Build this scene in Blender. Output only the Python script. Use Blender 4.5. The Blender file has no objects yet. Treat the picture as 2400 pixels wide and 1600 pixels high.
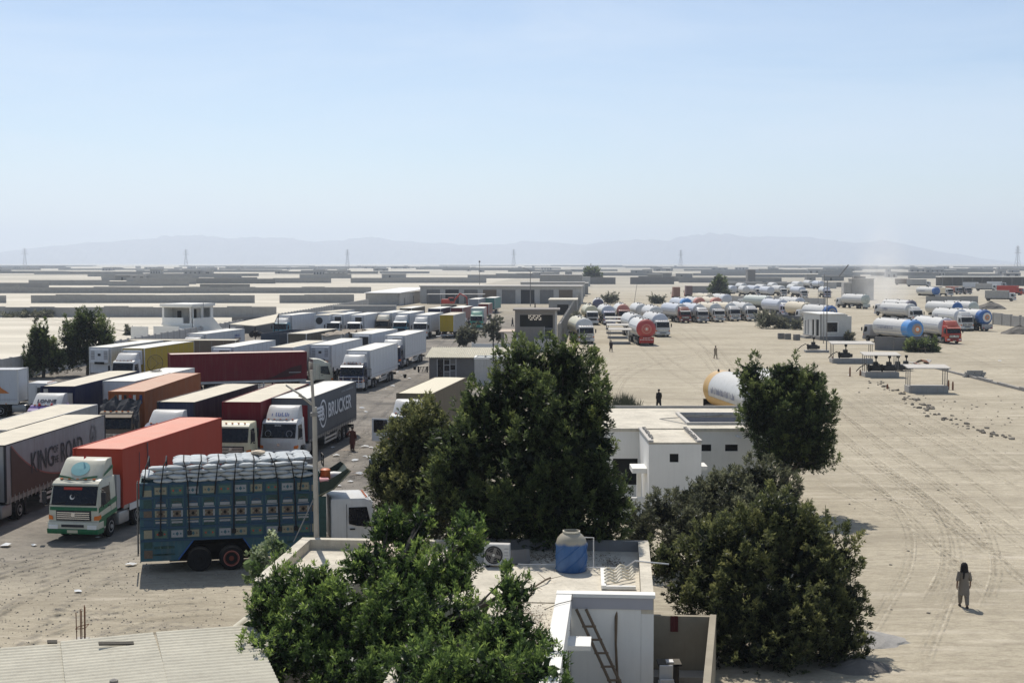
import bpy, bmesh, math, random
import numpy as np
from mathutils import Vector, Matrix, Euler

R = math.radians
rng = random.Random(7)
scene = bpy.context.scene
coll = scene.collection

# ------------------------------------------------------------------ camera, sky, sun, exposure
CAM_H, FPX, HORIZON = 13.0, 3270.0, 615.0
PITCH = math.atan((800.0 - HORIZON) / FPX)
cam_data = bpy.data.cameras.new('camera')
cam_data.sensor_width = 36.0
cam_data.lens = 36.0 * FPX / 2400.0
cam_data.clip_start = 0.5
cam_data.clip_end = 60000.0
cam = bpy.data.objects.new('camera', cam_data)
coll.objects.link(cam)
cam.location = (0, 0, CAM_H)
cam.rotation_euler = (math.pi / 2 - PITCH, 0, 0)
scene.camera = cam

SUN_EL, SUN_AZ = R(56), R(-14)           # azimuth measured from +Y towards +X
sun_dir = Vector((math.sin(SUN_AZ) * math.cos(SUN_EL), math.cos(SUN_AZ) * math.cos(SUN_EL), math.sin(SUN_EL)))

world = bpy.data.worlds.new('World')
scene.world = world
world.use_nodes = True
wt = world.node_tree
wt.nodes.clear()
w_out = wt.nodes.new('ShaderNodeOutputWorld')
w_bg = wt.nodes.new('ShaderNodeBackground')
w_sky = wt.nodes.new('ShaderNodeTexSky')
w_sky.sky_type = 'NISHITA'
w_sky.sun_disc = False
w_sky.sun_elevation = SUN_EL
w_sky.sun_rotation = SUN_AZ
w_sky.altitude = 0.0
w_sky.air_density = 0.85
w_sky.dust_density = 0.35
w_sky.ozone_density = 2.0
w_bg.inputs['Strength'].default_value = 0.104
# thin uneven veils of high haze all over the sky
w_tc = wt.nodes.new('ShaderNodeTexCoord')
w_mp = wt.nodes.new('ShaderNodeMapping'); w_mp.inputs['Scale'].default_value = (1.0, 1.0, 5.0); w_mp.inputs['Rotation'].default_value = (0.05, 0.10, 0.3)
w_ns = wt.nodes.new('ShaderNodeTexNoise'); w_ns.inputs['Scale'].default_value = 3.2; w_ns.inputs['Detail'].default_value = 7; w_ns.inputs['Roughness'].default_value = 0.58; w_ns.inputs['Distortion'].default_value = 0.5
w_mr = wt.nodes.new('ShaderNodeMapRange'); w_mr.inputs[1].default_value = 0.38; w_mr.inputs[2].default_value = 0.72; w_mr.inputs[4].default_value = 0.42
w_mx = wt.nodes.new('ShaderNodeMix'); w_mx.data_type = 'RGBA'; w_mx.inputs[7].default_value = (7.0, 7.8, 8.9, 1)
wt.links.new(w_tc.outputs['Generated'], w_mp.inputs[0]); wt.links.new(w_mp.outputs[0], w_ns.inputs['Vector']); wt.links.new(w_ns.outputs['Fac'], w_mr.inputs[0])
wt.links.new(w_mr.outputs[0], w_mx.inputs[0]); wt.links.new(w_sky.outputs[0], w_mx.inputs[6]); wt.links.new(w_mx.outputs[2], w_bg.inputs['Color'])
wt.links.new(w_bg.outputs[0], w_out.inputs['Surface'])

sun_data = bpy.data.lights.new('sun', 'SUN')
sun_data.energy = 4.6
sun_data.angle = R(0.55)
sun_data.color = (1.0, 0.955, 0.89)
sun = bpy.data.objects.new('sun', sun_data)
coll.objects.link(sun)
sun.rotation_euler = sun_dir.to_track_quat('Z', 'Y').to_euler()
sun.location = (-60, 200, 300)

scene.view_settings.view_transform = 'Standard'
scene.view_settings.look = 'None'
scene.view_settings.exposure = 0.14
scene.view_settings.gamma = 1.0
scene.view_settings.use_curve_mapping = False
scene.render.engine = 'CYCLES'
scene.cycles.use_denoising = True
scene.cycles.max_bounces = 6
scene.cycles.diffuse_bounces = 3
scene.cycles.glossy_bounces = 2
scene.cycles.transmission_bounces = 2
scene.cycles.transparent_max_bounces = 12
scene.cycles.volume_bounces = 2
scene.cycles.sample_clamp_indirect = 6.0

def at(px, py, z=0.0):
    """world point at height z seen at photograph pixel (px, py), 2400 x 1600"""
    u = (px - 1200.0) / FPX
    v = (py - 800.0) / FPX
    down = math.sin(PITCH) + v * math.cos(PITCH)
    t = (CAM_H - z) / down
    return Vector((u * t, (math.cos(PITCH) - v * math.sin(PITCH)) * t, z))

# ------------------------------------------------------------------ materials
_mats = {}
def M(name, col, rough=0.6, metal=0.0, var=0.10, scale=1.5, dust=0.0, spec=0.35, bump=0.0, bscale=20.0, streak=0.0, rnd=0.0, coat=0.0):
    """painted / plastered / metal surface with uneven colour, settled dust on level faces and faint streaks"""
    key = name
    if key in _mats:
        return _mats[key]
    m = bpy.data.materials.new(name)
    m.use_nodes = True
    nt = m.node_tree
    N, Lk = nt.nodes, nt.links
    b = N['Principled BSDF']
    b.inputs['Roughness'].default_value = rough
    b.inputs['Metallic'].default_value = metal
    b.inputs['Specular IOR Level'].default_value = spec
    if coat:
        b.inputs['Coat Weight'].default_value = coat
        b.inputs['Coat Roughness'].default_value = 0.15
    tc = N.new('ShaderNodeTexCoord')
    n1 = N.new('ShaderNodeTexNoise')
    n1.inputs['Scale'].default_value = scale
    n1.inputs['Detail'].default_value = 6
    n1.inputs['Roughness'].default_value = 0.65
    Lk.new(tc.outputs['Object'], n1.inputs['Vector'])
    mx = N.new('ShaderNodeMix'); mx.data_type = 'RGBA'
    lo = [max(0, c * (1 - 2.2 * var)) for c in col] + [1]
    hi = [min(1, c * (1 + 1.6 * var)) for c in col] + [1]
    mx.inputs[6].default_value = lo
    mx.inputs[7].default_value = hi
    Lk.new(n1.outputs['Fac'], mx.inputs[0])
    out = mx.outputs[2]
    if streak:
        mp = N.new('ShaderNodeMapping'); mp.inputs['Scale'].default_value = (3.0, 3.0, 0.25)
        Lk.new(tc.outputs['Object'], mp.inputs['Vector'])
        n2 = N.new('ShaderNodeTexNoise'); n2.inputs['Scale'].default_value = 2.2; n2.inputs['Detail'].default_value = 5
        Lk.new(mp.outputs[0], n2.inputs['Vector'])
        rmp = N.new('ShaderNodeMapRange'); rmp.inputs[1].default_value = 0.48; rmp.inputs[2].default_value = 0.75
        rmp.inputs[3].default_value = 0.0; rmp.inputs[4].default_value = streak
        Lk.new(n2.outputs['Fac'], rmp.inputs[0])
        m2 = N.new('ShaderNodeMix'); m2.data_type = 'RGBA'
        m2.inputs[7].default_value = (0.20, 0.165, 0.12, 1)
        Lk.new(rmp.outputs[0], m2.inputs[0]); Lk.new(out, m2.inputs[6])
        out = m2.outputs[2]
    if rnd:
        oi = N.new('ShaderNodeObjectInfo')
        hs = N.new('ShaderNodeHueSaturation')
        mr = N.new('ShaderNodeMapRange'); mr.inputs[3].default_value = 1 - rnd; mr.inputs[4].default_value = 1 + rnd
        Lk.new(oi.outputs['Random'], mr.inputs[0]); Lk.new(mr.outputs[0], hs.inputs['Value']); Lk.new(out, hs.inputs['Color'])
        out = hs.outputs['Color']
    if dust:
        ge = N.new('ShaderNodeNewGeometry')
        sp = N.new('ShaderNodeSeparateXYZ'); Lk.new(ge.outputs['Normal'], sp.inputs[0])
        r1 = N.new('ShaderNodeMapRange'); r1.inputs[1].default_value = 0.35; r1.inputs[2].default_value = 0.95
        Lk.new(sp.outputs[2], r1.inputs[0])
        n3 = N.new('ShaderNodeTexNoise'); n3.inputs['Scale'].default_value = 0.9; n3.inputs['Detail'].default_value = 7
        Lk.new(tc.outputs['Object'], n3.inputs['Vector'])
        r2 = N.new('ShaderNodeMapRange'); r2.inputs[1].default_value = 0.3; r2.inputs[2].default_value = 0.62; r2.inputs[3].default_value = 0.6; r2.inputs[4].default_value = 1.0
        Lk.new(n3.outputs['Fac'], r2.inputs[0])
        ml = N.new('ShaderNodeMath'); ml.operation = 'MULTIPLY'; Lk.new(r1.outputs[0], ml.inputs[0]); Lk.new(r2.outputs[0], ml.inputs[1])
        ml2 = N.new('ShaderNodeMath'); ml2.operation = 'MULTIPLY'; Lk.new(ml.outputs[0], ml2.inputs[0]); ml2.inputs[1].default_value = dust
        m3 = N.new('ShaderNodeMix'); m3.data_type = 'RGBA'
        m3.inputs[7].default_value = (0.52, 0.455, 0.35, 1)
        Lk.new(ml2.outputs[0], m3.inputs[0]); Lk.new(out, m3.inputs[6])
        out = m3.outputs[2]
    Lk.new(out, b.inputs['Base Color'])
    if bump:
        nb = N.new('ShaderNodeTexNoise'); nb.inputs['Scale'].default_value = bscale; nb.inputs['Detail'].default_value = 4
        Lk.new(tc.outputs['Object'], nb.inputs['Vector'])
        bp = N.new('ShaderNodeBump'); bp.inputs['Strength'].default_value = bump; bp.inputs['Distance'].default_value = 0.03
        Lk.new(nb.outputs['Fac'], bp.inputs['Height']); Lk.new(bp.outputs[0], b.inputs['Normal'])
    _mats[key] = m
    return m

WHITE = M('white_paint', (0.56, 0.56, 0.55), 0.45, dust=0.55, var=0.05, streak=0.25)
REEFER = M('reefer_white', (0.54, 0.555, 0.575), 0.45, spec=0.2, dust=0.3, var=0.04, streak=0.16, rnd=0.06)  # shade of the box sides put into this white; roof skins stay lighter
CREAM = M('cream_paint', (0.62, 0.58, 0.46), 0.5, dust=0.5, var=0.06, streak=0.2)
BLACK = M('black_rubber', (0.012, 0.012, 0.013), 0.85, dust=0.2, spec=0.15)
DARK = M('dark_chassis', (0.012, 0.012, 0.012), 0.8, dust=0.2, spec=0.15)
DGREY = M('dark_grey_plastic', (0.03, 0.03, 0.034), 0.6, dust=0.2, spec=0.2)
GREYM = M('grey_metal', (0.30, 0.30, 0.30), 0.45, metal=0.5, dust=0.3)
CHROME = M('bright_metal', (0.62, 0.62, 0.63), 0.25, metal=0.9, var=0.05)
GLASS = M('dark_window_glass', (0.006, 0.007, 0.011), 0.12, var=0.2, spec=0.28, scale=4)
LAMP = M('lamp_glass', (0.75, 0.75, 0.72), 0.15, spec=0.6)
AMBER = M('amber_lens', (0.65, 0.16, 0.02), 0.25)
REDL = M('red_lens', (0.45, 0.02, 0.02), 0.3)
RIM = M('wheel_rim_steel', (0.35, 0.34, 0.33), 0.5, metal=0.3, dust=0.3)
PLATE = M('number_plate', (0.55, 0.5, 0.35), 0.5)
ALU = M('aluminium_rail', (0.55, 0.55, 0.55), 0.4, metal=0.4, dust=0.5)

# ------------------------------------------------------------------ mesh builder
class MB:
    def __init__(self):
        self.v, self.f = [], []
    def add(self, vs, fs):
        o = len(self.v)
        self.v += [tuple(p) for p in vs]
        self.f += [tuple(i + o for i in q) for q in fs]
        return self
    def box(self, x0, x1, y0, y1, z0, z1):
        vs = [(x0, y0, z0), (x1, y0, z0), (x1, y1, z0), (x0, y1, z0), (x0, y0, z1), (x1, y0, z1), (x1, y1, z1), (x0, y1, z1)]
        return self.add(vs, [(0, 3, 2, 1), (4, 5, 6, 7), (0, 1, 5, 4), (1, 2, 6, 5), (2, 3, 7, 6), (3, 0, 4, 7)])
    def loft(self, rings, cap=True, closed=True):
        n = len(rings[0]); vs = [p for r in rings for p in r]; fs = []
        for i in range(len(rings) - 1):
            for j in range(n if closed else n - 1):
                a, b_ = i * n + j, i * n + (j + 1) % n
                fs.append((a, b_, b_ + n, a + n))
        if cap and closed:
            fs.append(tuple(reversed(range(n))))
            fs.append(tuple((len(rings) - 1) * n + j for j in range(n)))
        return self.add(vs, fs)
    def prism_x(self, prof, hw):
        """side profile of (y, z) points (counter-clockwise seen from +x), spread to +-hw (number or function of z)"""
        h = hw if callable(hw) else (lambda z: hw)
        a = [(-h(z), y, z) for y, z in prof]; b_ = [(h(z), y, z) for y, z in prof]
        return self.loft([a, b_])
    def tube(self, pts, r, n=6, cap=True):
        pts = [Vector(p) for p in pts]; rs = r if isinstance(r, (list, tuple)) else [r] * len(pts)
        rings = []
        for i, p in enumerate(pts):
            d = (pts[min(i + 1, len(pts) - 1)] - pts[max(i - 1, 0)]).normalized()
            up = Vector((0, 0, 1)) if abs(d.z) < 0.9 else Vector((1, 0, 0))
            a = d.cross(up).normalized(); b_ = d.cross(a)
            rings.append([p + (a * math.cos(2 * math.pi * k / n) + b_ * math.sin(2 * math.pi * k / n)) * rs[i] for k in range(n)])
        return self.loft(rings, cap)
    def lathe(self, prof, axis='y', n=20, c=(0, 0, 0)):
        """prof: (r, t) pairs turned round an axis through c"""
        rings = []
        for r, t in prof:
            ring = []
            for k in range(n):
                a = 2 * math.pi * k / n
                p = {'y': (r * math.cos(a), t, r * math.sin(a)), 'x': (t, r * math.cos(a), r * math.sin(a)), 'z': (r * math.cos(a), r * math.sin(a), t)}[axis]
                ring.append((p[0] + c[0], p[1] + c[1], p[2] + c[2]))
            rings.append(ring)
        return self.loft(rings, cap=True)
    def mesh(self, name, bevel=0.0, smooth=False, seg=1, tri=False):
        me = bpy.data.meshes.new(name)
        me.from_pydata(self.v, [], self.f)
        bm = bmesh.new(); bm.from_mesh(me)
        bmesh.ops.recalc_face_normals(bm, faces=bm.faces[:])
        if bevel:
            ed = [e for e in bm.edges if len(e.link_faces) == 2 and e.calc_face_angle(0) > 0.5]
            bmesh.ops.bevel(bm, geom=ed, offset=bevel, segments=seg, affect='EDGES', clamp_overlap=True, profile=0.5)
        if smooth:
            for fc in bm.faces: fc.smooth = True
            for e in bm.edges:
                if len(e.link_faces) == 2 and e.calc_face_angle(0) > 0.7: e.smooth = False
        bm.to_mesh(me); bm.free(); me.update()
        return me

_cache = {}
def link(o, parent=None):
    coll.objects.link(o)
    if parent is not None:
        o.parent = parent
    return o
def put(name, me, mat, parent=None, loc=(0, 0, 0), rot=(0, 0, 0), sc=(1, 1, 1)):
    o = bpy.data.objects.new(name, me)
    if not len(me.materials): me.materials.append(None)
    o.material_slots[0].link = 'OBJECT'
    o.material_slots[0].material = mat
    o.location = loc; o.rotation_euler = rot; o.scale = sc
    return link(o, parent)
def part(name, key, fn, mat, parent=None, loc=(0, 0, 0), rot=(0, 0, 0), sc=(1, 1, 1), bevel=0.0, smooth=False, seg=1):
    """mesh made once per key by fn(MB) and shared by alike parts"""
    me = _cache.get(key)
    if me is None:
        mb = MB(); fn(mb); me = mb.mesh(name, bevel, smooth, seg); _cache[key] = me
    return put(name, me, mat, parent, loc, rot, sc)
def bx(name, dims, mat, parent=None, loc=(0, 0, 0), rot=(0, 0, 0), bevel=0.0):
    """box of dims (x0,x1,y0,y1,z0,z1)"""
    key = ('bx',) + tuple(round(d, 3) for d in dims) + (bevel,)
    return part(name, key, lambda m: m.box(*dims), mat, parent, loc, rot, bevel=bevel)
def tag(o, label=None, cat=None, group=None, kind=None):
    if label: o['label'] = label
    if cat: o['category'] = cat
    if group: o['group'] = group
    if kind or cat: o['kind'] = kind or 'thing'
    return o
def thing(name, label, cat, loc=(0, 0, 0), rotz=0.0, group=None):
    o = bpy.data.objects.new(name, None)
    o.empty_display_size = 0.3
    o.location = loc; o.rotation_euler = (0, 0, rotz)
    link(o)
    return tag(o, label, cat, group)
def text(name, body, size, mat, parent, loc, rot, bold=0.0, extrude=0.004, align='LEFT', sx=1.0, shear=0.0):
    cu = bpy.data.curves.new(name, 'FONT')
    cu.body = body; cu.size = size; cu.extrude = extrude; cu.offset = bold; cu.align_x = align; cu.resolution_u = 3; cu.shear = shear
    o = bpy.data.objects.new(name, cu)
    coll.objects.link(o)
    me = bpy.data.meshes.new_from_object(o)
    bpy.data.objects.remove(o); bpy.data.curves.remove(cu)
    return put(name, me, mat, parent, loc, rot, (sx, 1, 1))
SIDE_R = (math.pi / 2, 0, math.pi / 2)       # text on a vehicle's +x side, reading rearwards
FRONT = (math.pi / 2, 0, 0)                  # text on a face that looks to -y
# ------------------------------------------------------------------ ground
def ground_material():
    m = bpy.data.materials.new('dusty_ground'); m.use_nodes = True
    nt = m.node_tree; N, Lk = nt.nodes, nt.links
    b = N['Principled BSDF']; b.inputs['Roughness'].default_value = 0.95; b.inputs['Specular IOR Level'].default_value = 0.1
    tc = N.new('ShaderNodeTexCoord')
    sep = N.new('ShaderNodeSeparateXYZ'); Lk.new(tc.outputs['Object'], sep.inputs[0])
    def noise(scale, detail=6, rough=0.6, sc=(1, 1, 1), rot=0.0, dist=0.0):
        mp = N.new('ShaderNodeMapping'); mp.inputs['Scale'].default_value = sc; mp.inputs['Rotation'].default_value = (0, 0, rot)
        Lk.new(tc.outputs['Object'], mp.inputs[0])
        n = N.new('ShaderNodeTexNoise'); n.inputs['Scale'].default_value = scale; n.inputs['Detail'].default_value = detail
        n.inputs['Roughness'].default_value = rough; n.inputs['Distortion'].default_value = dist
        Lk.new(mp.outputs[0], n.inputs['Vector'])
        return n.outputs['Fac']
    def rng_(x, a, b_, c=0.0, d=1.0):
        r = N.new('ShaderNodeMapRange'); r.interpolation_type = 'SMOOTHSTEP'
        r.inputs[1].default_value = a; r.inputs[2].default_value = b_; r.inputs[3].default_value = c; r.inputs[4].default_value = d
        Lk.new(x, r.inputs[0]); return r.outputs[0]
    def math_(op, a, b_):
        n = N.new('ShaderNodeMath'); n.operation = op
        for i, x in enumerate((a, b_)):
            if isinstance(x, (int, float)): n.inputs[i].default_value = x
            else: Lk.new(x, n.inputs[i])
        return n.outputs[0]
    def mix(f, a, b_):
        n = N.new('ShaderNodeMix'); n.data_type = 'RGBA'
        for i, x in ((0, f), (6, a), (7, b_)):
            if isinstance(x, (int, float)): n.inputs[i].default_value = x
            elif isinstance(x, tuple): n.inputs[i].default_value = x + (1,)
            else: Lk.new(x, n.inputs[i])
        return n.outputs[2]
    sand = mix(rng_(noise(0.09, 8), 0.3, 0.7), (0.33, 0.288, 0.208), (0.475, 0.418, 0.308))
    sand = mix(rng_(noise(0.028, 6, 0.6, (0.6, 1.5, 1), 0.4), 0.40, 0.62, 0, 0.4), sand, (0.54, 0.48, 0.36))
    sand = mix(rng_(noise(0.33, 9, 0.68, (0.22, 1.7, 1), 0.18), 0.47, 0.66, 0, 0.6), sand, (0.25, 0.215, 0.155))
    sand = mix(rng_(noise(0.45, 9, 0.68, (1.6, 0.3, 1), -0.35), 0.52, 0.70, 0, 0.45), sand, (0.27, 0.232, 0.17))
    sand = mix(rng_(noise(1.3, 8, 0.7, (1, 2.6, 1), 0.12), 0.40, 0.70, 0, 0.8), sand, (0.27, 0.228, 0.17))
    sand = mix(rng_(noise(5.0, 6, 0.75, (1, 3.0, 1), 0.25), 0.46, 0.66, 0, 0.6), sand, (0.24, 0.20, 0.148))
    sand = mix(rng_(noise(11.0, 3, 0.6, (0.7, 2.2, 1), -0.2), 0.62, 0.72, 0, 0.6), sand, (0.17, 0.142, 0.105))
    sand = mix(rng_(noise(0.5, 7, 0.65, (0.35, 1.5, 1), -0.5), 0.5, 0.75, 0, 0.5), sand, (0.60, 0.53, 0.42))
    grav = mix(rng_(noise(0.22, 8, 0.7), 0.32, 0.68), (0.095, 0.088, 0.080), (0.25, 0.222, 0.185))
    grav = mix(rng_(noise(2.5, 8, 0.75), 0.45, 0.75, 0, 0.6), grav, (0.09, 0.085, 0.08))
    grav = mix(rng_(noise(0.16, 5, 0.6), 0.6, 0.72, 0, 0.5), grav, (0.38, 0.28, 0.21))
    pale = mix(rng_(noise(0.05, 8, 0.6, (0.4, 1.4, 1)), 0.35, 0.7), (0.47, 0.425, 0.34), (0.63, 0.575, 0.47))
    X, Y = sep.outputs[0], sep.outputs[1]
    wob = math_('MULTIPLY', math_('SUBTRACT', noise(0.12, 5), 0.5), 14.0)
    # gravel yard between the two boundary walls
    edge_r = math_('SUBTRACT', math_('ADD', X, wob), math_('MULTIPLY', math_('SUBTRACT', Y, 120.0), 0.045))
    f_yard = rng_(edge_r, -4.0, 3.0, 1.0, 0.0)
    f_near = rng_(math_('ADD', Y, wob), 50.0, 68.0)
    f_far = rng_(Y, 250.0, 420.0, 1.0, 0.25)
    f_yard = math_('MULTIPLY', math_('MULTIPLY', f_yard, f_near), f_far)
    col = mix(math_('MULTIPLY', f_yard, 0.9), sand, grav)
    edge_l = math_('SUBTRACT', X, math_('MULTIPLY', math_('SUBTRACT', Y, 156.0), 0.058))
    f_pale = rng_(edge_l, -56.5, -54.5, 1.0, 0.0)
    col = mix(f_pale, col, pale)
    f_dist = rng_(Y, 380.0, 800.0)
    farg = mix(rng_(noise(0.02, 8, 0.65, (0.4, 1.8, 1)), 0.35, 0.65), (0.29, 0.265, 0.215), (0.47, 0.425, 0.34))
    col = mix(math_('MULTIPLY', f_dist, math_('SUBTRACT', 1.0, math_('MULTIPLY', f_pale, 0.7))), col, farg)
    # far belts of scrub and tilled plots
    belt = rng_(noise(0.004, 6, 0.6, (0.35, 1.6, 1)), 0.45, 0.6)
    col = mix(math_('MULTIPLY', belt, rng_(Y, 800.0, 1500.0, 0.0, 0.75)), col, (0.21, 0.20, 0.165))
    Lk.new(col, b.inputs['Base Color'])
    bp = N.new('ShaderNodeBump'); bp.inputs['Strength'].default_value = 0.9; bp.inputs['Distance'].default_value = 0.12
    hgt = math_('ADD', math_('MULTIPLY', noise(0.9, 8, 0.7), 1.0), math_('MULTIPLY', noise(6.0, 4, 0.7), 0.35))
    Lk.new(hgt, bp.inputs['Height']); Lk.new(bp.outputs[0], b.inputs['Normal'])
    return m

def build_ground():
    ys = [-60, 0, 40, 60, 90, 130, 200, 300, 500, 900, 1600, 3000, 6000, 12000, 19000]
    xs = [-11500, -4000, -1500, -600, -250, -100, -40, 0, 40, 100, 250, 600, 1500, 4000, 11500]
    mb = MB()
    vs = [(x, y, 0.0) for y in ys for x in xs]; n = len(xs)
    mb.add(vs, [(j * n + i, j * n + i + 1, (j + 1) * n + i + 1, (j + 1) * n + i) for j in range(len(ys) - 1) for i in range(n - 1)])
    o = put('ground', mb.mesh('ground'), ground_material())
    tag(o, kind='structure')
    return o
GROUND = build_ground()

# tyre tracks: shallow pressed strips on the ground
def track_material(name, col, amt):
    m = bpy.data.materials.new(name); m.use_nodes = True
    nt = m.node_tree; N, Lk = nt.nodes, nt.links
    b = N['Principled BSDF']; b.inputs['Base Color'].default_value = col + (1,); b.inputs['Roughness'].default_value = 0.95
    b.inputs['Specular IOR Level'].default_value = 0.1
    uv = N.new('ShaderNodeUVMap')
    sp = N.new('ShaderNodeSeparateXYZ'); Lk.new(uv.outputs[0], sp.inputs[0])
    pp = N.new('ShaderNodeMath'); pp.operation = 'PINGPONG'; pp.inputs[1].default_value = 0.5; Lk.new(sp.outputs[0], pp.inputs[0])
    r = N.new('ShaderNodeMapRange'); r.interpolation_type = 'SMOOTHSTEP'; r.inputs[1].default_value = 0.0; r.inputs[2].default_value = 0.4; Lk.new(pp.outputs[0], r.inputs[0])
    pv = N.new('ShaderNodeMath'); pv.operation = 'PINGPONG'; pv.inputs[1].default_value = 0.5; Lk.new(sp.outputs[1], pv.inputs[0])
    rv = N.new('ShaderNodeMapRange'); rv.inputs[1].default_value = 0.0; rv.inputs[2].default_value = 0.12; Lk.new(pv.outputs[0], rv.inputs[0])
    tc = N.new('ShaderNodeTexCoord')
    n = N.new('ShaderNodeTexNoise'); n.inputs['Scale'].default_value = 1.6; n.inputs['Detail'].default_value = 8; n.inputs['Roughness'].default_value = 0.7; Lk.new(tc.outputs['Object'], n.inputs['Vector'])
    rn = N.new('ShaderNodeMapRange'); rn.inputs[1].default_value = 0.44; rn.inputs[2].default_value = 0.62; rn.inputs[4].default_value = amt; Lk.new(n.outputs['Fac'], rn.inputs[0])
    a = N.new('ShaderNodeMath'); a.operation = 'MULTIPLY'; Lk.new(r.outputs[0], a.inputs[0]); Lk.new(rn.outputs[0], a.inputs[1])
    a2 = N.new('ShaderNodeMath'); a2.operation = 'MULTIPLY'; Lk.new(a.outputs[0], a2.inputs[0]); Lk.new(rv.outputs[0], a2.inputs[1])
    Lk.new(a2.outputs[0], b.inputs['Alpha'])
    return m
TRACK_D = track_material('pressed_earth', (0.22, 0.19, 0.138), 0.42)
TRACK_L = track_material('loose_pale_sand', (0.58, 0.515, 0.395), 0.5)
TRACK_G = track_material('oily_earth', (0.11, 0.10, 0.09), 0.55)
def catmull(P, n=10):
    P = [Vector((p[0], p[1], 0)) for p in P]; P = [P[0] * 2 - P[1]] + P + [P[-1] * 2 - P[-2]]
    out = []
    for i in range(1, len(P) - 2):
        for k in range(n):
            t = k / n; a, b_, c, d = P[i - 1], P[i], P[i + 1], P[i + 2]
            out.append(0.5 * ((2 * b_) + (c - a) * t + (2 * a - 5 * b_ + 4 * c - d) * t * t + (3 * b_ - a - 3 * c + d) * t ** 3))
    out.append(P[-2]); return out
_tz = [0.004]
def track(pix, width, mat, off=0.0, name='tyre_track'):
    pts = catmull([at(x, y) for x, y in pix])
    vs, fs, uvs = [], [], []
    n = len(pts)
    for i, p in enumerate(pts):
        d = (pts[min(i + 1, n - 1)] - pts[max(i - 1, 0)]); d.normalize(); s = Vector((d.y, -d.x, 0))
        w = width * (1 + 0.15 * math.sin(i * 1.7))
        for k in (-0.5, 0.5):
            q = p + s * (off + k * w); vs.append((q.x, q.y, 0)); uvs.append((k + 0.5, i / (n - 1)))
    for i in range(n - 1):
        fs.append((2 * i, 2 * i + 1, 2 * i + 3, 2 * i + 2))
    me = bpy.data.meshes.new(name); me.from_pydata(vs, [], fs)
    ul = me.uv_layers.new(name='UVMap')
    for lp in me.loops: ul.data[lp.index].uv = uvs[lp.vertex_index]
    _tz[0] += 0.0012
    return put(name, me, mat, GROUND, (0, 0, _tz[0]))
def tracks(pix, w=0.42, gauge=2.0, mat=None, ruts=True):
    for s in (-1, 1):
        track(pix, w, mat or TRACK_D, s * gauge / 2)
        if ruts:
            track(pix, w * 0.6, TRACK_L, s * gauge / 2 + w * 0.8); track(pix, w * 0.7, mat or TRACK_D, s * gauge / 2 - w * 1.3)

for pix in (
    [(2400, 1330), (2200, 1170), (2020, 1040), (1900, 930), (1780, 860)],
    [(2400, 1260), (2230, 1120), (2080, 1020), (1960, 940), (1860, 880)],
    [(2400, 1180), (2250, 1085), (2100, 1000), (1990, 930), (1900, 870)],
    [(2400, 1420), (2280, 1300), (2150, 1180), (2020, 1090), (1960, 1040)],
    [(1420, 985), (1425, 930), (1460, 880), (1560, 845), (1720, 830), (1900, 826)],
    [(1405, 960), (1412, 905), (1470, 862), (1590, 835), (1740, 818), (1900, 800)],
    [(1500, 800), (1560, 850), (1650, 905), (1780, 960)],
    [(1560, 770), (1640, 820), (1690, 870), (1730, 905)],
    [(1600, 762), (1650, 800), (1690, 850), (1720, 900)],
    [(1380, 850), (1500, 838), (1640, 838), (1800, 842), (1960, 838)],
    [(1400, 870), (1520, 858), (1680, 856), (1850, 862)],
    [(1930, 800), (2050, 770), (2200, 830), (2300, 850), (2400, 860)],
    [(2090, 840), (2200, 835), (2300, 820), (2400, 800)],
    [(1980, 760), (2060, 745), (2120, 735)],
    [(2400, 880), (2310, 845), (2240, 820), (2180, 800)],
    [(2090, 1130), (2180, 1160), (2250, 1230), (2270, 1330), (2230, 1430)],
    [(2400, 1120), (2280, 1050), (2150, 980), (2030, 915)],
    [(2400, 1140), (2260, 1060), (2120, 985), (2000, 920)],
    [(2400, 1300), (2210, 1160), (2050, 1050), (1930, 960)],
    [(2060, 1600), (2150, 1420), (2190, 1330), (2180, 1240), (2110, 1150), (2000, 1080)],
    [(1950, 1120), (2060, 1180), (2200, 1250), (2400, 1420)],
    [(1480, 700), (1500, 720), (1470, 735)], [(1430, 672), (1480, 690), (1560, 700)],
): tracks(pix, 0.20, 2.1)
for pix in (
    [(0, 1375), (120, 1335), (260, 1300), (420, 1262)],
    [(0, 1345), (130, 1312), (280, 1280)],
    [(0, 1500), (70, 1440), (130, 1400), (230, 1350), (320, 1335)],
    [(740, 1090), (800, 1050), (860, 1000), (930, 930), (990, 880)],
    [(800, 1130), (850, 1070), (890, 1010), (950, 950), (1010, 880)],
    [(930, 900), (990, 860), (1040, 815), (1080, 780), (1160, 760)],
    [(60, 1560), (160, 1500), (330, 1440), (540, 1420)],
): tracks(pix, 0.5, 2.0, TRACK_G, False)
track([(300, 1450), (200, 1445), (110, 1435)], 0.7, TRACK_G, name='gravel_patch')
track([(520, 1490), (390, 1475), (280, 1500), (120, 1530)], 1.6, TRACK_G, name='gravel_patch')
track([(700, 1085), (830, 1120), (880, 1080)], 2.5, TRACK_G, name='oil_stain')

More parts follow.
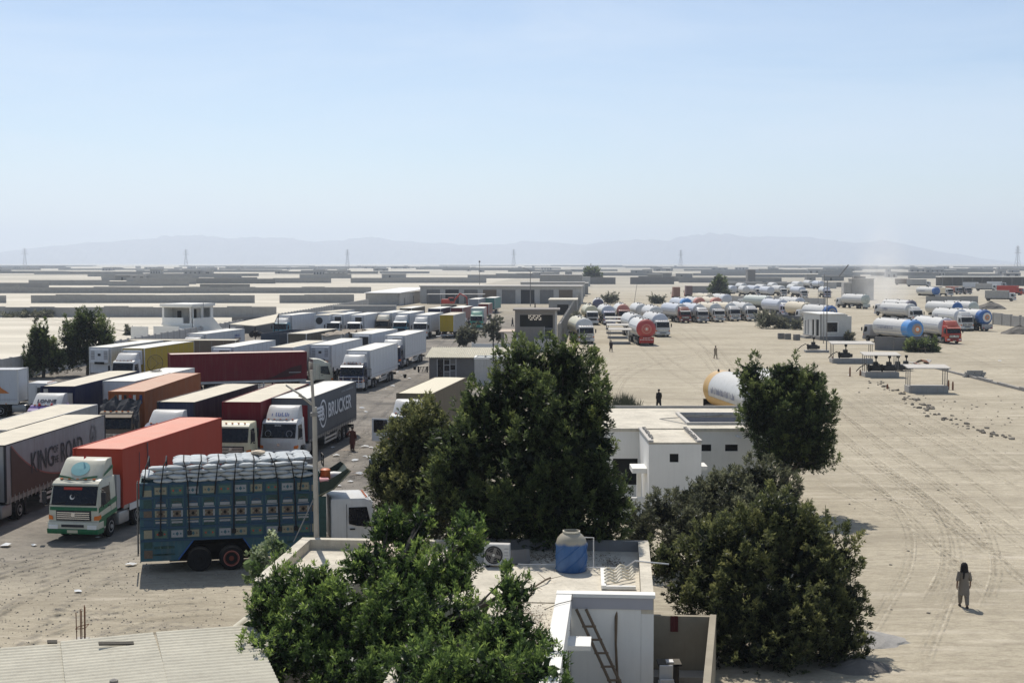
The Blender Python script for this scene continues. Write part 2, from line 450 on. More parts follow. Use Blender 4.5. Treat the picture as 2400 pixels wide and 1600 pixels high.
# ------------------------------------------------------------------ distant hills
def hills(name, prof, dist, depth, col, seed):
    r = random.Random(seed)
    xs = np.array([p[0] for p in prof], float); hs = np.array([HORIZON - p[1] for p in prof], float)
    vs, fs = [], []
    n, rows = 220, 11
    X = np.linspace(-260, 2660, n)
    H = np.interp(X, xs, hs)
    for k in range(rows):
        t = k / (rows - 1)
        d = dist + depth * t
        for i in range(n):
            ridge = math.sin(math.pi * min(1, t * 1.25) / 2) if t < 0.8 else 1 - (t - 0.8) * 3
            jag = (math.sin(i * 0.9 + k) + math.sin(i * 2.3 + 2 * k) + 1.6 * math.sin(i * 0.41 + 0.7 * k) + r.uniform(-1, 1)) * 0.028
            z = max(0.0, H[i] / FPX * (dist + 0.8 * depth) + CAM_H * 0) * max(0, ridge + jag * (t > 0.05))
            vs.append(((X[i] - 1200) / FPX * d, d, z - 2))
    for k in range(rows - 1):
        for i in range(n - 1):
            fs.append((k * n + i, k * n + i + 1, (k + 1) * n + i + 1, (k + 1) * n + i))
    mb = MB(); mb.add(vs, fs)
    o = put(name, mb.mesh(name, smooth=False), M('hill_rock_' + name, col, 0.95, var=0.2, scale=0.004))
    tag(o, kind='structure'); return o
hills('mountains', [(-260, 604), (0, 590), (60, 582), (130, 572), (200, 568), (270, 564), (330, 556), (400, 553), (480, 551), (560, 554), (640, 556), (700, 560), (780, 562), (830, 558), (900, 557), (960, 562), (1020, 568), (1080, 572), (1150, 570), (1220, 566), (1290, 565), (1350, 569), (1420, 566), (1480, 560), (1540, 560), (1600, 553), (1660, 547), (1720, 549), (1800, 552), (1880, 556), (1950, 559), (2010, 566), (2060, 563), (2120, 570), (2200, 586), (2300, 603), (2400, 612), (2660, 615)], 13000, 2500, (0.20, 0.18, 0.17), 3)

# ------------------------------------------------------------------ walls and masonry helpers
CONC = M('grey_concrete', (0.32, 0.312, 0.295), 0.9, var=0.14, scale=0.8, streak=0.35, bump=0.3, dust=0.4)
CONC_L = M('pale_concrete', (0.46, 0.445, 0.42), 0.9, var=0.1, scale=0.8, streak=0.3, bump=0.3, dust=0.4)
CONC_D = M('dark_concrete', (0.19, 0.185, 0.18), 0.9, var=0.14, scale=0.8, streak=0.35, bump=0.3, dust=0.3)
PLASTER = M('white_plaster', (0.77, 0.755, 0.705), 0.85, var=0.05, scale=0.9, streak=0.05, bump=0.15, dust=0.2)
ROOFTOP = M('roof_screed', (0.58, 0.525, 0.42), 0.95, var=0.24, scale=0.9, streak=0.3, bump=0.5)
VOID = M('dark_interior', (0.012, 0.012, 0.012), 0.9)
WOOD = M('old_wood', (0.16, 0.115, 0.075), 0.85, var=0.25, scale=5)
STEEL = M('weathered_steel', (0.22, 0.21, 0.20), 0.6, metal=0.4, var=0.15)
RUST = M('rusty_steel', (0.20, 0.085, 0.045), 0.85, var=0.25, scale=4)

def wall_openings(mb, w, h, t, ops, z0=0.0):
    """wall in the xz plane from x=0..w, z=z0..h, y=0..t, with real rectangular openings (x0,x1,z0,z1)"""
    xs = sorted({0.0, w, *[v for o in ops for v in o[:2]]}); zs = sorted({z0, h, *[v for o in ops for v in o[2:]]})
    def solid(i, k):
        if not (0 <= i < len(xs) - 1 and 0 <= k < len(zs) - 1): return False
        cx, cz = (xs[i] + xs[i + 1]) / 2, (zs[k] + zs[k + 1]) / 2
        return not any(o[0] < cx < o[1] and o[2] < cz < o[3] for o in ops)
    for i in range(len(xs) - 1):
        for k in range(len(zs) - 1):
            if not solid(i, k): continue
            a, b_, c, d = xs[i], xs[i + 1], zs[k], zs[k + 1]
            mb.add([(a, 0, c), (b_, 0, c), (b_, 0, d), (a, 0, d)], [(0, 1, 2, 3)])
            mb.add([(a, t, c), (b_, t, c), (b_, t, d), (a, t, d)], [(3, 2, 1, 0)])
            if not solid(i - 1, k): mb.add([(a, 0, c), (a, t, c), (a, t, d), (a, 0, d)], [(3, 2, 1, 0)])
            if not solid(i + 1, k): mb.add([(b_, 0, c), (b_, t, c), (b_, t, d), (b_, 0, d)], [(0, 1, 2, 3)])
            if not solid(i, k - 1): mb.add([(a, 0, c), (b_, 0, c), (b_, t, c), (a, t, c)], [(3, 2, 1, 0)])
            if not solid(i, k + 1): mb.add([(a, 0, d), (b_, 0, d), (b_, t, d), (a, t, d)], [(0, 1, 2, 3)])
def panel_wall(name, label, p0, p1, h, mat, step=3.0, t=0.15, post=0.24, group=None, posts=True, jit=0.06, seed=1, sag=0):
    """a boundary wall of panels between posts from p0 to p1"""
    r = random.Random(seed)
    p0, p1 = Vector((p0[0], p0[1], 0)), Vector((p1[0], p1[1], 0)); d = p1 - p0; L = d.length
    root = thing(name, label, 'wall', p0, math.atan2(d.y, d.x), group)
    n = max(1, int(round(L / step))); s = L / n
    for i in range(n):
        if jit > 0.15 and r.random() < 0.035: continue
        hh = round(h + r.uniform(-jit, jit), 2)
        bx('wall_panel', (0.0, s - 0.012, -t / 2, t / 2, 0, hh), mat, root, (i * s, 0, 0))
        if posts: bx('post', (-post / 2, post / 2, -post / 2 - 0.03, post / 2 + 0.03, 0, h + 0.12), mat, root, (i * s, 0, 0))
    return root
# ------------------------------------------------------------------ vehicles
# local frame: the vehicle looks to -y, x to its side, z up
def paint(name, col, **k):
    k.setdefault('rough', 0.42); k.setdefault('spec', 0.22); k.setdefault('dust', 0.4); k.setdefault('var', 0.07); k.setdefault('streak', 0.15)
    return M(name, col, **k)
P_GREEN = paint('cab_green', (0.015, 0.13, 0.055)); P_WHITE = paint('cab_white', (0.56, 0.56, 0.55)); P_CREAMW = paint('cab_cream_white', (0.55, 0.535, 0.43))
P_BLUE = paint('cab_blue', (0.02, 0.05, 0.17)); P_TEAL = paint('cab_teal', (0.06, 0.20, 0.27)); P_RED = paint('cab_red', (0.42, 0.035, 0.02))
P_NAVY = paint('navy_paint', (0.015, 0.022, 0.06)); P_PURPLE = paint('purple_paint', (0.13, 0.06, 0.32)); P_BROWN = paint('dusty_brown', (0.17, 0.13, 0.095), rough=0.8)
P_LBLUE = paint('light_blue_paint', (0.33, 0.47, 0.60)); P_MAROON = paint('maroon_paint', (0.12, 0.02, 0.03)); P_GREEN2 = paint('sea_green_paint', (0.06, 0.28, 0.20))
P_DKRED = paint('dark_red_paint', (0.17, 0.03, 0.03)); P_LILAC = paint('lilac_grey', (0.40, 0.40, 0.50)); P_GREY = paint('grey_paint', (0.30, 0.30, 0.31))

def wheel(root, x, y, r=0.5, w=0.32, det=1, rim=None, z=None):
    s = 1 if x > 0 else -1
    n = 18 if det else 10
    o = part('wheel', ('tyre', r, w, n), lambda m: m.lathe([(r * 0.55, -w / 2), (r * 0.9, -w / 2), (r, -w * 0.3), (r, w * 0.3), (r * 0.9, w / 2), (r * 0.55, w / 2)], 'x', n), BLACK, root, (x, y, r if z is None else z), smooth=True)
    part('rim', ('rim', r, w, n, s), lambda m: m.lathe([(r * 0.56, s * (w / 2 - 0.07)), (r * 0.56, s * (w / 2 + 0.012)), (r * 0.5, s * (w / 2 + 0.012)), (r * 0.42, s * (w / 2 - 0.08)), (r * 0.22, s * (w / 2 - 0.06)), (r * 0.2, s * (w / 2 + 0.05)), (0.01, s * (w / 2 + 0.06))], 'x', n), rim or RIM, o, smooth=True)
    return o

def cab_hw(z): return 1.23 if z < 1.78 else 1.23 - (z - 1.78) * 0.09
CAB_PROF = [(0.10, 0.52), (0.02, 0.62), (0.0, 1.45), (0.03, 1.72), (0.30, 2.62), (0.42, 2.78), (0.62, 2.86), (2.02, 2.88), (2.06, 2.80), (2.06, 1.02), (1.95, 0.98), (1.86, 1.10), (0.92, 1.10), (0.82, 0.95), (0.80, 0.52)]
def front_y(z):
    p = [(0.62, 0.02), (1.45, 0.0), (1.72, 0.03), (2.62, 0.30), (2.78, 0.42)]
    for (a, ya), (b_, yb) in zip(p, p[1:]):
        if a <= z <= b_: return ya + (yb - ya) * (z - a) / (b_ - a)
    return 0.02
def front_patch(mb, x0, x1, z0, z1, off=0.012, bulge=0.03, nx=6, nz=3):
    """panel that follows the cab's front face"""
    vs, fs = [], []
    for k in range(nz + 1):
        z = z0 + (z1 - z0) * k / nz
        for i in range(nx + 1):
            x = x0 + (x1 - x0) * i / nx
            vs.append((x, front_y(z) - off - bulge * (1 - (x / 1.25) ** 2), z))
    n = nx + 1
    for k in range(nz):
        for i in range(nx): fs.append((k * n + i, k * n + i + 1, (k + 1) * n + i + 1, (k + 1) * n + i))
    # rim back to the cab skin
    ring = list(range(n)) + [k * n + nx for k in range(1, nz + 1)] + [nz * n + i for i in range(nx - 1, -1, -1)] + [k * n for k in range(nz - 1, 0, -1)]
    m = len(ring); o = len(vs)
    vs += [(vs[i][0], front_y(vs[i][2]) + 0.03, vs[i][2]) for i in ring]
    fs += [(ring[j], o + j, o + (j + 1) % m, ring[(j + 1) % m]) for j in range(m)]
    mb.add(vs, fs)
def side_patch(mb, s, poly, off=0.008):
    vs = [(s * (cab_hw(z) + off), y, z) for y, z in poly] + [(s * (cab_hw(z) - 0.03), y, z) for y, z in poly]
    n = len(poly)
    mb.add(vs, [tuple(range(n))] + [(j, (j + 1) % n, n + (j + 1) % n, n + j) for j in range(n)])

def cab(root, y0, col, fair=None, fair_h=0.8, bump=None, grille='slats', gmat=None, visor=None, det=1, lower=None, stripe=None, rot=0.0, x0=0.0, bullbar=False, side_fair=True, sc=1.0, open_door=False, curtain_mat=None):
    """truck cab with its front at local y0"""
    c = part('cab', 'cab_body', lambda m: m.prism_x(CAB_PROF, cab_hw), col, root, (x0, y0, 0), (0, 0, rot), (1, 1, sc), bevel=0.07, smooth=True, seg=2)
    part('windshield', 'cab_ws', lambda m: front_patch(m, -1.10, 1.10, 1.70, 2.56), GLASS, c, smooth=True)
    for s in (-1, 1):
        part('side_window', ('cab_sw', s), lambda m: side_patch(m, s, [(0.32, 1.62), (0.95, 1.68), (1.30, 1.78), (1.30, 2.48), (0.52, 2.48)]), GLASS, c)
        if det:
            part('door_seam', ('seam', s), lambda m: side_patch(m, s, [(1.38, 1.15), (1.40, 1.15), (1.40, 2.62), (1.38, 2.62)], 0.004), DGREY, c)
            bx('door_handle', (-0.02, 0.02, -0.11, 0.11, -0.03, 0.03), DGREY, c, (s * 1.245, 1.15, 1.55))
            bx('step', (-0.18, 0.18, -0.3, 0.3, -0.05, 0.05), DGREY, c, (s * 1.06, 0.45, 0.50))
    g = gmat or DGREY
    gr = part('grille', 'cab_gr', lambda m: front_patch(m, -0.86, 0.86, 0.98, 1.46, 0.008, 0.02, 4, 1), g, c)
    if det:
        nb = {'slats': 4, 'bars': 6, 'twin': 2}[grille]
        for k in range(nb):
            z = 1.04 + (k + 0.5) * 0.37 / nb
            bx('slat', (-0.80, 0.80, -0.035, 0.02, -0.022, 0.022), CHROME if grille != 'bars' else col, gr, (0, -0.03, z))
        part('badge', 'badge', lambda m: m.lathe([(0.10, -0.05), (0.12, 0.0), (0.12, 0.03)], 'y', 12), CHROME, gr, (0, -0.03, 1.27))
    part('bumper', 'cab_bp', lambda m: m.prism_x([(-0.10, 0.40), (-0.14, 0.55), (-0.12, 0.90), (-0.04, 0.95), (0.55, 0.95), (0.55, 0.40)], 1.245), bump or col, c, bevel=0.04, smooth=True)
    if det: bx('number_plate', (-0.26, 0.26, -0.012, 0.012, -0.07, 0.07), PLATE, c, (0, -0.155, 0.50))
    if det: bx('air_slot', (-0.55, 0.55, -0.012, 0.012, -0.06, 0.06), DGREY, c, (0, -0.142, 0.76))
    for s in (-1, 1):
        part('headlight', ('hl', s), lambda m: m.box(*sorted((s * 0.72, s * 1.18)), -0.16, -0.1, 0.60, 0.80), LAMP, c, bevel=0.015)
        part('indicator', ('ind', s), lambda m: m.add([(s * 1.0, -0.03, 1.02), (s * 1.24, 0.02, 1.02), (s * 1.255, 0.26, 1.10), (s * 1.255, 0.2, 1.26), (s * 1.24, 0.02, 1.24), (s * 1.02, -0.03, 1.2)], [(0, 1, 4, 5), (1, 2, 3, 4)]), AMBER, c)
        def mir(m):
            m.tube([(s * 1.20, 0.30, 2.45), (s * 1.46, 0.05, 2.42), (s * 1.46, 0.05, 1.65), (s * 1.22, 0.25, 1.62)], 0.022, 5)
            m.box(*sorted((s * 1.36, s * 1.56)), 0.0, 0.10, 1.78, 2.34)
        part('mirror', ('mir', s), mir, DGREY, c)
    if visor is not None:
        part('sun_visor', 'visor', lambda m: m.prism_x([(0.28, 2.66), (-0.02, 2.50), (-0.02, 2.46), (0.06, 2.47), (0.30, 2.60)], 1.14), visor, c)
    else:
        part('brow', 'brow', lambda m: m.prism_x([(0.32, 2.62), (0.20, 2.60), (0.24, 2.68), (0.40, 2.78)], 1.13), col, c)
    if det:
        for s in (-1, 1):
            part('wiper', ('wip', s), lambda m: m.tube([(s * 0.75 - 0.45, -0.06, 1.73), (s * 0.75, -0.05, 1.80), (s * 0.75 + 0.35, 0.0, 1.84)], 0.016, 4), BLACK, c)
        for k in (-0.8, -0.4, 0, 0.4, 0.8): bx('marker_lamp', (-0.06, 0.06, -0.04, 0.04, 0, 0.05), AMBER, c, (k, 0.5, 2.84))
    if fair is not None:
        h = fair_h
        def fr(m):
            rings = []
            for t in (0.0, 0.35, 0.7, 0.9, 1.0):
                z = 2.84 + h * t
                yf = 0.50 + 0.75 * t ** 1.15 + (0.10 if t == 1.0 else 0)
                w = 1.06 - 0.06 * t
                rings.append([(-w, 2.02, z), (-w, yf + 0.22, z), (-w * 0.86, yf + 0.04, z), (-w * 0.45, yf - 0.03, z), (0, yf - 0.05, z), (w * 0.45, yf - 0.03, z), (w * 0.86, yf + 0.04, z), (w, yf + 0.22, z), (w, 2.02, z)])
            m.loft(rings)
        f = part('roof_fairing', ('fair', h), fr, fair, c, smooth=True)
    if bullbar:
        def bb(m):
            for z in (0.5, 0.8, 1.15, 1.5): m.tube([(-1.25, -0.3, z), (1.25, -0.3, z)], 0.04, 6)
            for x in (-1.25, -0.8, 0.8, 1.25): m.tube([(x, -0.3, 0.4), (x, -0.3, 1.6)], 0.045, 6)
        part('bull_bar', 'bullbar', bb, CHROME, c)
    return c

def scribble(name, parent, mat, loc, rot, length, h, seed, lift=0.0):
    """a line of painted characters too blurred in the photograph to read: strokes of uneven height, as one flat print"""
    r = random.Random(seed); mb = MB(); x = 0.0
    while x < length:
        w = r.uniform(0.35, 0.75) * h
        k = r.choice((0, 1, 2, 3)); st = h * 0.2
        mb.box(x, x + st, 0, h * r.choice((0.75, 1.0, 1.0)), lift, lift + 0.008)
        if k: mb.box(x + st, x + w, 0, st, lift, lift + 0.008)
        if k > 1: mb.box(x + w - st, x + w, st, h * r.uniform(0.5, 1.0), lift, lift + 0.008)
        if k > 2: mb.box(x + st, x + w - st, h * 0.6, h * 0.6 + st, lift, lift + 0.008)
        x += w + h * 0.18
    return put(name, mb.mesh(name), mat, parent, loc, rot)

def tractor(root, y0, col, axles=2, det=1, rot=0.0, **kw):
    """tractor unit with its bumper at local y0 (looking to -y); chassis reaches under the trailer"""
    c = cab(root, y0, col, det=det, **kw)
    Lc = 5.6 if axles == 2 else 6.6
    part('chassis', ('tchassis', Lc), lambda m: (m.box(-0.55, -0.32, 0.5, Lc, 0.62, 0.92), m.box(0.32, 0.55, 0.5, Lc, 0.62, 0.92), m.box(-0.5, 0.5, 3.6, 4.8, 0.92, 1.08), m.box(-0.9, 0.9, 0.9, 1.9, 0.55, 1.05)), DARK, root, (0, y0, 0))
    for s in (-1, 1):
        wheel(root, s * 1.06, y0 + 1.38, det=det)
        for k in range(axles - 1):
            wheel(root, s * 0.94, y0 + 4.4 + 1.3 * k, w=0.56, det=det)
        if det:
            part('fuel_tank', 'ftank', lambda m: m.box(-0.33, 0.33, -0.6, 0.6, -0.33, 0.3), GREYM, root, (s * 0.92, y0 + 2.85, 0.72), bevel=0.09, smooth=True, seg=2)
            part('mudguard', 'mudg', lambda m: m.loft([[(-0.32, 0.64 * math.cos(a), 0.64 * math.sin(a)), (0.32, 0.64 * math.cos(a), 0.64 * math.sin(a)), (0.32, 0.60 * math.cos(a), 0.60 * math.sin(a)), (-0.32, 0.60 * math.cos(a), 0.60 * math.sin(a))] for a in [math.pi * k / 8 for k in range(9)]]), DGREY, root, (s * 0.95, y0 + 4.4, 0.5))
    return c

def reefer_unit(root, w, style, dark):
    if style == 'grille':      # white housing, dark grille in one side
        u = bx('refrigeration_unit', (-0.98, 0.98, -0.42, 0.0, 2.15, 3.82), REEFER, root, bevel=0.08)
        bx('cooling_grille', (-0.25, 0.90, -0.03, 0.01, 2.55, 3.62), dark, u, (0, -0.405, 0))
        for k in range(5): bx('louvre', (-0.24, 0.89, -0.03, 0.01, -0.012, 0.012), DGREY, u, (0, -0.415, 2.68 + k * 0.2))
    else:                      # two vent columns beside a badge panel
        u = bx('refrigeration_unit', (-1.05, 1.05, -0.30, 0.0, 2.30, 3.80), REEFER, root, bevel=0.05)
        for s in (-1, 1):
            bx('vent_panel', (-0.2, 0.2, -0.02, 0.01, -0.45, 0.45), dark, u, (s * 0.72, -0.30, 3.15))
            for k in range(3): bx('vent_frame', (-0.2, 0.2, -0.02, 0.01, -0.02, 0.02), REEFER, u, (s * 0.72, -0.31, 2.85 + 0.3 * k))
        part('badge', 'ubadge', lambda m: m.box(-0.16, 0.16, -0.012, 0.01, -0.13, 0.13), DGREY, u, (0, -0.31, 3.2))
        bx('lower_hatch', (-0.55, 0.55, -0.03, 0.02, -0.12, 0.12), DARK, u, (0, -0.30, 2.32))

def trailer(root, body='reefer', col=None, L=13.6, zt=4.0, w=2.55, unit=None, det=1, roof=None, front=None, rear_near=False, axles=3, folds=0.02, guard=True, frame=None, door=None, sag=0.0):
    """semi-trailer, near face at local y=0, reaching back to y=L. rear_near: the face at y=0 is the rear"""
    h = w / 2; zb = 1.15
    fr = frame or ALU
    ya = (lambda y: L - y) if rear_near else (lambda y: y)
    def span(a, b_): a, b_ = ya(a), ya(b_); return (min(a, b_), max(a, b_))
    if body in ('reefer', 'box', 'container'):
        bxm = part('cargo_box', ('cargo', L, zt, w), lambda m: m.box(-h + 0.02, h - 0.02, 0.02, L - 0.02, zb + 0.1, zt - 0.04), col, root)
        if roof is not None: bx('roof_skin', (-h + 0.05, h - 0.05, 0.06, L - 0.06, zt - 0.045, zt - 0.02), roof, root)
    elif body == 'curtain':
        for s in (-1, 1):
            def cur(m, s=s):
                n = 90; top, bot = [], []
                vs = []; rr = random.Random(5)
                for k in range(5):
                    z = zb + 0.08 + (zt - zb - 0.12) * k / 4
                    for i in range(n + 1):
                        y = 0.05 + (L - 0.1) * i / n
                        a = folds * (0.35 + 0.65 * (1 - k / 4))
                        vs.append((s * (h - 0.015 + a * (math.sin(i * 1.1) * 0.6 + math.sin(i * 0.37 + k * 0.5))), y, z))
                N1 = n + 1
                m.add(vs, [(k * N1 + i, k * N1 + i + 1, (k + 1) * N1 + i + 1, (k + 1) * N1 + i) for k in range(4) for i in range(n)])
            part('curtain', ('curtain', L, zt, w, folds, s), cur, col, root, smooth=True)
        part('headboard', ('headb', L, zt, w, rear_near), lambda m: m.box(-h + 0.03, h - 0.03, *span(0.03, 0.09), zb, zt - 0.05), front or col, root)
        part('tail_door', ('taild', L, zt, w, rear_near), lambda m: m.box(-h + 0.03, h - 0.03, *span(L - 0.09, L - 0.03), zb, zt - 0.05), door or front or col, root)
        part('deck', ('deck', L, w), lambda m: m.box(-h + 0.06, h - 0.06, 0.1, L - 0.1, zb - 0.05, zb + 0.06), DARK, root)
        def rf(m):
            n = 24; vs = []
            for i in range(n + 1):
                y = 0.02 + (L - 0.04) * i / n
                for x, dz in ((-h + 0.02, 0), (-h * 0.4, 0.03), (h * 0.4, 0.03), (h - 0.02, 0)):
                    vs.append((x, y, zt - 0.03 + dz - sag * (abs(math.sin(i * math.pi / 4)) if abs(x) < h * 0.5 else 0)))
            m.add(vs, [(i * 4 + j, i * 4 + j + 1, i * 4 + j + 5, i * 4 + j + 4) for i in range(n) for j in range(3)])
        part('roof_tarp', ('rooft', L, zt, w, sag), rf, roof or col, root, smooth=True)
    elif body == 'open':
        part('body', ('open', L, zt, w), lambda m: (m.box(-h, -h + 0.06, 0, L, zb, zt), m.box(h - 0.06, h, 0, L, zb, zt), m.box(-h + 0.06, h - 0.06, 0, 0.06, zb, zt), m.box(-h + 0.06, h - 0.06, L - 0.06, L, zb, zt), m.box(-h + 0.06, h - 0.06, 0.06, L - 0.06, zb, zb + 0.1)), col, root)
    if body in ('reefer', 'box', 'container', 'curtain'):
        for s in (-1, 1):
            bx('top_rail', (-0.035, 0.035, 0, L, -0.05, 0.0), fr, root, (s * (h - 0.03), 0, zt + 0.003))
            bx('side_rail', (-0.03, 0.03, 0, L, -0.09, 0.09), fr if body != 'curtain' else GREYM, root, (s * (h - 0.025), 0, zb + 0.01))
            for y in (0.0, L): bx('corner_post', (-0.05, 0.05, -0.05, 0.05, 0, zt - zb), fr, root, (s * (h - 0.045), y, zb))
        for y in (0.0, L): bx('end_rail', (-h + 0.1, h - 0.1, -0.03, 0.03, -0.05, 0), fr, root, (0, y, zt + 0.001))
    if body == 'container':
        for s in (-1, 1):
            def corr(m, s=s):
                n = int((L - 0.5) / 0.14); vs = []
                for i in range(n * 2 + 1):
                    y = 0.25 + i * 0.07; x = s * (h - 0.03 + (0.03 if (i // 1) % 4 in (1, 2) else 0.0))
                    vs += [(x, y, zb + 0.12), (x, y, zt - 0.08)]
                m.add(vs, [(2 * i, 2 * i + 2, 2 * i + 3, 2 * i + 1) for i in range(n * 2)])
            part('corrugated_side', ('corr', L, zt, w, s), corr, col, root)
    if body in ('reefer', 'box'):
        def seams(m):
            n = int(L / 1.36)
            for s in (-1, 1):
                for i in range(1, n): m.box(*sorted((s * (h - 0.021), s * (h - 0.014))), L * i / n - 0.012, L * i / n + 0.012, zb + 0.12, zt - 0.08)
                m.box(*sorted((s * (h - 0.021), s * (h - 0.008))), 0.1, L - 0.1, zb + 0.30, zb + 0.34)
        part('panel_seams', ('seams', L, zt, w), seams, P_GREY, root)
        for i in range(6):
            for s in (-1, 1): bx('side_marker', (-0.02, 0.02, -0.06, 0.06, -0.03, 0.03), AMBER, root, (s * (h + 0.012), 1.0 + (L - 2) * i / 5, zb - 0.02))
    if unit: reefer_unit(root, w, unit, DGREY if unit == 'grille' else P_GREY)
    if rear_near or door is not None:
        for s in (-1, 1):
            yy = 0.0 if rear_near else L
            d = bx('rear_door', (-(h - 0.12) / 2, (h - 0.12) / 2, -0.03, 0.03, zb + 0.15, zt - 0.12), door or col, root, (s * (h - 0.08) / 2, yy - 0.01 if rear_near else yy + 0.01, 0))
            if det:
                for q in (-0.25, 0.25): part('lock_bar', 'lockbar', lambda m: m.tube([(0, 0, zb + 0.2), (0, 0, 3.75)], 0.02, 5), GREYM, d, (q, -0.05 if rear_near else 0.05, 0))
    # running gear
    part('chassis', ('trch', L, rear_near), lambda m: (m.box(-0.6, -0.42, *span(0.5, L - 0.2), 0.85, zb), m.box(0.42, 0.6, *span(0.5, L - 0.2), 0.85, zb), m.box(-1.1, 1.1, *span(L - 0.3, L - 0.1), 0.5, 0.75), m.box(-1.0, 1.0, *span(7.5, 7.7), 0.95, zb), m.box(-1.0, 1.0, *span(4.0, 4.2), 0.95, zb)), DARK, root)
    for k in range(axles):
        for s in (-1, 1): wheel(root, s * 1.05, ya(L - 2.6 - 1.31 * k), w=0.4, det=det)
    for s in (-1, 1):
        part('landing_leg', ('leg', rear_near), lambda m: (m.box(-0.07, 0.07, -0.07, 0.07, 0.1, 1.1), m.box(-0.14, 0.14, -0.14, 0.14, 0.03, 0.1)), DGREY, root, (s * 0.85, ya(3.1), 0))
        if det and guard:
            part('side_guard', ('guard', L, rear_near), lambda m: (m.box(-0.02, 0.02, *span(4.2, 7.6), 0.45, 0.58), m.box(-0.02, 0.02, *span(4.2, 7.6), 0.72, 0.85), m.box(-0.02, 0.02, *span(4.3, 4.4), 0.42, 1.1), m.box(-0.02, 0.02, *span(7.4, 7.5), 0.42, 1.1)), ALU, root, (s * (h - 0.06), 0, 0))
        bx('tail_lamp', (-0.2, 0.2, -0.03, 0.03, -0.06, 0.06), REDL, root, (s * 0.85, ya(L - 0.09) + (-0.16 if rear_near else 0.16) * 0 + (-0.03 if rear_near else 0.03), 0.62))
    if det:
        bx('tool_box', (-0.3, 0.3, -0.5, 0.5, -0.3, 0.3), P_WHITE if body == 'reefer' else GREYM, root, (h - 0.34, ya(8.3), 0.78))
    if rear_near:
        bx('rear_bumper', (-1.15, 1.15, -0.05, 0.05, -0.09, 0.09), P_WHITE, root, (0, 0.02, 0.55))
    return root

def heading(FR, RR, z):
    a, b_ = at(*FR, z), at(*RR, z); d = b_ - a
    return math.atan2(d.x, d.y), d.length
def place(FR, alpha, zt, w):
    """ground point under the middle of the near face whose top right corner shows at FR"""
    p = at(FR[0], FR[1], zt)
    return Vector((p.x - math.cos(alpha) * w / 2, p.y + math.sin(alpha) * w / 2, 0))

def semi(label, FR, alpha, body='reefer', col=None, L=13.6, zt=4.0, w=2.55, cabk=None, face='front', name='articulated_truck', group='lorries parked in the gravel yard', gap=2.75, cat='truck', tx=0.0, **kw):
    a = R(alpha)
    p = place(FR, a, zt, w)
    root = thing(name, label, cat, p, -a, group)
    trailer(root, body, col, L, zt, w, rear_near=(face == 'rear'), **kw)
    if cabk is not None:
        k = dict(cabk); c_ = k.pop('col'); ax = k.pop('axles', 2); d = kw.get('det', 1)
        if face == 'front':
            tractor(root, -gap, c_, ax, d, **k)
        else:
            tr = bpy.data.objects.new('tractor_unit', None); link(tr, root); tr.location = (0, L + gap, 0); tr.rotation_euler = (0, 0, math.pi)
            cab(tr, 0.0, c_, det=0, **k)
            for s in (-1, 1):
                wheel(root, s * 1.06, L + gap - 1.4, det=0)
    return root

# ---- LPG tanker
TANK_W = M('tank_white', (0.58, 0.575, 0.55), 0.4, spec=0.2, dust=0.35, var=0.05, streak=0.2, rnd=0.05)
TANK_Y = M('tank_pale_yellow', (0.56, 0.51, 0.34), 0.4, dust=0.3, streak=0.15)
TANK_B = M('tank_blue', (0.035, 0.12, 0.33), 0.35, dust=0.3); TANK_LB = M('tank_sky_blue', (0.07, 0.26, 0.58), 0.35, dust=0.3)
TANK_R = M('tank_red', (0.42, 0.055, 0.05), 0.4, dust=0.3); TANK_S = M('tank_salmon', (0.55, 0.22, 0.16), 0.45, dust=0.3)
TANK_O = M('tank_ochre', (0.55, 0.33, 0.09), 0.4, dust=0.3); TANK_D = M('tank_slate', (0.10, 0.10, 0.15), 0.4, dust=0.3)
TANK_BE = M('tank_beige', (0.58, 0.50, 0.36), 0.45, dust=0.3); TANK_GR = M('tank_grey_green', (0.48, 0.52, 0.47), 0.45, dust=0.3)
TANK_LG = M('tank_light_grey', (0.50, 0.52, 0.56), 0.4, dust=0.3)
EMB_W = M('emblem_white', (0.66, 0.64, 0.6), 0.5); EMB_O = M('emblem_orange', (0.62, 0.20, 0.05), 0.5); EMB_G = M('emblem_grey', (0.30, 0.28, 0.27), 0.5)
STEEL_T = M('tank_rail_steel', (0.25, 0.25, 0.25), 0.5, metal=0.4); INK = M('lettering_ink', (0.05, 0.05, 0.07), 0.6); INK_B = M('lettering_blue', (0.10, 0.14, 0.33), 0.6); INK_F = M('faded_lettering', (0.26, 0.27, 0.34), 0.7); INK_W = M('lettering_white', (0.70, 0.71, 0.73), 0.6)
def dome(r, dl, y, sgn, r0=0.0, r1=1.0, off=0.0, n=8):
    """profile on an elliptical tank end between radius fractions r0..r1"""
    out = []
    for i in range(n + 1):
        f = r0 + (r1 - r0) * i / n; f = min(1.0, max(0.003, f))
        out.append((f * (r + off), y - sgn * (dl + off) * math.sqrt(max(0.0, 1 - f * f))))
    return out
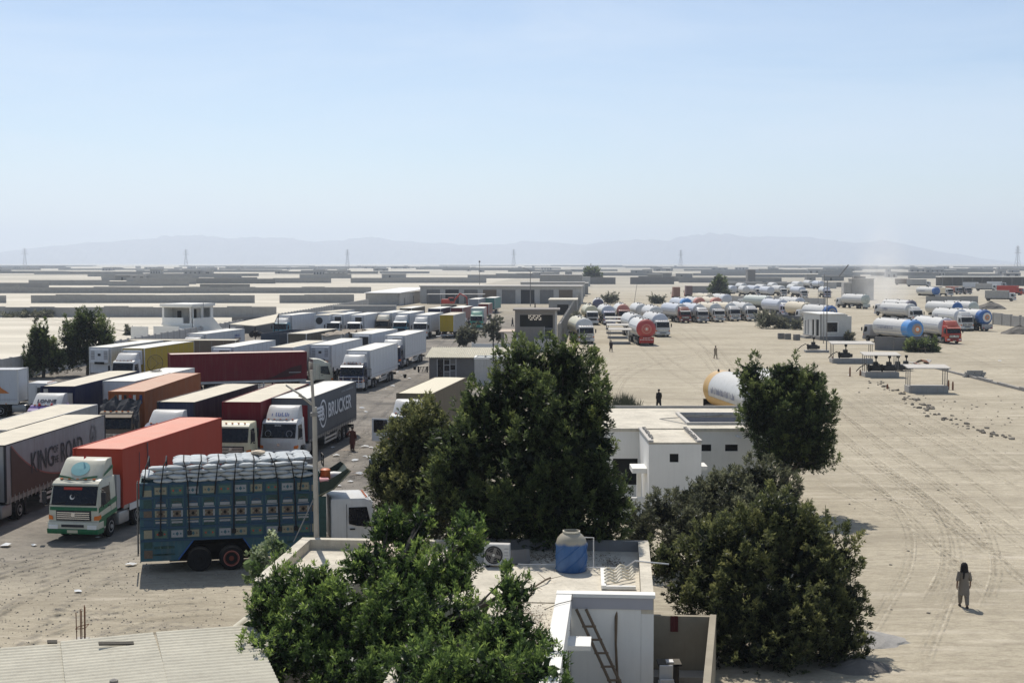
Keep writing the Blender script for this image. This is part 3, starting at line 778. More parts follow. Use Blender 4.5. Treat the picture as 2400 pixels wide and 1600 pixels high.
def tanker(label, FR, alpha, near='front', tank=None, end_near=None, end_far=None, cabk=None, L=10.5, r=1.45, zc=2.62, emblem=None, tail=None, det=1, px_is='cab', band=0.0, writing=None, group='gas tankers on the sandy lot', name='gas_tanker', wh=True, dots=True):
    """gas tanker; FR = pixel of the ground under the middle of its near end; near = which end faces the viewer"""
    a = R(alpha + 1.6 * math.sin(FR[0] * 7.3 + FR[1]))
    p = at(FR[0], FR[1], 0); p.z = 0
    root = thing(name, label, 'tanker', p, -a, group)
    off = 2.9 if near == 'front' else 0.4
    dl = 0.62
    n = 28 if det else 18
    tank = tank or TANK_W
    y0, y1 = off, off + L
    part('tank', ('tank', L, r, n), lambda m: m.lathe([(r, 0.0)] + [(r, L * k / 4) for k in range(1, 5)], 'y', n), tank, root, (0, off, zc), smooth=True)
    part('tank_end', ('dome', r, n, 1), lambda m: m.lathe(list(reversed(dome(r, dl, 0, 1))) if False else dome(r, dl, 0, 1), 'y', n), end_near or tank, root, (0, y0, zc), smooth=True)
    part('tank_end', ('dome', r, n, -1), lambda m: m.lathe(dome(r, dl, 0, -1), 'y', n), end_far or tank, root, (0, y1, zc), smooth=True)
    if band and end_near is not None:
        part('painted_band', ('tband', round(band, 2), r, n), lambda m: m.lathe([(r + 0.006, 0.0), (r + 0.006, band)], 'y', n), end_near, root, (0, y0, zc), smooth=True)
    if band and end_far is not None and end_near is None:
        part('painted_band', ('tband', round(band, 2), r, n), lambda m: m.lathe([(r + 0.006, 0.0), (r + 0.006, band)], 'y', n), end_far, root, (0, y1 - band, zc), smooth=True)
    if emblem:
        for (ra, rb, mt, k) in emblem:
            part('emblem_ring', ('emb', ra, rb, r, k), lambda m: m.loft([[(q * math.cos(2 * math.pi * j / 24), t, q * math.sin(2 * math.pi * j / 24)) for j in range(24)] for q, t in dome(r, dl, 0, 1, ra, rb, 0.008 + 0.006 * k, 2)], cap=(ra < 0.02)), mt, root, (0, y0, zc), smooth=True)
    # fittings on the crown of the tank
    if dots:
        for yy in (y0 + 0.5, y0 + L * 0.42, y1 - 0.6):
            for s in (-0.42, 0.42):
                part('lifting_lug', 'lug', lambda m: m.box(-0.09, 0.09, -0.14, 0.14, -0.05, 0.13), DARK, root, (s, yy, zc + math.sqrt(r * r - s * s)))
        part('manhole', 'manhole', lambda m: m.lathe([(0.3, 0), (0.3, 0.14), (0.24, 0.2), (0.02, 0.22)], 'z', 12), GREYM, root, (0, y0 + L * 0.55, zc + r - 0.03))
        part('top_walkway', ('walk', L, r), lambda m: (m.tube([(-0.18, 0.8, 0), (-0.18, L - 0.8, 0)], 0.025, 5), m.tube([(0.18, 0.8, 0), (0.18, L - 0.8, 0)], 0.025, 5)), STEEL_T, root, (0, off, zc + r + 0.05))
    if det:
        for s in (-1, 1): part('side_pipe', ('spipe', L, r, s), lambda m: m.tube([(s * (r * 0.72 + 0.12), 0.6, -r * 0.72), (s * (r * 0.72 + 0.12), L - 0.6, -r * 0.72)], 0.05, 6), GREYM, root, (0, off, zc))
        yl = (off - 0.35) if near == 'rear' else (y1 + 0.35)
        part('end_ladder', ('elad', near), lambda m: (m.tube([(-0.15, 0, 1.2), (-0.15, 0.15, 3.9)], 0.022, 5), m.tube([(0.15, 0, 1.2), (0.15, 0.15, 3.9)], 0.022, 5), *[m.tube([(-0.15, 0.08, 1.4 + 0.3 * q), (0.15, 0.08, 1.4 + 0.3 * q)], 0.016, 4) for q in range(8)]), GREYM, root, (r * 0.62, yl, 0))
        part('valve_box', 'vbox', lambda m: (m.box(-0.35, 0.35, -0.3, 0.3, -0.25, 0.25), m.box(-0.1, 0.1, -0.4, -0.3, -0.1, 0.1)), P_RED, root, (0.9, off + L * 0.3, 0.95))
        part('belly_stripe', ('bstr', L, r), lambda m: m.add([(-(r + 0.006) * math.cos(q), y, (r + 0.006) * math.sin(q)) for y in (0.3, L - 0.3) for q in (R(14), R(11), R(-16), R(-19))], [(0, 1, 5, 4), (2, 3, 7, 6)]), INK_F, root, (0, off, zc))
    part('chassis', ('tkch', L, near), lambda m: (m.box(-0.6, -0.38, off - (0.3 if near == 'rear' else -0.2), y1 - 0.1, 0.8, 1.2), m.box(0.38, 0.6, off - (0.3 if near == 'rear' else -0.2), y1 - 0.1, 0.8, 1.2), m.box(-1.0, 1.0, off + 1.0, off + 1.4, 1.0, 1.4), m.box(-1.0, 1.0, y1 - 1.6, y1 - 1.2, 1.0, 1.4), m.box(-1.1, 1.1, off + 3.2, y1 - 3.4, 0.75, 0.95)), DARK, root)
    sgn_rear = [y1 - 1.2, y1 - 2.55] if near == 'front' else [y0 + 1.1, y0 + 2.45]
    for yy in sgn_rear:
        for s in (-1, 1): wheel(root, s * 1.02, yy, w=0.5, det=det)
    if det:
        for s in (-1, 1):
            bx('side_locker', (-0.25, 0.25, -0.7, 0.7, -0.3, 0.3), GREYM, root, (s * 1.0, off + L * 0.5, 0.85))
    if near == 'rear':
        tm = tail or P_GREY
        t_ = part('tail_panel', 'tailp', lambda m: m.box(-1.15, 1.15, -0.62, -0.40, 0.55, 1.35), tm, root, bevel=0.03, loc=(0, off - 0.1, 0))
        for k in range(9): bx('reflector', (-0.05, 0.05, -0.015, 0.01, -0.09, 0.09), EMB_W, t_, (-0.96 + 0.24 * k, -0.625, 0.95), (0, 0.5, 0))
        for k in range(5): bx('reflector', (-0.05, 0.05, -0.015, 0.01, -0.07, 0.07), EMB_W, t_, (-0.48 + 0.24 * k, -0.625, 1.22), (0, 0.5, 0))
        bx('bumper', (-1.15, 1.15, -0.60, -0.45, 0.42, 0.54), tm, root, (0, off - 0.1, 0))
        for s in (-1, 1): bx('tail_lamp', (-0.16, 0.16, -0.03, 0.02, -0.07, 0.07), REDL, root, (s * 0.85, off - 0.74, 0.68))
        if cabk is not None:
            k = dict(cabk); c_ = k.pop('col'); k.pop('axles', 0)
            tr = bpy.data.objects.new('tractor_unit', None); link(tr, root); tr.location = (0, y1 + 3.4, 0); tr.rotation_euler = (0, 0, math.pi)
            cab(tr, 0.0, c_, det=0, **k)
            for s in (-1, 1):
                wheel(root, s * 1.05, y1 + 2.0, det=0); wheel(root, s * 0.98, y1 - 0.6, w=0.5, det=0)
    elif cabk is not None:
        k = dict(cabk); c_ = k.pop('col'); k.pop('axles', 0)
        tractor(root, 0.0, c_, 2, det, **k)
    if writing:
        mt, ln, size = writing
        scribble('painted_script', root, mt, (-(r + 0.012), y0 + L * 0.86, zc - 0.2), (math.pi / 2, 0, -math.pi / 2), ln, size, int(FR[0]), 0.0)
    return root
EMBLEM = lambda c1, c2, c3: [(0.36, 0.62, c1, 0), (0.22, 0.36, c2, 0), (0.003, 0.22, c3, 0)]
# ------------------------------------------------------------------ lorries in the gravel yard
ROOF_TAN = M('dusty_roof_tan', (0.60, 0.54, 0.42), 0.9, var=0.16, scale=0.8, dust=0.2)
ROOF_WH = M('dusty_roof_white', (0.72, 0.695, 0.62), 0.8, var=0.10, scale=0.5, dust=0.2)
CUR_GREY = M('grey_curtain', (0.095, 0.105, 0.12), 0.6, spec=0.15, var=0.08, scale=1.0, streak=0.2, dust=0.3)
CUR_KING = M('pale_grey_curtain', (0.31, 0.305, 0.30), 0.6, spec=0.15, var=0.10, scale=1.2, streak=0.35)
CUR_BROWN = M('faded_brown_curtain', (0.10, 0.062, 0.05), 0.65, spec=0.15, var=0.12, scale=1.2)
CUR_RED = M('dark_red_curtain', (0.14, 0.009, 0.017), 0.6, spec=0.12, var=0.10, scale=0.8, streak=0.15)
CUR_MAR = M('maroon_navy_curtain', (0.035, 0.012, 0.026), 0.6, spec=0.12, var=0.12, streak=0.15)
CUR_ORANGE = M('orange_red_curtain', (0.36, 0.05, 0.028), 0.6, spec=0.12, var=0.06, scale=0.6, streak=0.08)
ROOF_ORANGE = M('sunbleached_orange_roof', (0.62, 0.22, 0.15), 0.8, var=0.06, dust=0.3)
CONT_OR = M('orange_brown_container', (0.29, 0.088, 0.03), 0.65, spec=0.15, var=0.14, streak=0.35, dust=0.2)
ROOF_CO = M('faded_container_roof', (0.50, 0.25, 0.16), 0.85, var=0.1, dust=0.45)
NAVY_C = M('navy_curtain', (0.010, 0.014, 0.05), 0.6, spec=0.12, var=0.1, streak=0.12)
YELLOW = M('yellow_box_paint', (0.42, 0.29, 0.022), 0.5, spec=0.15, var=0.07, streak=0.2, dust=0.4)
KHAKI = M('khaki_canvas', (0.135, 0.115, 0.083), 0.75, spec=0.12, var=0.10, streak=0.2)
GREYBOX = M('worn_grey_box', (0.36, 0.35, 0.33), 0.7, var=0.12, streak=0.35, dust=0.5)
TEAL_C = M('teal_curtain', (0.09, 0.22, 0.20), 0.6, var=0.1, streak=0.15)
DARKNAVY = M('dark_slate_paint', (0.04, 0.055, 0.08), 0.6, var=0.1, dust=0.3)

# A  KING OF THE ROAD
t = semi('pale grey curtain-sided lorry lettered KING OF THE ROAD with brown swoosh', (13, 1043), 3.6, 'curtain', CUR_KING, L=13.9, roof=ROOF_TAN, front=CUR_KING, folds=0.02, frame=DGREY, cabk=dict(col=P_WHITE), sag=0.03)
HX = 2.55 / 2 + 0.03
def swoosh(m):
    pts = []
    n = 16
    for i in range(n + 1):
        u = i / n; y = 0.55 + 8.6 * u; zt_ = 3.86 - 2.35 * (1 - (1 - u) ** 2.6) if u > 0 else 3.86
        pts.append((y, zt_))
    vs = [(HX, y, 1.32) for y, z in pts] + [(HX, y, max(1.34, z)) for y, z in pts]
    m.add(vs, [(i, i + 1, n + 2 + i, n + 1 + i) for i in range(n)])
part('printed_swoosh', 'swoosh', swoosh, CUR_BROWN, t)
def swline(m):
    n = 16; vs = []
    for i in range(n + 1):
        u = i / n; y = 0.55 + 8.6 * u; z = 3.86 - 2.35 * (1 - (1 - u) ** 2.6)
        vs += [(HX + 0.003, y, max(1.34, z)), (HX + 0.003, y + 0.03, max(1.40, z + 0.07))]
    m.add(vs, [(2 * i, 2 * i + 2, 2 * i + 3, 2 * i + 1) for i in range(n)])
part('printed_line', 'swline', swline, M('faded_red_print', (0.30, 0.10, 0.08), 0.6), t)
CH = M('charcoal_lettering', (0.045, 0.045, 0.048), 0.7)
text('lettering', 'KING', 1.55, CH, t, (HX + 0.006, 2.9, 2.15), SIDE_R, bold=0.005, sx=0.84)
text('lettering', 'OF', 0.56, CH, t, (HX + 0.006, 5.95, 2.80), SIDE_R, bold=0.005, sx=0.9)
text('lettering', 'THE', 0.56, CH, t, (HX + 0.006, 5.82, 2.24), SIDE_R, bold=0.005, sx=0.8)
text('lettering', 'ROAD', 1.55, CH, t, (HX + 0.006, 6.95, 2.15), SIDE_R, bold=0.005, sx=0.74)
def lionhead(m):
    c = (11.9, 3.0); n = 22
    ang = [2 * math.pi * k / n for k in range(n)]
    ro = [0.62 + 0.05 * (k % 2) for k in range(n)]
    m.add([(HX + 0.008, c[0] + 0.62 * ro[k] / 0.62 * math.cos(a) * 0.75, c[1] + ro[k] * math.sin(a)) for k, a in enumerate(ang)] + [(HX + 0.008, c[0] + 0.36 * math.cos(a), c[1] + 0.5 * math.sin(a)) for a in ang], [(k, (k + 1) % n, n + (k + 1) % n, n + k) for k in range(n)])
    for (y, z, a, b_) in ((11.75, 3.15, 0.12, 0.10), (12.05, 3.12, 0.11, 0.10), (11.9, 2.85, 0.2, 0.12), (11.88, 2.98, 0.1, 0.1)):
        m.add([(HX + 0.008, y - a, z - b_), (HX + 0.008, y + a, z - b_), (HX + 0.008, y + a * 0.6, z + b_), (HX + 0.008, y - a * 0.6, z + b_)], [(0, 1, 2, 3)])
part('printed_emblem', 'emblem_head', lionhead, M('grey_print', (0.20, 0.20, 0.20), 0.7), t)
def buckles(t, L, n, mat, y0=0.4):
    for k in range(n):
        bx('curtain_strap', (-0.008, 0.012, -0.03, 0.03, 0.98, 1.42), mat, t, (HX + 0.003, y0 + (L - y0 - 0.3) * k / (n - 1), 0))
buckles(t, 13.6, 26, GREYBOX)

# B neighbour
semi('grey-sided trailer with bare dusty roof behind the KING OF THE ROAD lorry', (22, 1007), 3.0, 'box', GREYBOX, L=13.6, roof=ROOF_TAN)

# C orange-red trailer with the green and white cab
t = semi('bright orange-red curtain lorry with green and white cab', (288, 1052), 8.0, 'curtain', CUR_ORANGE, L=13.8, roof=ROOF_ORANGE, front=CUR_ORANGE, frame=CUR_ORANGE, folds=0.008, gap=2.72)
c = tractor(t, -2.72, P_CREAMW, 2, 1, fair=P_CREAMW, fair_h=0.86, bump=P_CREAMW, grille='slats')
part('green_sill', 'gs1', lambda m: m.prism_x([(-0.125, 0.38), (-0.16, 0.50), (-0.155, 0.62), (-0.05, 0.62), (0.5, 0.62), (0.5, 0.38)], 1.252), P_GREEN, c)
part('green_front_band', 'gs2', lambda m: front_patch(m, -1.16, 1.16, 1.46, 1.62, 0.012, 0.025, 6, 1), P_GREEN, c)
for s in (-1, 1):
    part('green_side_band', ('gs3', s), lambda m: side_patch(m, s, [(0.03, 1.36), (2.05, 1.62), (2.05, 1.86), (0.06, 1.58)], 0.006), P_GREEN, c)
    part('green_lower_panel', ('gs4', s), lambda m: side_patch(m, s, [(0.06, 0.64), (0.78, 0.64), (0.84, 0.98), (2.04, 1.12), (2.04, 1.32), (0.05, 1.12)], 0.005), P_GREEN, c)
    part('green_fairing_stripe', ('gs5', s), lambda m: m.add([(s * 1.075, 0.9, 2.93), (s * 1.078, 2.0, 3.22), (s * 1.068, 2.0, 3.38), (s * 1.072, 1.05, 3.06)], [(0, 1, 2, 3)]), P_GREEN, c)
    part('green_fairing_flash', ('gs6', s), lambda m: m.add([(s * 0.05, 0.40, 2.86), (s * 0.95, 0.52, 2.93), (s * 0.95, 0.58, 3.03), (s * 0.35, 0.44, 2.96)], [(0, 1, 2, 3)]), P_GREEN, c)
EMB_T = M('pale_teal_print', (0.22, 0.42, 0.42), 0.6)
def femb(m):
    n = 24; vs = [(0, 0, 0)]
    for k in range(n):
        a = 2 * math.pi * k / n; x = 0.46 * math.cos(a); z = 3.30 + 0.29 * math.sin(a); tt = (z - 2.84) / 0.86
        vs.append((x, 0.50 + 0.75 * tt ** 1.15 - 0.075 + 0.05 * abs(x), z))
    vs[0] = (0, 0.50 + 0.75 * (0.46 / 0.86) ** 1.15 - 0.08, 3.30)
    m.add(vs, [(0, 1 + k, 1 + (k + 1) % n) for k in range(n)])
part('printed_emblem', 'femb', femb, EMB_T, c)
part('wind_banner', 'wbanner', lambda m: front_patch(m, -0.55, 0.35, 2.40, 2.52, 0.02, 0.035, 4, 1), M('red_banner', (0.42, 0.03, 0.015), 0.6), c)
part('red_pennant', 'pennant', lambda m: m.add([(0, 1.15, 3.70), (0.03, 1.15, 3.88), (0.16, 1.13, 3.80)], [(0, 1, 2)]), M('red_cloth', (0.5, 0.02, 0.02), 0.8), c)
part('crescent_sticker', 'crescent', lambda m: m.add([(0.12 * math.cos(a) - 0.1, front_y(2.08 + 0.12 * math.sin(a)) - 0.05, 2.08 + 0.12 * math.sin(a)) for a in [2.2 + 4.6 * k / 10 for k in range(11)]] + [(0.09 * math.cos(a) - 0.075, front_y(2.1 + 0.09 * math.sin(a)) - 0.05, 2.11 + 0.09 * math.sin(a)) for a in [2.2 + 4.6 * k / 10 for k in range(11)]], [(k, k + 1, 12 + k, 11 + k) for k in range(10)]), EMB_W, c)
part('wind_deflector', 'wdefl', lambda m: m.prism_x([(2.1, 1.2), (2.5, 1.2), (2.55, 2.5), (2.45, 2.8), (2.1, 2.85)], 1.2), P_GREY, c)
bx('lashing_strap', (-0.006, 0.012, -0.035, 0.035, 1.3, 3.95), INK, t, (HX, 3.15, 0), (0.06, 0, 0))
bx('curtain_tear', (-0.006, 0.010, -0.015, 0.015, 2.3, 3.6), INK, t, (HX, 1.9, 0))
bx('white_side_board', (-0.01, 0.02, 0, 12, 0.92, 1.24), P_WHITE, t, (HX, 0.6, 0))

# X  BRUCKER
t = semi('slate grey curtain lorry lettered BRUCKER with white cab and red headboard', (724.5, 933.4), 6.8, 'curtain', CUR_GREY, L=13.6, roof=ROOF_WH, front=CUR_RED, frame=CUR_GREY, folds=0.006, gap=2.85)
c = tractor(t, -2.85, P_WHITE, 2, 1, fair=P_WHITE, fair_h=0.80, visor=None, gmat=P_WHITE, grille='bars')
bx('grey_headboard_panel', (-1.2, 1.2, -0.02, 0.02, 3.55, 3.92), CUR_GREY, t, (0, 0.02, 0))  # grey strip across the top of the red headboard
text('lettering', 'BRUCKER', 1.42, INK_W, t, (HX + 0.004, 4.9, 2.22), SIDE_R, bold=0.028, sx=1.12)
def wingb(m):
    n = 26; cy, cz = 3.55, 2.62
    for (a0, b0, a1, b1) in ((0.95, 0.98, 0.80, 0.82),):
        vs = [(HX + 0.004, cy + a0 * math.cos(2 * math.pi * k / n), cz + b0 * math.sin(2 * math.pi * k / n)) for k in range(n)] + [(HX + 0.004, cy + a1 * math.cos(2 * math.pi * k / n), cz + b1 * math.sin(2 * math.pi * k / n)) for k in range(n)]
        m.add(vs, [(k, (k + 1) % n, n + (k + 1) % n, n + k) for k in range(n)])
    for i, (y0, y1, z) in enumerate(((1.35, 3.6, 3.10), (1.7, 3.5, 2.84), (2.0, 3.4, 2.58), (2.3, 3.3, 2.32))):
        m.add([(HX + 0.005, y0, z + 0.09), (HX + 0.005, y0 + 0.22, z - 0.09), (HX + 0.005, y1, z - 0.09), (HX + 0.005, y1, z + 0.09)], [(0, 1, 2, 3)])
part('printed_winged_emblem', 'wingb', wingb, INK_W, t)
text('lettering', 'B', 1.25, INK_W, t, (HX + 0.007, 3.15, 2.17), SIDE_R, bold=0.03)
scribble('small_print', t, M('grey_lettering', (0.28, 0.30, 0.32), 0.6), (HX + 0.003, 8.8, 3.58), SIDE_R, 3.6, 0.16, 1)
buckles(t, 13.6, 24, M('dark_strap', (0.10, 0.10, 0.11), 0.7))
scribble('fairing_script', c, INK_B, (-0.6, 0.55, 3.04), (R(52), 0, 0), 1.1, 0.28, 2, lift=0.02)
text('sun_strip_script', 'BASRA', 0.15, EMB_W, c, (-0.3, 0.16, 2.44), (R(70), 0, 0), extrude=0.01)
for k, (rad) in enumerate((0.26, 0.26)): part('windshield_sticker', ('wst', k), lambda m: m.loft([[((-0.7 if k == 0 else 0.7) + q * math.cos(2 * math.pi * j / 14), -0.045 + 0.3 * 0.25 + 0.3 * q * math.sin(2 * math.pi * j / 14), 1.98 + q * math.sin(2 * math.pi * j / 14)) for j in range(14)] for q in (0.18, 0.21)], cap=False), P_GREY, c)

# Y dark red trailer, pale cab
t = semi('dark red curtain lorry with small pale yellow cab', (611, 942), 4.6, 'curtain', CUR_RED, L=13.8, roof=ROOF_TAN, front=CUR_RED, frame=CUR_RED, folds=0.01, cabk=dict(col=M('pale_yellow_cab', (0.60, 0.56, 0.38), 0.45, dust=0.4, streak=0.2), fair=None), gap=2.6)
# Z maroon trailer with blue cab
t = semi('maroon-navy curtain lorry with sagging roof and blue cab', (457, 942), 6.7, 'curtain', CUR_MAR, L=13.6, roof=ROOF_TAN, front=P_NAVY, frame=DGREY, folds=0.02, cabk=dict(col=P_BLUE, fair=P_WHITE, fair_h=0.75), gap=2.8, sag=0.06)
# W khaki trailer beside the shed, white cab with open door
t = semi('khaki canvas lorry beside the corrugated shed, white cab door open', (1014, 922), 8.0, 'curtain', KHAKI, L=13.6, roof=M('pale_khaki_roof', (0.62, 0.56, 0.42), 0.9, var=0.06), front=KHAKI, frame=KHAKI, folds=0.008, gap=2.8)
c = tractor(t, -2.8, P_WHITE, 2, 1, fair=P_WHITE, fair_h=0.85, grille='bars', gmat=P_WHITE)
d_ = part('open_door', 'odoor', lambda m: m.box(-1.25, 0.0, -0.03, 0.03, 0.95, 2.5), P_WHITE, c, (-1.24, 0.28, 0), (0, 0, R(-12)), bevel=0.02)
bx('door_lining', (-1.1, -0.12, -0.045, -0.02, 1.55, 2.4), GLASS, d_)
# D orange-brown container and its tarp-draped cab
t = semi('orange-brown corrugated container on a trailer behind a tarp-covered cab', (339, 917), 0.8, 'container', CONT_OR, L=16.5, roof=ROOF_CO, frame=CONT_OR, gap=2.9, cabk=dict(col=P_BROWN, fair=None, visor=P_BROWN, gmat=P_BROWN))
for k, (x, mt) in enumerate(((-0.75, P_BROWN), (-0.45, P_WHITE), (-0.1, DGREY), (0.25, P_RED), (0.55, P_WHITE), (1.0, P_BLUE))):
    bx('end_marking', (-0.09, 0.09, -0.02, 0.02, 2.95 + 0.1 * (k % 3), 3.75), mt, t, (x, 0.0, 0))
def tarp(m):
    r = random.Random(4); n = 12; vs = []
    for j in range(9):
        for i in range(n + 1):
            x = -1.3 + 2.6 * i / n; tt = j / 8
            y = -2.75 + 1.7 * tt if tt < 0.7 else -1.56
            z = 2.0 + 1.5 * math.sin(min(1, tt * 1.3) * 1.57) + 0.25 * math.sin(i * 1.3 + j) * 0.4 + r.uniform(-0.08, 0.08) + (0.3 if i in (3, 4, 8) else 0) * tt
            vs.append((x * (1.05 + 0.05 * math.sin(j * 2)), y, z))
    m.add(vs, [(j * (n + 1) + i, j * (n + 1) + i + 1, (j + 1) * (n + 1) + i + 1, (j + 1) * (n + 1) + i) for j in range(8) for i in range(n)])
part('draped_tarp', 'tarp', tarp, M('shade_darkened_tarp', (0.055, 0.055, 0.058), 0.9, var=0.2), t, (0.15, 0, 0))  # tarp colour lowered to stand for the container's shade on it
# E navy
t = semi('navy blue curtain lorry with lettered white fairing and purple cab front', (176, 905), 3.0, 'curtain', NAVY_C, L=14.6, roof=ROOF_TAN, front=NAVY_C, frame=NAVY_C, folds=0.01, gap=2.85)
c = tractor(t, -2.85, P_PURPLE, 2, 1, fair=P_WHITE, fair_h=0.75, visor=P_PURPLE)
text('fairing_lettering', 'LONNE', 0.40, INK, c, (-0.68, 0.62, 3.02), (R(48), 0, 0), bold=0.012, extrude=0.03)
for s in (-1, 1): part('beacon', 'beacon', lambda m: m.lathe([(0.09, 0), (0.08, 0.16), (0.02, 0.2)], 'z', 10), REDL, c, (s * 0.45, 0.45, 2.8))
bx('vent_panel', (-0.24, 0.24, -0.03, 0.02, -0.6, 0.5), GREYBOX, t, (0.85, -0.01, 3.0))
bx('vent_panel', (-0.16, 0.16, -0.03, 0.02, -0.2, 0.2), GREYBOX, t, (-0.9, -0.01, 3.6))
# F pale trailer squeezed between navy and orange
semi('pale trailer with bare white roof between the navy and orange-brown boxes', (317, 893), 6.0, 'box', REEFER, roof=ROOF_WH)
# G lorry at the left edge, facing right
pG = at(42, 945, 1.15)
t = thing('articulated_truck', 'white box lorry with orange triangle, seen from its side', 'truck', (pG.x, pG.y + 1.3, 0), R(90), 'lorries parked in the gravel yard')
trailer(t, 'box', REEFER, 13.6, 4.0)
tractor(t, -2.9, P_WHITE, 2, 1)
part('orange_triangle', 'otri', lambda m: m.add([(-1.29, 3.6, 2.45), (-1.29, 1.4, 2.45), (-1.29, 0.7, 2.0), (-1.29, 3.6, 2.0)] + [(-1.29, 3.6, 2.9), (-1.29, 1.7, 2.9)], [(0, 1, 2, 3), (4, 5, 1, 0)]), M('orange_print', (0.55, 0.17, 0.03), 0.5), t)
bx('yellow_locker', (-0.3, 0.3, -1.1, 1.1, -0.35, 0.35), YELLOW, t, (-1.0, 3.5, 0.75))
# H, I
t = semi('white refrigerated trailer standing without a cab beside the two shrubs', (261.5, 813.5), 9.0, 'reefer', REEFER, roof=ROOF_WH, unit='vents')
t = semi('yellow refrigerated lorry with white cab', (339, 816), 9.0, 'reefer', YELLOW, roof=ROOF_WH, unit='vents', cabk=dict(col=P_WHITE, fair=P_WHITE, fair_h=0.7))
# J transverse flat-roofed trailer
pJ = at(300, 797, 3.6)
t = thing('trailer', 'low tan-roofed trailer parked crossways behind the yellow lorry', 'trailer', (pJ.x + 13.0, pJ.y + 1.3, 0), R(91), 'lorries parked in the gravel yard')
trailer(t, 'box', P_BROWN, 13.0, 3.6, roof=ROOF_TAN, det=0, frame=ROOF_TAN)
# K
t = semi('white refrigerated lorry with blue and red lettering on its side', (484, 782), 9.5, 'reefer', REEFER, roof=ROOF_WH, unit='grille', cabk=dict(col=P_LBLUE, fair=P_WHITE, fair_h=0.75))
for k, (y_, l_, mt) in enumerate(((9.8, 1.9, INK_B), (7.9, 2.0, INK_B), (9.9, 2.0, P_DKRED), (9.7, 1.9, P_DKRED))):
    scribble('small_print', t, mt, (HX + 0.004, y_, (3.1, 2.62, 2.62, 2.15)[k]), SIDE_R, l_, 0.34, 3 + k)
semi('white box trailer with plain dark front left of its grey-roofed neighbour', (549, 813), 9.0, 'reefer', REEFER, roof=ROOF_WH, unit='grille')
semi('white box trailer with a dusty greyish roof behind the dark red trailer', (687, 814), 7.5, 'reefer', REEFER, roof=ROOF_TAN, unit=None)
semi('white refrigerated trailer with two vent columns behind a cream cab', (778, 808), 8.0, 'reefer', REEFER, roof=ROOF_WH, unit='vents')
# O dark red, crossways with cream cab facing right
pO = at(385, 831, 4.0); pO2 = at(708, 824, 4.0); aO = math.atan2(pO2.y - pO.y, pO2.x - pO.x)
t = thing('articulated_truck', 'dark red curtain lorry parked crossways with torn curtain and cream cab', 'truck', (pO2.x + math.sin(-aO) * -1.27 * 0, pO2.y + 1.27, 0), R(90) + aO, 'lorries parked in the gravel yard')
trailer(t, 'curtain', CUR_RED, 13.4, 4.0, roof=M('pinkish_dusty_roof', (0.62, 0.50, 0.42), 0.9, var=0.08), frame=CUR_RED, folds=0.012)
c = tractor(t, -2.75, P_CREAMW, 2, 1, fair=P_CREAMW, fair_h=0.35)
part('curtain_tear', 'tear', lambda m: m.add([(-HX - 0.004, 0.5, 1.9), (-HX - 0.004, 0.5, 2.7), (-HX - 0.004, 1.6, 2.45), (-HX - 0.004, 3.4, 1.55), (-HX - 0.004, 4.4, 1.3), (-HX - 0.004, 2.0, 1.5)], [(0, 1, 2, 3, 4, 5)]), M('torn_dark', (0.05, 0.012, 0.014), 0.8), t)
bx('pale_rope_rail', (-0.03, 0.03, -0.6, 0.6, -0.04, 0.04), P_GREY, t, (-HX - 0.01, 1.2, 1.95))
bx('pale_lower_rail', (-0.02, 0.02, 0, 13.2, -0.05, 0.05), P_WHITE, t, (-HX - 0.005, 0.1, 1.08))
for s in (-1, 1): bx('cab_pillar_trim', (-0.02, 0.02, -0.06, 0.06, 1.2, 2.6), CREAM, c, (s * 1.22, 1.7, 0))
# P big white reefer with dark cab and bull bar
t = semi('large white refrigerated lorry with dark bull-barred cab nearest the table', (868.6, 821), 7.0, 'reefer', REEFER, roof=ROOF_WH, unit='grille', gap=3.1)
c = tractor(t, -3.1, P_NAVY, 3, 1, fair=P_WHITE, fair_h=0.8, bullbar=True, bump=P_WHITE, visor=P_WHITE, grille='bars', gmat=P_MAROON)
scribble('fairing_print', c, INK, (-0.6, 0.44, 2.87), (R(60), 0, 0), 1.0, 0.15, 8, lift=0.02)
part('mirror_frame', 'mframe', lambda m: m.tube([(1.5, -0.1, 1.6), (2.05, -0.1, 1.6), (2.05, -0.1, 2.35), (1.5, -0.1, 2.35), (1.5, -0.1, 1.6)], 0.04, 5), DARK, c)
# Q, R
semi('white refrigerated lorry with dark blue cab behind the large one', (950, 786), 7.3, 'reefer', REEFER, roof=ROOF_WH, unit='grille', cabk=dict(col=P_NAVY, fair=P_WHITE, fair_h=0.7))
semi('white refrigerated trailer half hidden behind two white boxes', (872, 782), 9.0, 'reefer', REEFER, roof=ROOF_WH, unit='grille')
# S group
semi('tan dusty-roofed box trailer with a grey front panel', (718.6, 781.6), 9.5, 'box', KHAKI, roof=ROOF_TAN, front=GREYBOX, det=0)
t = semi('grey worn box trailer under a ragged tarpaulin', (800, 784), 9.5, 'box', GREYBOX, roof=ROOF_TAN, det=0, zt=3.9)
part('ragged_tarpaulin', 'ragtarp', lambda m: m.add([(x * 1.35, y, 3.95 + 0.14 * math.sin(x * 3 + y * 1.7) + 0.1 * math.sin(y * 4.1)) for y in [k * 0.7 - 0.3 for k in range(18)] for x in (-1, -0.4, 0.3, 1)], [(j * 4 + i, j * 4 + i + 1, j * 4 + i + 5, j * 4 + i + 4) for j in range(17) for i in range(3)]), P_BROWN, t)
semi('narrow tan box trailer beside the ragged tarpaulin', (843, 781), 9.5, 'box', KHAKI, roof=ROOF_TAN, det=0, zt=3.9)
semi('dark slate open-topped tipper trailer', (655, 782), 10.0, 'open', DARKNAVY, L=11.0, zt=3.8, det=0)
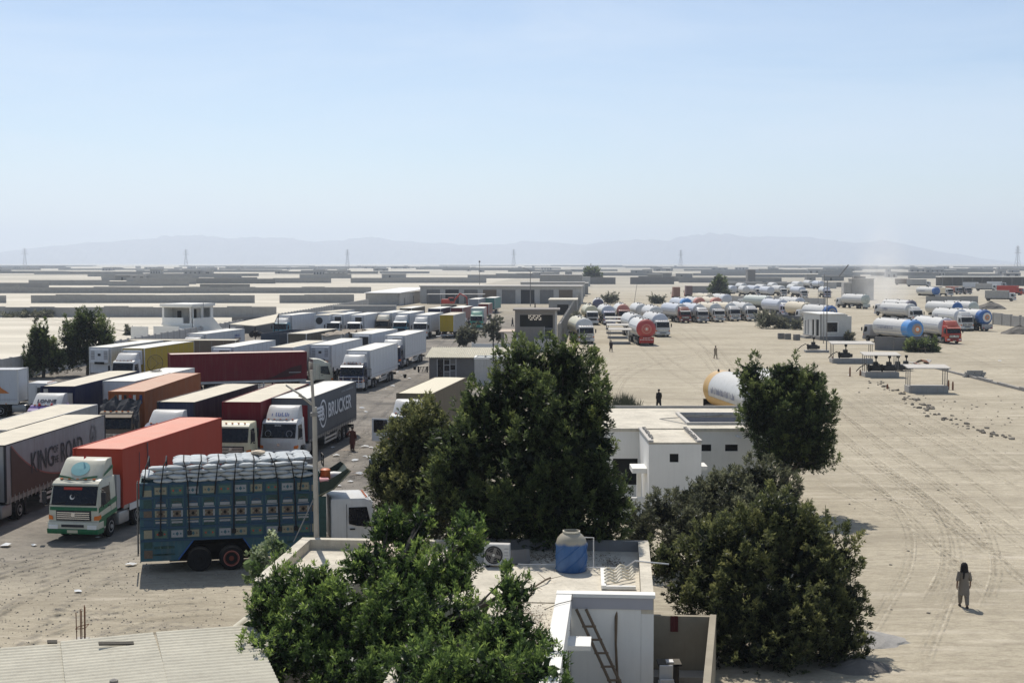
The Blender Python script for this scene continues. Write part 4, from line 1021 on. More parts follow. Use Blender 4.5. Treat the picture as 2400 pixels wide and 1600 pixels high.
# far rows
far = dict(det=0)
semi('white refrigerated lorry with teal cab by the tan canopy', (685, 738.5), 9.5, 'reefer', REEFER, roof=ROOF_WH, unit='grille', cabk=dict(col=P_TEAL, fair=P_WHITE, fair_h=0.7), **far)
t = semi('white box trailer with round dark emblem on its front', (771, 738), 8.0, 'reefer', REEFER, roof=ROOF_TAN, **far)
part('round_emblem', 'remb', lambda m: (m.lathe([(0.62, -0.03), (0.62, 0.0), (0.36, 0.0), (0.36, -0.03)], 'y', 18),), DGREY, t, (-0.45, -0.01, 3.0))
semi('white refrigerated lorry with dark grille panel between the emblem box and its twin', (806, 737), 7.0, 'reefer', REEFER, roof=ROOF_WH, unit='grille', cabk=dict(col=P_WHITE), **far)
semi('white refrigerated lorry with a second dark grille, left of the brown cab', (854, 738), 7.0, 'reefer', REEFER, roof=ROOF_WH, unit='grille', cabk=dict(col=P_WHITE), **far)
semi('white refrigerated lorry with dark brown cab and cream fairing', (919, 733), 7.5, 'reefer', REEFER, roof=ROOF_WH, unit='grille', cabk=dict(col=P_BROWN, fair=CREAM, fair_h=0.8), **far)
semi('white refrigerated lorry with white and teal cab', (961, 734), 7.0, 'reefer', REEFER, roof=ROOF_WH, unit='grille', cabk=dict(col=P_TEAL, fair=P_WHITE, fair_h=0.8, visor=P_WHITE, bump=P_WHITE), **far)
semi('white refrigerated lorry with all-white cab next to the yellow doors', (1008, 738), 6.8, 'reefer', REEFER, roof=ROOF_WH, unit='grille', cabk=dict(col=P_WHITE, fair=P_WHITE, fair_h=0.8), **far)
t = semi('grey-white lorry seen from behind with yellow rear doors', (1064, 738), 6.5, 'curtain', GREYBOX, roof=ROOF_TAN, face='rear', door=YELLOW, front=GREYBOX, cabk=dict(col=P_WHITE), **far)
t = semi('white and pink curtained lorry with sea-green cab', (1134, 722), 2.5, 'curtain', M('pink_white_curtain', (0.52, 0.42, 0.38), 0.6, var=0.2, scale=0.5), L=9.0, zt=4.1, roof=ROOF_WH, front=P_WHITE, cabk=dict(col=P_GREEN2, fair=P_GREEN2, fair_h=0.7), folds=0.05, **far)
semi('teal curtain lorry parked before the warehouse doors', (1160, 698), 6.0, 'curtain', TEAL_C, roof=ROOF_WH, face='rear', front=TEAL_C, **far)
semi('grey-blue curtain trailer left of the teal one', (1122, 701), 6.0, 'curtain', M('grey_blue_curtain', (0.22, 0.24, 0.28), 0.6), roof=ROOF_WH, **far)
semi('navy trailer with white roof in the rear row', (1033, 723), 7.0, 'box', P_NAVY, roof=ROOF_WH, **far)
semi('red-sided trailer with pale roof in the rear row', (1085, 721), 7.0, 'box', P_DKRED, roof=ROOF_WH, **far)
semi('short red-cabbed trailer just behind the sea-green cab', (1146, 712), 5.0, 'box', P_DKRED, L=8, zt=3.6, roof=ROOF_TAN, **far)
semi('khaki-roofed trailer in the rear row before the long shed', (965, 722), 8.0, 'box', KHAKI, roof=ROOF_WH, zt=3.6, **far)
pT = at(927, 716, 3.6)
t = thing('trailer', 'grey trailer parked crossways before the pale metal shed', 'trailer', (pT.x, pT.y + 1.2, 0), R(92), 'lorries parked in the gravel yard')
trailer(t, 'box', GREYBOX, 13.6, 3.6, roof=ROOF_TAN, det=0)
semi('white trailer along the panel boundary wall, rearmost of the left row', (775, 731), 12.0, 'reefer', REEFER, roof=ROOF_TAN, **far)
# red excavator far back
pE = at(1052, 722)
t = thing('excavator', 'red excavator standing behind the rear row of trailers', 'excavator', pE, R(60))
bx('engine_house', (-1.4, 1.4, -1.2, 1.8, 1.3, 2.6), P_RED, t, bevel=0.15); bx('operator_cab', (-1.3, -0.2, -1.9, -0.6, 1.3, 3.1), P_RED, t, bevel=0.1)
bx('cab_window', (-1.31, -0.19, -1.91, -0.9, 2.0, 2.9), GLASS, t)
for s in (-1, 1): part('crawler_track', 'crawl', lambda m: m.prism_x([(-2.0, 0.4), (-1.7, 0.0), (1.7, 0.0), (2.0, 0.4), (1.7, 0.9), (-1.7, 0.9)], 0.28), DARK, t, (s * 1.1, 0, 0))
part('boom', 'boom', lambda m: m.tube([(0.3, -1.2, 1.8), (0.3, -3.6, 4.2), (0.3, -5.8, 3.2), (0.3, -6.0, 1.0)], [0.28, 0.24, 0.2, 0.15], 6), P_RED, t)
part('bucket', 'bucket', lambda m: m.prism_x([(-6.3, 0.1), (-5.6, 0.1), (-5.5, 0.9), (-6.1, 1.1)], 0.5), DARK, t, (0.3, 0, 0))
# small white van peeping out behind the orange-red trailer
pv = at(268, 1034)
t = thing('van', 'small white van roof peeping out behind the orange-red trailer', 'van', (pv.x, pv.y + 1, 0), R(-4))
cab(t, 0.0, P_WHITE, det=0, sc=0.72)
bx('load_bed', (-1.1, 1.1, 2.1, 4.6, 0.7, 1.5), P_WHITE, t)
for s in (-1, 1):
    wheel(t, s * 0.9, 0.9, r=0.34, w=0.22, det=0); wheel(t, s * 0.9, 3.6, r=0.34, w=0.22, det=0)

# ------------------------------------------------------------------ painted cargo truck with sacks
BODY_BL = M('painted_truck_blue', (0.03, 0.098, 0.125), 0.6, var=0.22, scale=3.0, streak=0.25)
BODY_B2 = M('painted_truck_deep_blue', (0.016, 0.055, 0.10), 0.6, var=0.15, scale=4.0)
BODY_TE = M('painted_truck_teal', (0.022, 0.065, 0.06), 0.6, var=0.3, scale=8.0)
PLQ = M('plaque_cream', (0.24, 0.225, 0.16), 0.6, var=0.15, scale=14); PLQ2 = M('plaque_brown', (0.12, 0.09, 0.065), 0.6, var=0.3, scale=14); PLQ3 = M('plaque_green', (0.07, 0.13, 0.10), 0.6, var=0.2); PLQ4 = M('plaque_white', (0.28, 0.29, 0.30), 0.6, var=0.12, scale=12)
MOTIF = M('painted_motif_dark', (0.03, 0.10, 0.13), 0.6); SACK = M('woven_sack_white', (0.44, 0.46, 0.455), 0.8, var=0.08, scale=5, rnd=0.10, bump=0.3, bscale=30)
SACK2 = M('woven_sack_tan', (0.50, 0.41, 0.30), 0.85, var=0.1, scale=5); ROPE = M('dark_rope', (0.018, 0.018, 0.02), 0.9)
def blue_truck():
    u = Vector((math.cos(R(13)), math.sin(R(13)), 0)); nn = Vector((math.sin(R(13)), -math.cos(R(13)), 0))
    Lb = 7.45
    rear = at(329, 1319, 0.5); rear.z = 0
    org = rear + u * Lb - nn * 1.25
    t = thing('painted_cargo_truck', 'blue painted cargo truck with rows of plaques, loaded with roped white sacks', 'truck', org, R(90 + 13))
    # local: -y = forward (right in the photo); near side = -x ; body y from 0 (front) to Lb (rear)
    zb, zt = 0.55, 3.85
    arch = [(2.9, 0.0), (3.45, 0.85), (5.45, 0.85), (6.1, 0.0)]
    for s in (-1, 1):
        def side(m, s=s):
            prof = [(0, zb), (arch[0][0] - 0.2, zb), (arch[1][0] - 0.2, zb + 0.85), (arch[2][0] - 0.2, zb + 0.85), (arch[3][0] - 0.2, zb), (Lb, zb), (Lb, 1.6), (Lb, zt), (0, zt), (0, 1.6)]
            a = [(s * 1.25, y, z) for y, z in prof]; b_ = [(s * 1.18, y, z) for y, z in prof]
            n = len(prof); quads = [(0, 1, 2, 9), (2, 3, 6, 9), (3, 4, 5, 6), (9, 6, 7, 8)]
            m.add(a + b_, quads + [tuple(n + i for i in reversed(q)) for q in quads] + [(i, (i + 1) % n, n + (i + 1) % n, n + i) for i in range(n)])
        part('side_board', ('bside', s), side, BODY_BL, t)
    bx('front_board', (-1.18, 1.18, 0, 0.07, 1.1, 4.1), BODY_TE, t); bx('tail_board', (-1.18, 1.18, Lb - 0.07, Lb, zb + 0.1, zt), BODY_TE, t)
    bx('arch_light_blocker', (0.6, 1.1, 2.4, 6.3, 0.12, 1.34), DARK, t)  # added dark box, keeps sunlit ground from showing through the wheel arch
    bx('load_floor', (-1.18, 1.18, 0.08, Lb - 0.08, 1.35, 1.48), DARK, t)
    bx('chassis_frame', (-0.5, 0.5, -3.2, Lb - 0.1, 0.72, 1.05), DARK, t)
    X = -1.25
    for k, z in enumerate((1.42, 1.95, 2.35, 2.72, 3.22, 3.78)):
        bx('rail', (-0.05, 0.0, 0.03, Lb - 0.03, -0.045, 0.045), BODY_B2, t, (X, 0, z))
        bx('rail', (0.0, 0.05, 0.03, Lb - 0.03, -0.045, 0.045), BODY_B2, t, (-X, 0, z))
    n = 10; stp = (Lb - 0.9) / n
    for k in range(n + 1):
        bx('rib', (-0.035, 0.0, -0.03, 0.03, 1.40, 3.8), BODY_B2, t, (X - 0.002, 0.6 + k * stp - stp / 2 + 0.1, 0))
    for k in range(n):
        y = 0.6 + k * stp + 0.1
        for row, (z, hh) in enumerate(((3.5, 0.15), (2.53, 0.27), (1.68, 0.15))):
            mt = [PLQ, PLQ4, PLQ3][(k + row) % 3] if row != 1 else [PLQ4, PLQ][k % 2]
            p = bx('plaque', (-0.02, 0.004, -0.24, 0.24, -hh, hh), mt, t, (X - 0.012, y, z))
            if row == 1:
                bx('plaque_field', (-0.012, 0.002, -0.17, 0.17, -0.17, 0.13), PLQ2, p, (-0.02, 0, 0))
                bx('plaque_crest', (-0.02, 0.004, -0.20, 0.20, -0.06, 0.06), PLQ4, p, (0, 0, 0.36))
                bx('plaque_foot', (-0.02, 0.004, -0.22, 0.22, -0.04, 0.04), PLQ4, p, (0, 0, -0.36))
            part('motif', 'motif', lambda m: m.add([(0, -0.07, 0), (0, 0, 0.09), (0, 0.07, 0), (0, 0, -0.09)], [(0, 1, 2, 3)]), [MOTIF, DARK][row == 1], p, (-0.036 if row == 1 else -0.024, 0, 0))
            for q in (-1, 1):
                part('corner_leaf', 'cleaf', lambda m: m.add([(0, -0.035, -0.05), (0, 0.045, 0), (0, -0.035, 0.05)], [(0, 1, 2)]), [PLQ2, MOTIF, P_RED][(k + row) % 3] if row != 1 else PLQ, p, (-0.036 if row == 1 else -0.024, q * 0.15, 0), (0, 0, 0 if q > 0 else math.pi))
        for z in (3.02, 2.14):
            p = bx('painted_panel', (-0.012, 0.003, -0.22, 0.22, -0.15, 0.15), [BODY_TE, BODY_B2][k % 2], t, (X - 0.01, y, z))
            part('painted_arc', 'parc', lambda m: m.tube([(0, -0.15, -0.02), (0, 0, 0.03), (0, 0.15, -0.01)], 0.012, 4), PLQ2, p, (-0.014, 0, 0))
    for y in (0.25, Lb - 0.33):
        for k in range(7):
            bx('corner_tile', (-0.016, 0.004, -0.17, 0.17, -0.17, 0.17), [PLQ2, BODY_B2, PLQ, BODY_TE][(k * 3) % 4], t, (X - 0.01, y, 0.85 + k * 0.42))
    for (a, b_) in ((0.15, 2.4), (6.1, Lb - 0.6)):
        for k in range(5):
            bx('skirt_scroll', (-0.012, 0.003, -0.12, 0.12, -0.05, 0.05), [BODY_TE, PLQ3][k % 2], t, (X - 0.01, a + (b_ - a) * (k + 0.5) / 5, 1.12))
            bx('skirt_scroll', (-0.012, 0.003, -0.14, 0.14, -0.03, 0.03), BODY_TE, t, (X - 0.01, a + (b_ - a) * (k + 0.5) / 5, 0.82))
    part('arch_trim', 'archtrim', lambda m: m.tube([(X - 0.01, 2.7, 0.58), (X - 0.01, 3.25, 1.42), (X - 0.01, 5.25, 1.42), (X - 0.01, 5.9, 0.58)], 0.035, 5), M('arch_blue', (0.02, 0.09, 0.28), 0.5), t)
    RIMR = M('rust_red_rim', (0.16, 0.035, 0.02), 0.7); HOOP = M('pink_tyre_ring', (0.40, 0.13, 0.10), 0.6)
    for s in (-1, 1):
        wheel(t, s * 0.95, 5.05, r=0.52, w=0.5, rim=BLACK)
        for y in (3.72,):
            w_ = wheel(t, s * 0.95, y, r=0.52, w=0.5, rim=RIMR)
            part('hub_ring', ('hubring', s), lambda m: m.loft([[(s * 0.265, q * math.cos(2 * math.pi * j / 24), q * math.sin(2 * math.pi * j / 24)) for j in range(24)] for q in (0.30, 0.335)], cap=False), HOOP, w_)
        wheel(t, s * 1.0, -1.55, r=0.5, w=0.32)
    # tail ladder
    for s in (-0.8, -0.3):
        part('ladder_rail', 'lrail', lambda m: m.tube([(0, 0, 0.7), (0, 0, 3.8)], 0.03, 5), STEEL, t, (s, Lb + 0.1, 0))
    for k in range(8): part('rung', 'lrung', lambda m: m.tube([(-0.8, 0, 0), (-0.3, 0, 0)], 0.022, 5), STEEL, t, (0, Lb + 0.1, 0.9 + 0.38 * k))
    # prow over the cab
    def prow(m):
        for s in (-1, 1):
            m.add([(s * 1.2, 0, 2.95), (s * 1.2, -0.6, 3.35), (s * 1.22, -1.3, 4.05), (s * 1.22, -1.15, 4.15), (s * 1.2, -0.5, 3.75), (s * 1.2, 0, 3.6)], [(0, 1, 4, 5), (1, 2, 3, 4)])
        m.add([(-1.2, 0, 2.95), (1.2, 0, 2.95), (1.2, -0.6, 3.35), (-1.2, -0.6, 3.35), (1.22, -1.3, 4.05), (-1.22, -1.3, 4.05)], [(0, 1, 2, 3), (3, 2, 4, 5)])
    part('painted_prow', 'prow', prow, M('prow_olive', (0.03, 0.045, 0.032), 0.65, var=0.3, scale=6), t)
    part('prow_edge', 'prowe', lambda m: m.tube([(-1.23, 0.05, 3.05), (-1.23, -0.6, 3.32), (-1.24, -1.34, 4.08), (-1.24, -1.15, 4.18)], 0.04, 5), M('olive_edge', (0.16, 0.16, 0.10), 0.6), t)
    bx('front_column', (-0.06, 0.06, -0.28, 0.0, 0.7, 3.0), BODY_TE, t, (-1.19, 0, 0))
    part('water_drum', 'wdrum', lambda m: m.lathe([(0.2, 0), (0.22, 0.05), (0.22, 0.5), (0.15, 0.55)], 'z', 12), M('orange_drum', (0.5, 0.13, 0.03), 0.5), t, (-0.5, -0.32, 3.55), smooth=True)
    part('folded_bundle', 'fbundle', lambda m: m.lathe([(0.02, -0.5), (0.22, -0.4), (0.26, 0), (0.22, 0.4), (0.02, 0.5)], 'y', 10), P_WHITE, t, (0.1, -0.75, 3.62), smooth=True)
    bx('pink_cushion', (-0.3, 0.3, -0.25, 0.25, 0, 0.15), M('pink_cloth', (0.6, 0.3, 0.3), 0.8), t, (-0.9, -0.2, 3.6), bevel=0.05)
    part('crate_rack', 'crack', lambda m: (m.box(-0.5, 0.5, -0.02, 0.02, 0, 0.06), m.box(-0.5, 0.5, -0.02, 0.02, 0.22, 0.28), m.box(-0.5, 0.5, -0.02, 0.02, 0.45, 0.5), m.box(-0.5, -0.44, -0.02, 0.02, 0, 0.5), m.box(0.44, 0.5, -0.02, 0.02, 0, 0.5)), DARK, t, (0.6, -0.3, 4.1))
    c = cab(t, -2.55, P_WHITE, det=1, sc=1.0)
    bx('red_mirror_back', (-0.04, 0.05, -0.09, 0.09, -0.28, 0.28), P_RED, c, (-1.5, -0.02, 2.05))
    bx('orange_bumper_trim', (-1.27, 1.27, -0.1, 1.0, -0.05, 0.05), M('orange_trim', (0.4, 0.09, 0.02), 0.5), c, (0, 0.0, 0.88))
    # sacks lying on the load (each its own thing)
    def sack_mesh(seed):
        r = random.Random(seed); mb = MB(); n, mseg = 12, 7; rings = []
        for i in range(mseg + 1):
            tt = -1 + 2 * i / mseg; e = (1 - abs(tt) ** 3.2) ** 0.5
            rings.append([(0.40 * tt, 0.25 * max(0.35, e) * math.copysign(abs(math.cos(a)) ** 0.75, math.cos(a)) + r.uniform(-.012, .012), 0.098 * max(0.25, e) * math.copysign(abs(math.sin(a)) ** 0.8, math.sin(a)) + r.uniform(-.012, .012)) for a in [2 * math.pi * k / n for k in range(n)]])
        mb.loft(rings); return mb.mesh('sack', smooth=True)
    sm = [sack_mesh(s) for s in range(4)]
    Mx = Matrix.Translation(org) @ Matrix.Rotation(R(103), 4, 'Z')
    r = random.Random(11)
    lay = {'side': 'white woven sack in the roped stack along the side of the painted truck', 'top': 'white woven sack on top of the load of the painted truck'}
    def sack(x, y, z, rz, which, mt=SACK, label=None, tilt=0.0):
        p = Mx @ Vector((x, y, z))
        o = put('sack', r.choice(sm), mt, None, p, (r.uniform(-.08, .08) + tilt, r.uniform(-.08, .08), R(103) + rz), (r.uniform(0.95, 1.06), r.uniform(0.95, 1.08), r.uniform(0.9, 1.1)))
        tag(o, label or lay[which], 'sack', 'white sacks on the painted truck' if label is None else None)
    nl = 9
    for lv in range(5):
        z = 3.90 + 0.165 * lv
        for k in range(nl):
            y = 0.65 + (Lb - 0.9) * (k + 0.5 * (lv % 2) * 0.6) / nl + r.uniform(-.05, .05)
            if lv == 4 and k in (nl - 1,): continue
            zz = z + 0.06 * (1 - k / nl)
            for x in (-0.86, -0.42, 0.02, 0.48, 0.92) if lv == 4 else (-1.08,):
                sack(x + 0.035 * lv * (x < 0) + r.uniform(-.04, .04), y, zz, math.pi / 2 + r.uniform(-.25, .25), 'top' if lv == 4 else 'side')
    for k in range(3): sack(-0.6 + 0.6 * k, Lb - 0.3, 4.0, r.uniform(-.2, .2), 'top', tilt=0.25)
    sack(0.2, 2.5, 4.80, 0.5, 'top', SACK2, 'tan sack lying alone on top of the white sack load')
    # ropes over the load
    for k in range(10):
        y = 0.55 + k * (Lb - 0.9) / 9; dy = r.uniform(-.25, .25); low = r.choice((3.3, 3.3, 1.6, 1.6))
        part('rope', ('rope', k), lambda m: m.tube([(X - 0.04, y + dy * 1.3, low), (X - 0.10, y + dy, 3.80), (X - 0.13, y + dy * 0.7, 4.15), (X - 0.02, y + dy * .5, 4.5), (X + 0.25, y, 4.68), (0, y, 4.70), (0.8, y, 4.68), (1.2, y, 4.4), (1.28, y, 3.7)], 0.03, 5), ROPE, t)
        if low < 2: bx('rope_knot', (-0.05, 0.03, -0.09, 0.09, -0.1, 0.1), ROPE, t, (X - 0.05, y + dy * 1.3, low + 0.1), bevel=0.03)
    return t
blue_truck()
# ------------------------------------------------------------------ gas tankers on the sandy lot
W_ = dict(col=P_WHITE); WF = dict(col=P_WHITE, fair=P_WHITE, fair_h=0.7, visor=P_WHITE)
# left rows along the concrete wall (ground pixel under the middle of the near end)
tanker('white gas tanker with plain white cab, front of the row by the concrete wall', (1375, 806), -3, 'front', TANK_Y, TANK_W, cabk=W_)
tanker('pale yellow gas tanker second in the row by the concrete wall', (1389, 762), -2, 'front', TANK_Y, det=0, cabk=W_)
tanker('slate-ended gas tanker seen from behind, last in the row by the concrete wall', (1402, 738), 2, 'rear', TANK_W, TANK_D, det=0, cabk=W_)
tanker('white gas tanker with lilac front dome behind the small canopies', (1429, 762), -1.5, 'front', TANK_W, TANK_LG, det=1, cabk=dict(col=P_LILAC, fair=None))
tanker('white gas tanker with red-brown cab front behind the small canopies', (1463, 758), -1, 'front', TANK_W, TANK_S, det=1, cabk=dict(col=P_DKRED))
tanker('white gas tanker with dark cab behind the red tanker, left one', (1497, 793), -3, 'front', TANK_W, det=1, cabk=dict(col=P_GREY))
tanker('white gas tanker in the second rank behind the red tanker', (1509, 757), -1, 'front', TANK_W, det=0)
tanker('gas tanker with a red round end, red emblem and red tailboard', (1515, 810), -3, 'rear', TANK_W, TANK_R, emblem=[(0.46, 0.52, TANK_S, 0), (0.36, 0.42, TANK_S, 0), (0.10, 0.24, TANK_S, 0), (0.003, 0.10, EMB_W, 0)], tail=P_RED, cabk=W_, band=0.3, r=1.52)
tanker('white gas tanker with broad white cab right of the red tanker', (1554, 790), -6, 'front', TANK_W, TANK_LG, cabk=dict(col=P_WHITE, gmat=P_WHITE))
tanker('white gas tanker behind the broad white cab', (1543, 765), -4, 'front', TANK_W, det=0)
# middle group of five fronts
g5 = ((1607, 757, P_DKRED, TANK_LG, 'dark red painted cab', dict(visor=P_WHITE, fair=P_DKRED, fair_h=0.6)), (1648, 757, P_GREY, TANK_LG, 'grey cab and white visor', dict(visor=P_WHITE, fair=P_WHITE, fair_h=0.5)), (1687, 755, P_WHITE, TANK_BE, 'white cab, third of five', dict(visor=P_WHITE)), (1724, 753, P_WHITE, TANK_BE, 'white cab and beige tank, fourth of five', dict(fair=P_WHITE, fair_h=0.5)), (1764, 753, P_WHITE, TANK_W, 'white cab, rightmost of the five abreast', dict(fair=P_WHITE, fair_h=0.5)))
for x, y, cc, tk, lb, kw in g5:
    tanker('gas tanker with ' + lb + ' in the middle rank', (x, y), -11, 'front', tk, TANK_W, cabk=dict(col=cc, **kw), group='gas tankers parked five abreast')
for x, y, tk, e, lb in ((1618, 738, TANK_LG, TANK_LB, 'pale blue'), (1650, 735, TANK_W, TANK_S, 'salmon-fronted'), (1690, 735, TANK_BE, TANK_S, 'salmon and beige'), (1672, 722, TANK_BE, TANK_BE, 'plain beige'), (1712, 724, TANK_W, TANK_LG, 'plain white')):
    tanker(lb + ' gas tanker in the second rank behind the five abreast', (x, y), -12, 'front', tk, e, det=0, band=1.6)
# right of them
tanker('white gas tanker turned away with faded round emblem by the low wall', (1804, 728), -22, 'rear', TANK_GR, TANK_W, det=1, emblem=[(0.30, 0.42, EMB_G, 0), (0.003, 0.2, EMB_G, 0)], cabk=W_)
tanker('lilac gas tanker with white visor facing the walled ruin', (1845, 742), -10, 'front', TANK_LG, TANK_LG, cabk=dict(col=P_LILAC, fair=P_WHITE, fair_h=0.5, visor=P_WHITE))
tanker('lavender-ended gas tanker beside the lilac one', (1876, 734), -14, 'rear', TANK_W, TANK_LG, det=0, emblem=[(0.2, 0.35, TANK_D, 0)])
tanker('beige gas tanker half hidden behind the small white office', (1903, 752), -8, 'front', TANK_BE, det=0)
tanker('white gas tanker with blue end and round emblem behind the small white office', (1950, 762), -14, 'rear', TANK_W, TANK_B, emblem=EMBLEM(EMB_G, TANK_B, EMB_W), cabk=W_, band=1.2)
tanker('lavender gas tanker standing by the far concrete block', (1940, 698), 3, 'front', TANK_W, TANK_LG, det=0, cabk=dict(col=P_LILAC))
tanker('grey-green gas tanker standing alone in the dust', (2030, 724), -16, 'rear', TANK_W, TANK_GR, det=1, emblem=[(0.3, 0.36, EMB_G, 0)], tail=TANK_GR, cabk=W_)
# far-right cluster
tanker('white gas tanker with sky blue end and orange emblem, nearest of the right cluster', (2148, 811), -14, 'rear', TANK_W, TANK_LB, emblem=EMBLEM(EMB_G, EMB_O, EMB_W), tail=TANK_S, cabk=dict(col=P_GREY), band=1.9, writing=(INK_F, 4.5, 0.5))
tanker('white gas tanker with bright red cab', (2236, 806), -8, 'front', TANK_W, TANK_LG, cabk=dict(col=P_RED, fair=P_RED, fair_h=0.85, visor=P_RED), writing=(INK_F, 3.0, 0.4))
tanker('white gas tanker with high white cab right of the red cab', (2267, 776), -7, 'front', TANK_W, TANK_LG, cabk=dict(col=P_WHITE, fair=P_WHITE, fair_h=0.8), writing=(INK_F, 1.6, 0.45))
tanker('white gas tanker with deep blue end and orange emblem at the right wall', (2312, 776), -14, 'rear', TANK_W, TANK_B, emblem=EMBLEM(EMB_W, EMB_O, EMB_G), cabk=W_, band=1.2)
tanker('grey-white gas tanker with dark slate end, left of the right cluster', (2139, 744), -18, 'rear', TANK_W, TANK_D, cabk=W_, band=0.8, writing=(INK_F, 5.0, 0.5))
tanker('white gas tanker with small white cab behind the blue-ended one', (2152, 756), -16, 'front', TANK_W, cabk=dict(col=P_WHITE, fair=P_WHITE, fair_h=0.6), writing=(INK_F, 2.0, 0.5))
tanker('white gas tanker with blue end in the back of the right cluster', (2246, 750), -16, 'rear', TANK_W, TANK_B, det=0)
tanker('white gas tanker in the back of the right cluster by the dirt heap', (2284, 748), -16, 'rear', TANK_W, TANK_GR, det=0)
tanker('small far gas tanker with blue end behind the grey wall', (2197, 699), -18, 'rear', TANK_W, TANK_B, det=0, band=1.0, writing=(INK_F, 4.0, 0.5))
for k, (x, y) in enumerate(((1725, 690), (1748, 682), (1752, 692), (1780, 690), (1797, 686), (1819, 680), (1812, 694), (1838, 690), (1868, 686), (1886, 694), (1880, 676), (1905, 672), (1930, 674))):
    tanker('white gas tanker in the crowded far compound beyond the low wall', (x, y + 4), -8 + 3 * (k % 3), 'front', TANK_W if k % 3 else TANK_LG, det=0, dots=False, group='far compound tankers', cabk=W_ if k % 2 else None)

# ---- tanker pair beside the white block house
t = thing('gas_tanker', 'large white gas tanker with ochre end beside the white block house', 'tanker', (18.6, 103.4, 0), R(7.5), 'gas tankers on the sandy lot')
def near_tank(t, end, L=11.0, r=1.5, zc=2.7):
    part('tank', ('tank', L, r, 32), lambda m: m.lathe([(r, L * k / 5) for k in range(6)], 'y', 32), TANK_W, t, (0, 0, zc), smooth=True)
    part('tank_end', ('dome', r, 32, 1), lambda m: m.lathe(dome(r, 0.62, 0, 1), 'y', 32), TANK_W, t, (0, 0, zc), smooth=True)
    part('tank_end', ('dome', r, 32, -1), lambda m: m.lathe(dome(r, 0.62, 0, -1), 'y', 32), end, t, (0, L, zc), smooth=True)
    part('painted_band', ('tband', 1.5, r, 32), lambda m: m.lathe([(r + 0.006, 0.0), (r + 0.006, 1.5)], 'y', 32), end, t, (0, L - 1.5, zc), smooth=True)
    if end is not TANK_W:
        part('ochre_belly_band', 'belly', lambda m: m.add([((r + 0.007) * math.cos(a), y, (r + 0.007) * math.sin(a)) for y in (0.0, L - 1.48) for a in [R(198 + 48 * k / 8) for k in range(9)]], [(k, k + 1, 10 + k, 9 + k) for k in range(8)]), end, t, (0, 0, zc), smooth=True)
    for yy in (0.8, L * 0.45, L - 0.9):
        for s in (-0.45, 0.45): part('lifting_lug', 'lug2', lambda m: m.prism_x([(-0.2, 0), (0.2, 0), (0.03, 0.24), (-0.03, 0.24)], 0.05), DARK, t, (s, yy, zc + r - 0.1))
    part('manhole', 'manhole', lambda m: m.lathe([(0.3, 0), (0.3, 0.14), (0.24, 0.2), (0.02, 0.22)], 'z', 12), GREYM, t, (0, L * 0.6, zc + r - 0.03))
    part('chassis', 'ntch', lambda m: (m.box(-0.6, -0.35, -0.5, L + 0.6, 0.8, 1.25), m.box(0.35, 0.6, -0.5, L + 0.6, 0.8, 1.25), m.box(-1.15, 1.15, L + 0.3, L + 0.7, 0.5, 1.3), m.box(-1.2, 1.2, 0.5, L - 0.5, 0.95, 1.1)), DARK, t)
    bx('rear_rack', (-1.2, 1.2, -0.06, 0.06, 0.5, 1.75), DARK, t, (0, L + 0.95, 0))
    for k in range(3):
        for s in (-1, 1): wheel(t, s * 1.05, L - 1.0 - 1.35 * k, w=0.5)
    for s in (-1, 1): wheel(t, s * 1.02, 0.8, w=0.5)
near_tank(t, TANK_O)
scribble('painted_script', t, INK_F, (-1.512, 8.6, 2.55), (math.pi / 2, 0, -math.pi / 2), 6.5, 0.5, 77)
t = thing('gas_tanker', 'plain white gas tanker rising behind the ochre-ended one', 'tanker', (21.9, 106.0, 0), R(6), 'gas tankers on the sandy lot')
near_tank(t, TANK_W)

# ------------------------------------------------------------------ boundary walls
panel_wall('boundary_wall', 'long pale precast panel wall along the left of the lorry yard', (-58.6, 100), (-41.2, 400), 2.45, CONC_L, 3.0)
panel_wall('boundary_wall', 'tall grey concrete wall between lorry yard and tanker lot', (7.2, 214), (33.5, 640), 3.4, CONC, 4.0, 0.22, 0.4)
def strip_wall(label, px0, px1, y_base, h, mat=None, step=7.0, dy=0.0, group='walls of the empty plots beyond the yard', posts=False, seed=1, name='plot_wall'):
    a = at(px0, y_base); b_ = at(px1, y_base + dy)
    return panel_wall(name, label, a, b_, h, mat or CONC, step, 0.3, 0.4, group, posts, 0.2, seed)
strip_wall('grey plot wall just behind the white stilted guard house', -160, 648, 743, 2.45, CONC, 6.0, seed=2)
strip_wall('second grey plot wall back, with a bright sand strip before it', -160, 830, 710, 2.6, CONC, 8.0, seed=3)
strip_wall('third grey plot wall back across the left plain', -160, 870, 687, 2.6, CONC, 10.0, seed=4)
strip_wall('fourth grey plot wall back, running behind the pale metal shed', 640, 1140, 663, 3.0, CONC, 12.0, seed=5)
strip_wall('dark plot wall behind the empty ground right of the tall wall', 1374, 1580, 666, 4.2, CONC_D, 9.0, seed=6)
strip_wall('grey wall behind the right tanker cluster', 2170, 2292, 710, 2.3, CONC, 5.0, seed=7)
strip_wall('grey wall with dark posts at the right edge', 2328, 2460, 760, 2.3, CONC, 4.0, 14, seed=8, posts=True)
strip_wall('low pale wall before the crowded far compound', 1700, 1935, 712, 2.6, CONC_L, 6.0, 6, seed=9)
strip_wall('low dark wall hiding the wheels of the sky-blue-ended tanker', 2050, 2182, 820, 2.0, CONC_D, 3.0, 2, seed=10)
strip_wall('ruined dark wall block with scrub beside the small white office', 1818, 1878, 768, 2.6, CONC_D, 3.0, 2, seed=12)
strip_wall('picket-like pale wall in the distance behind the far compound', 1700, 1960, 672, 3.0, CONC_L, 3.0, 4, seed=13, posts=True)

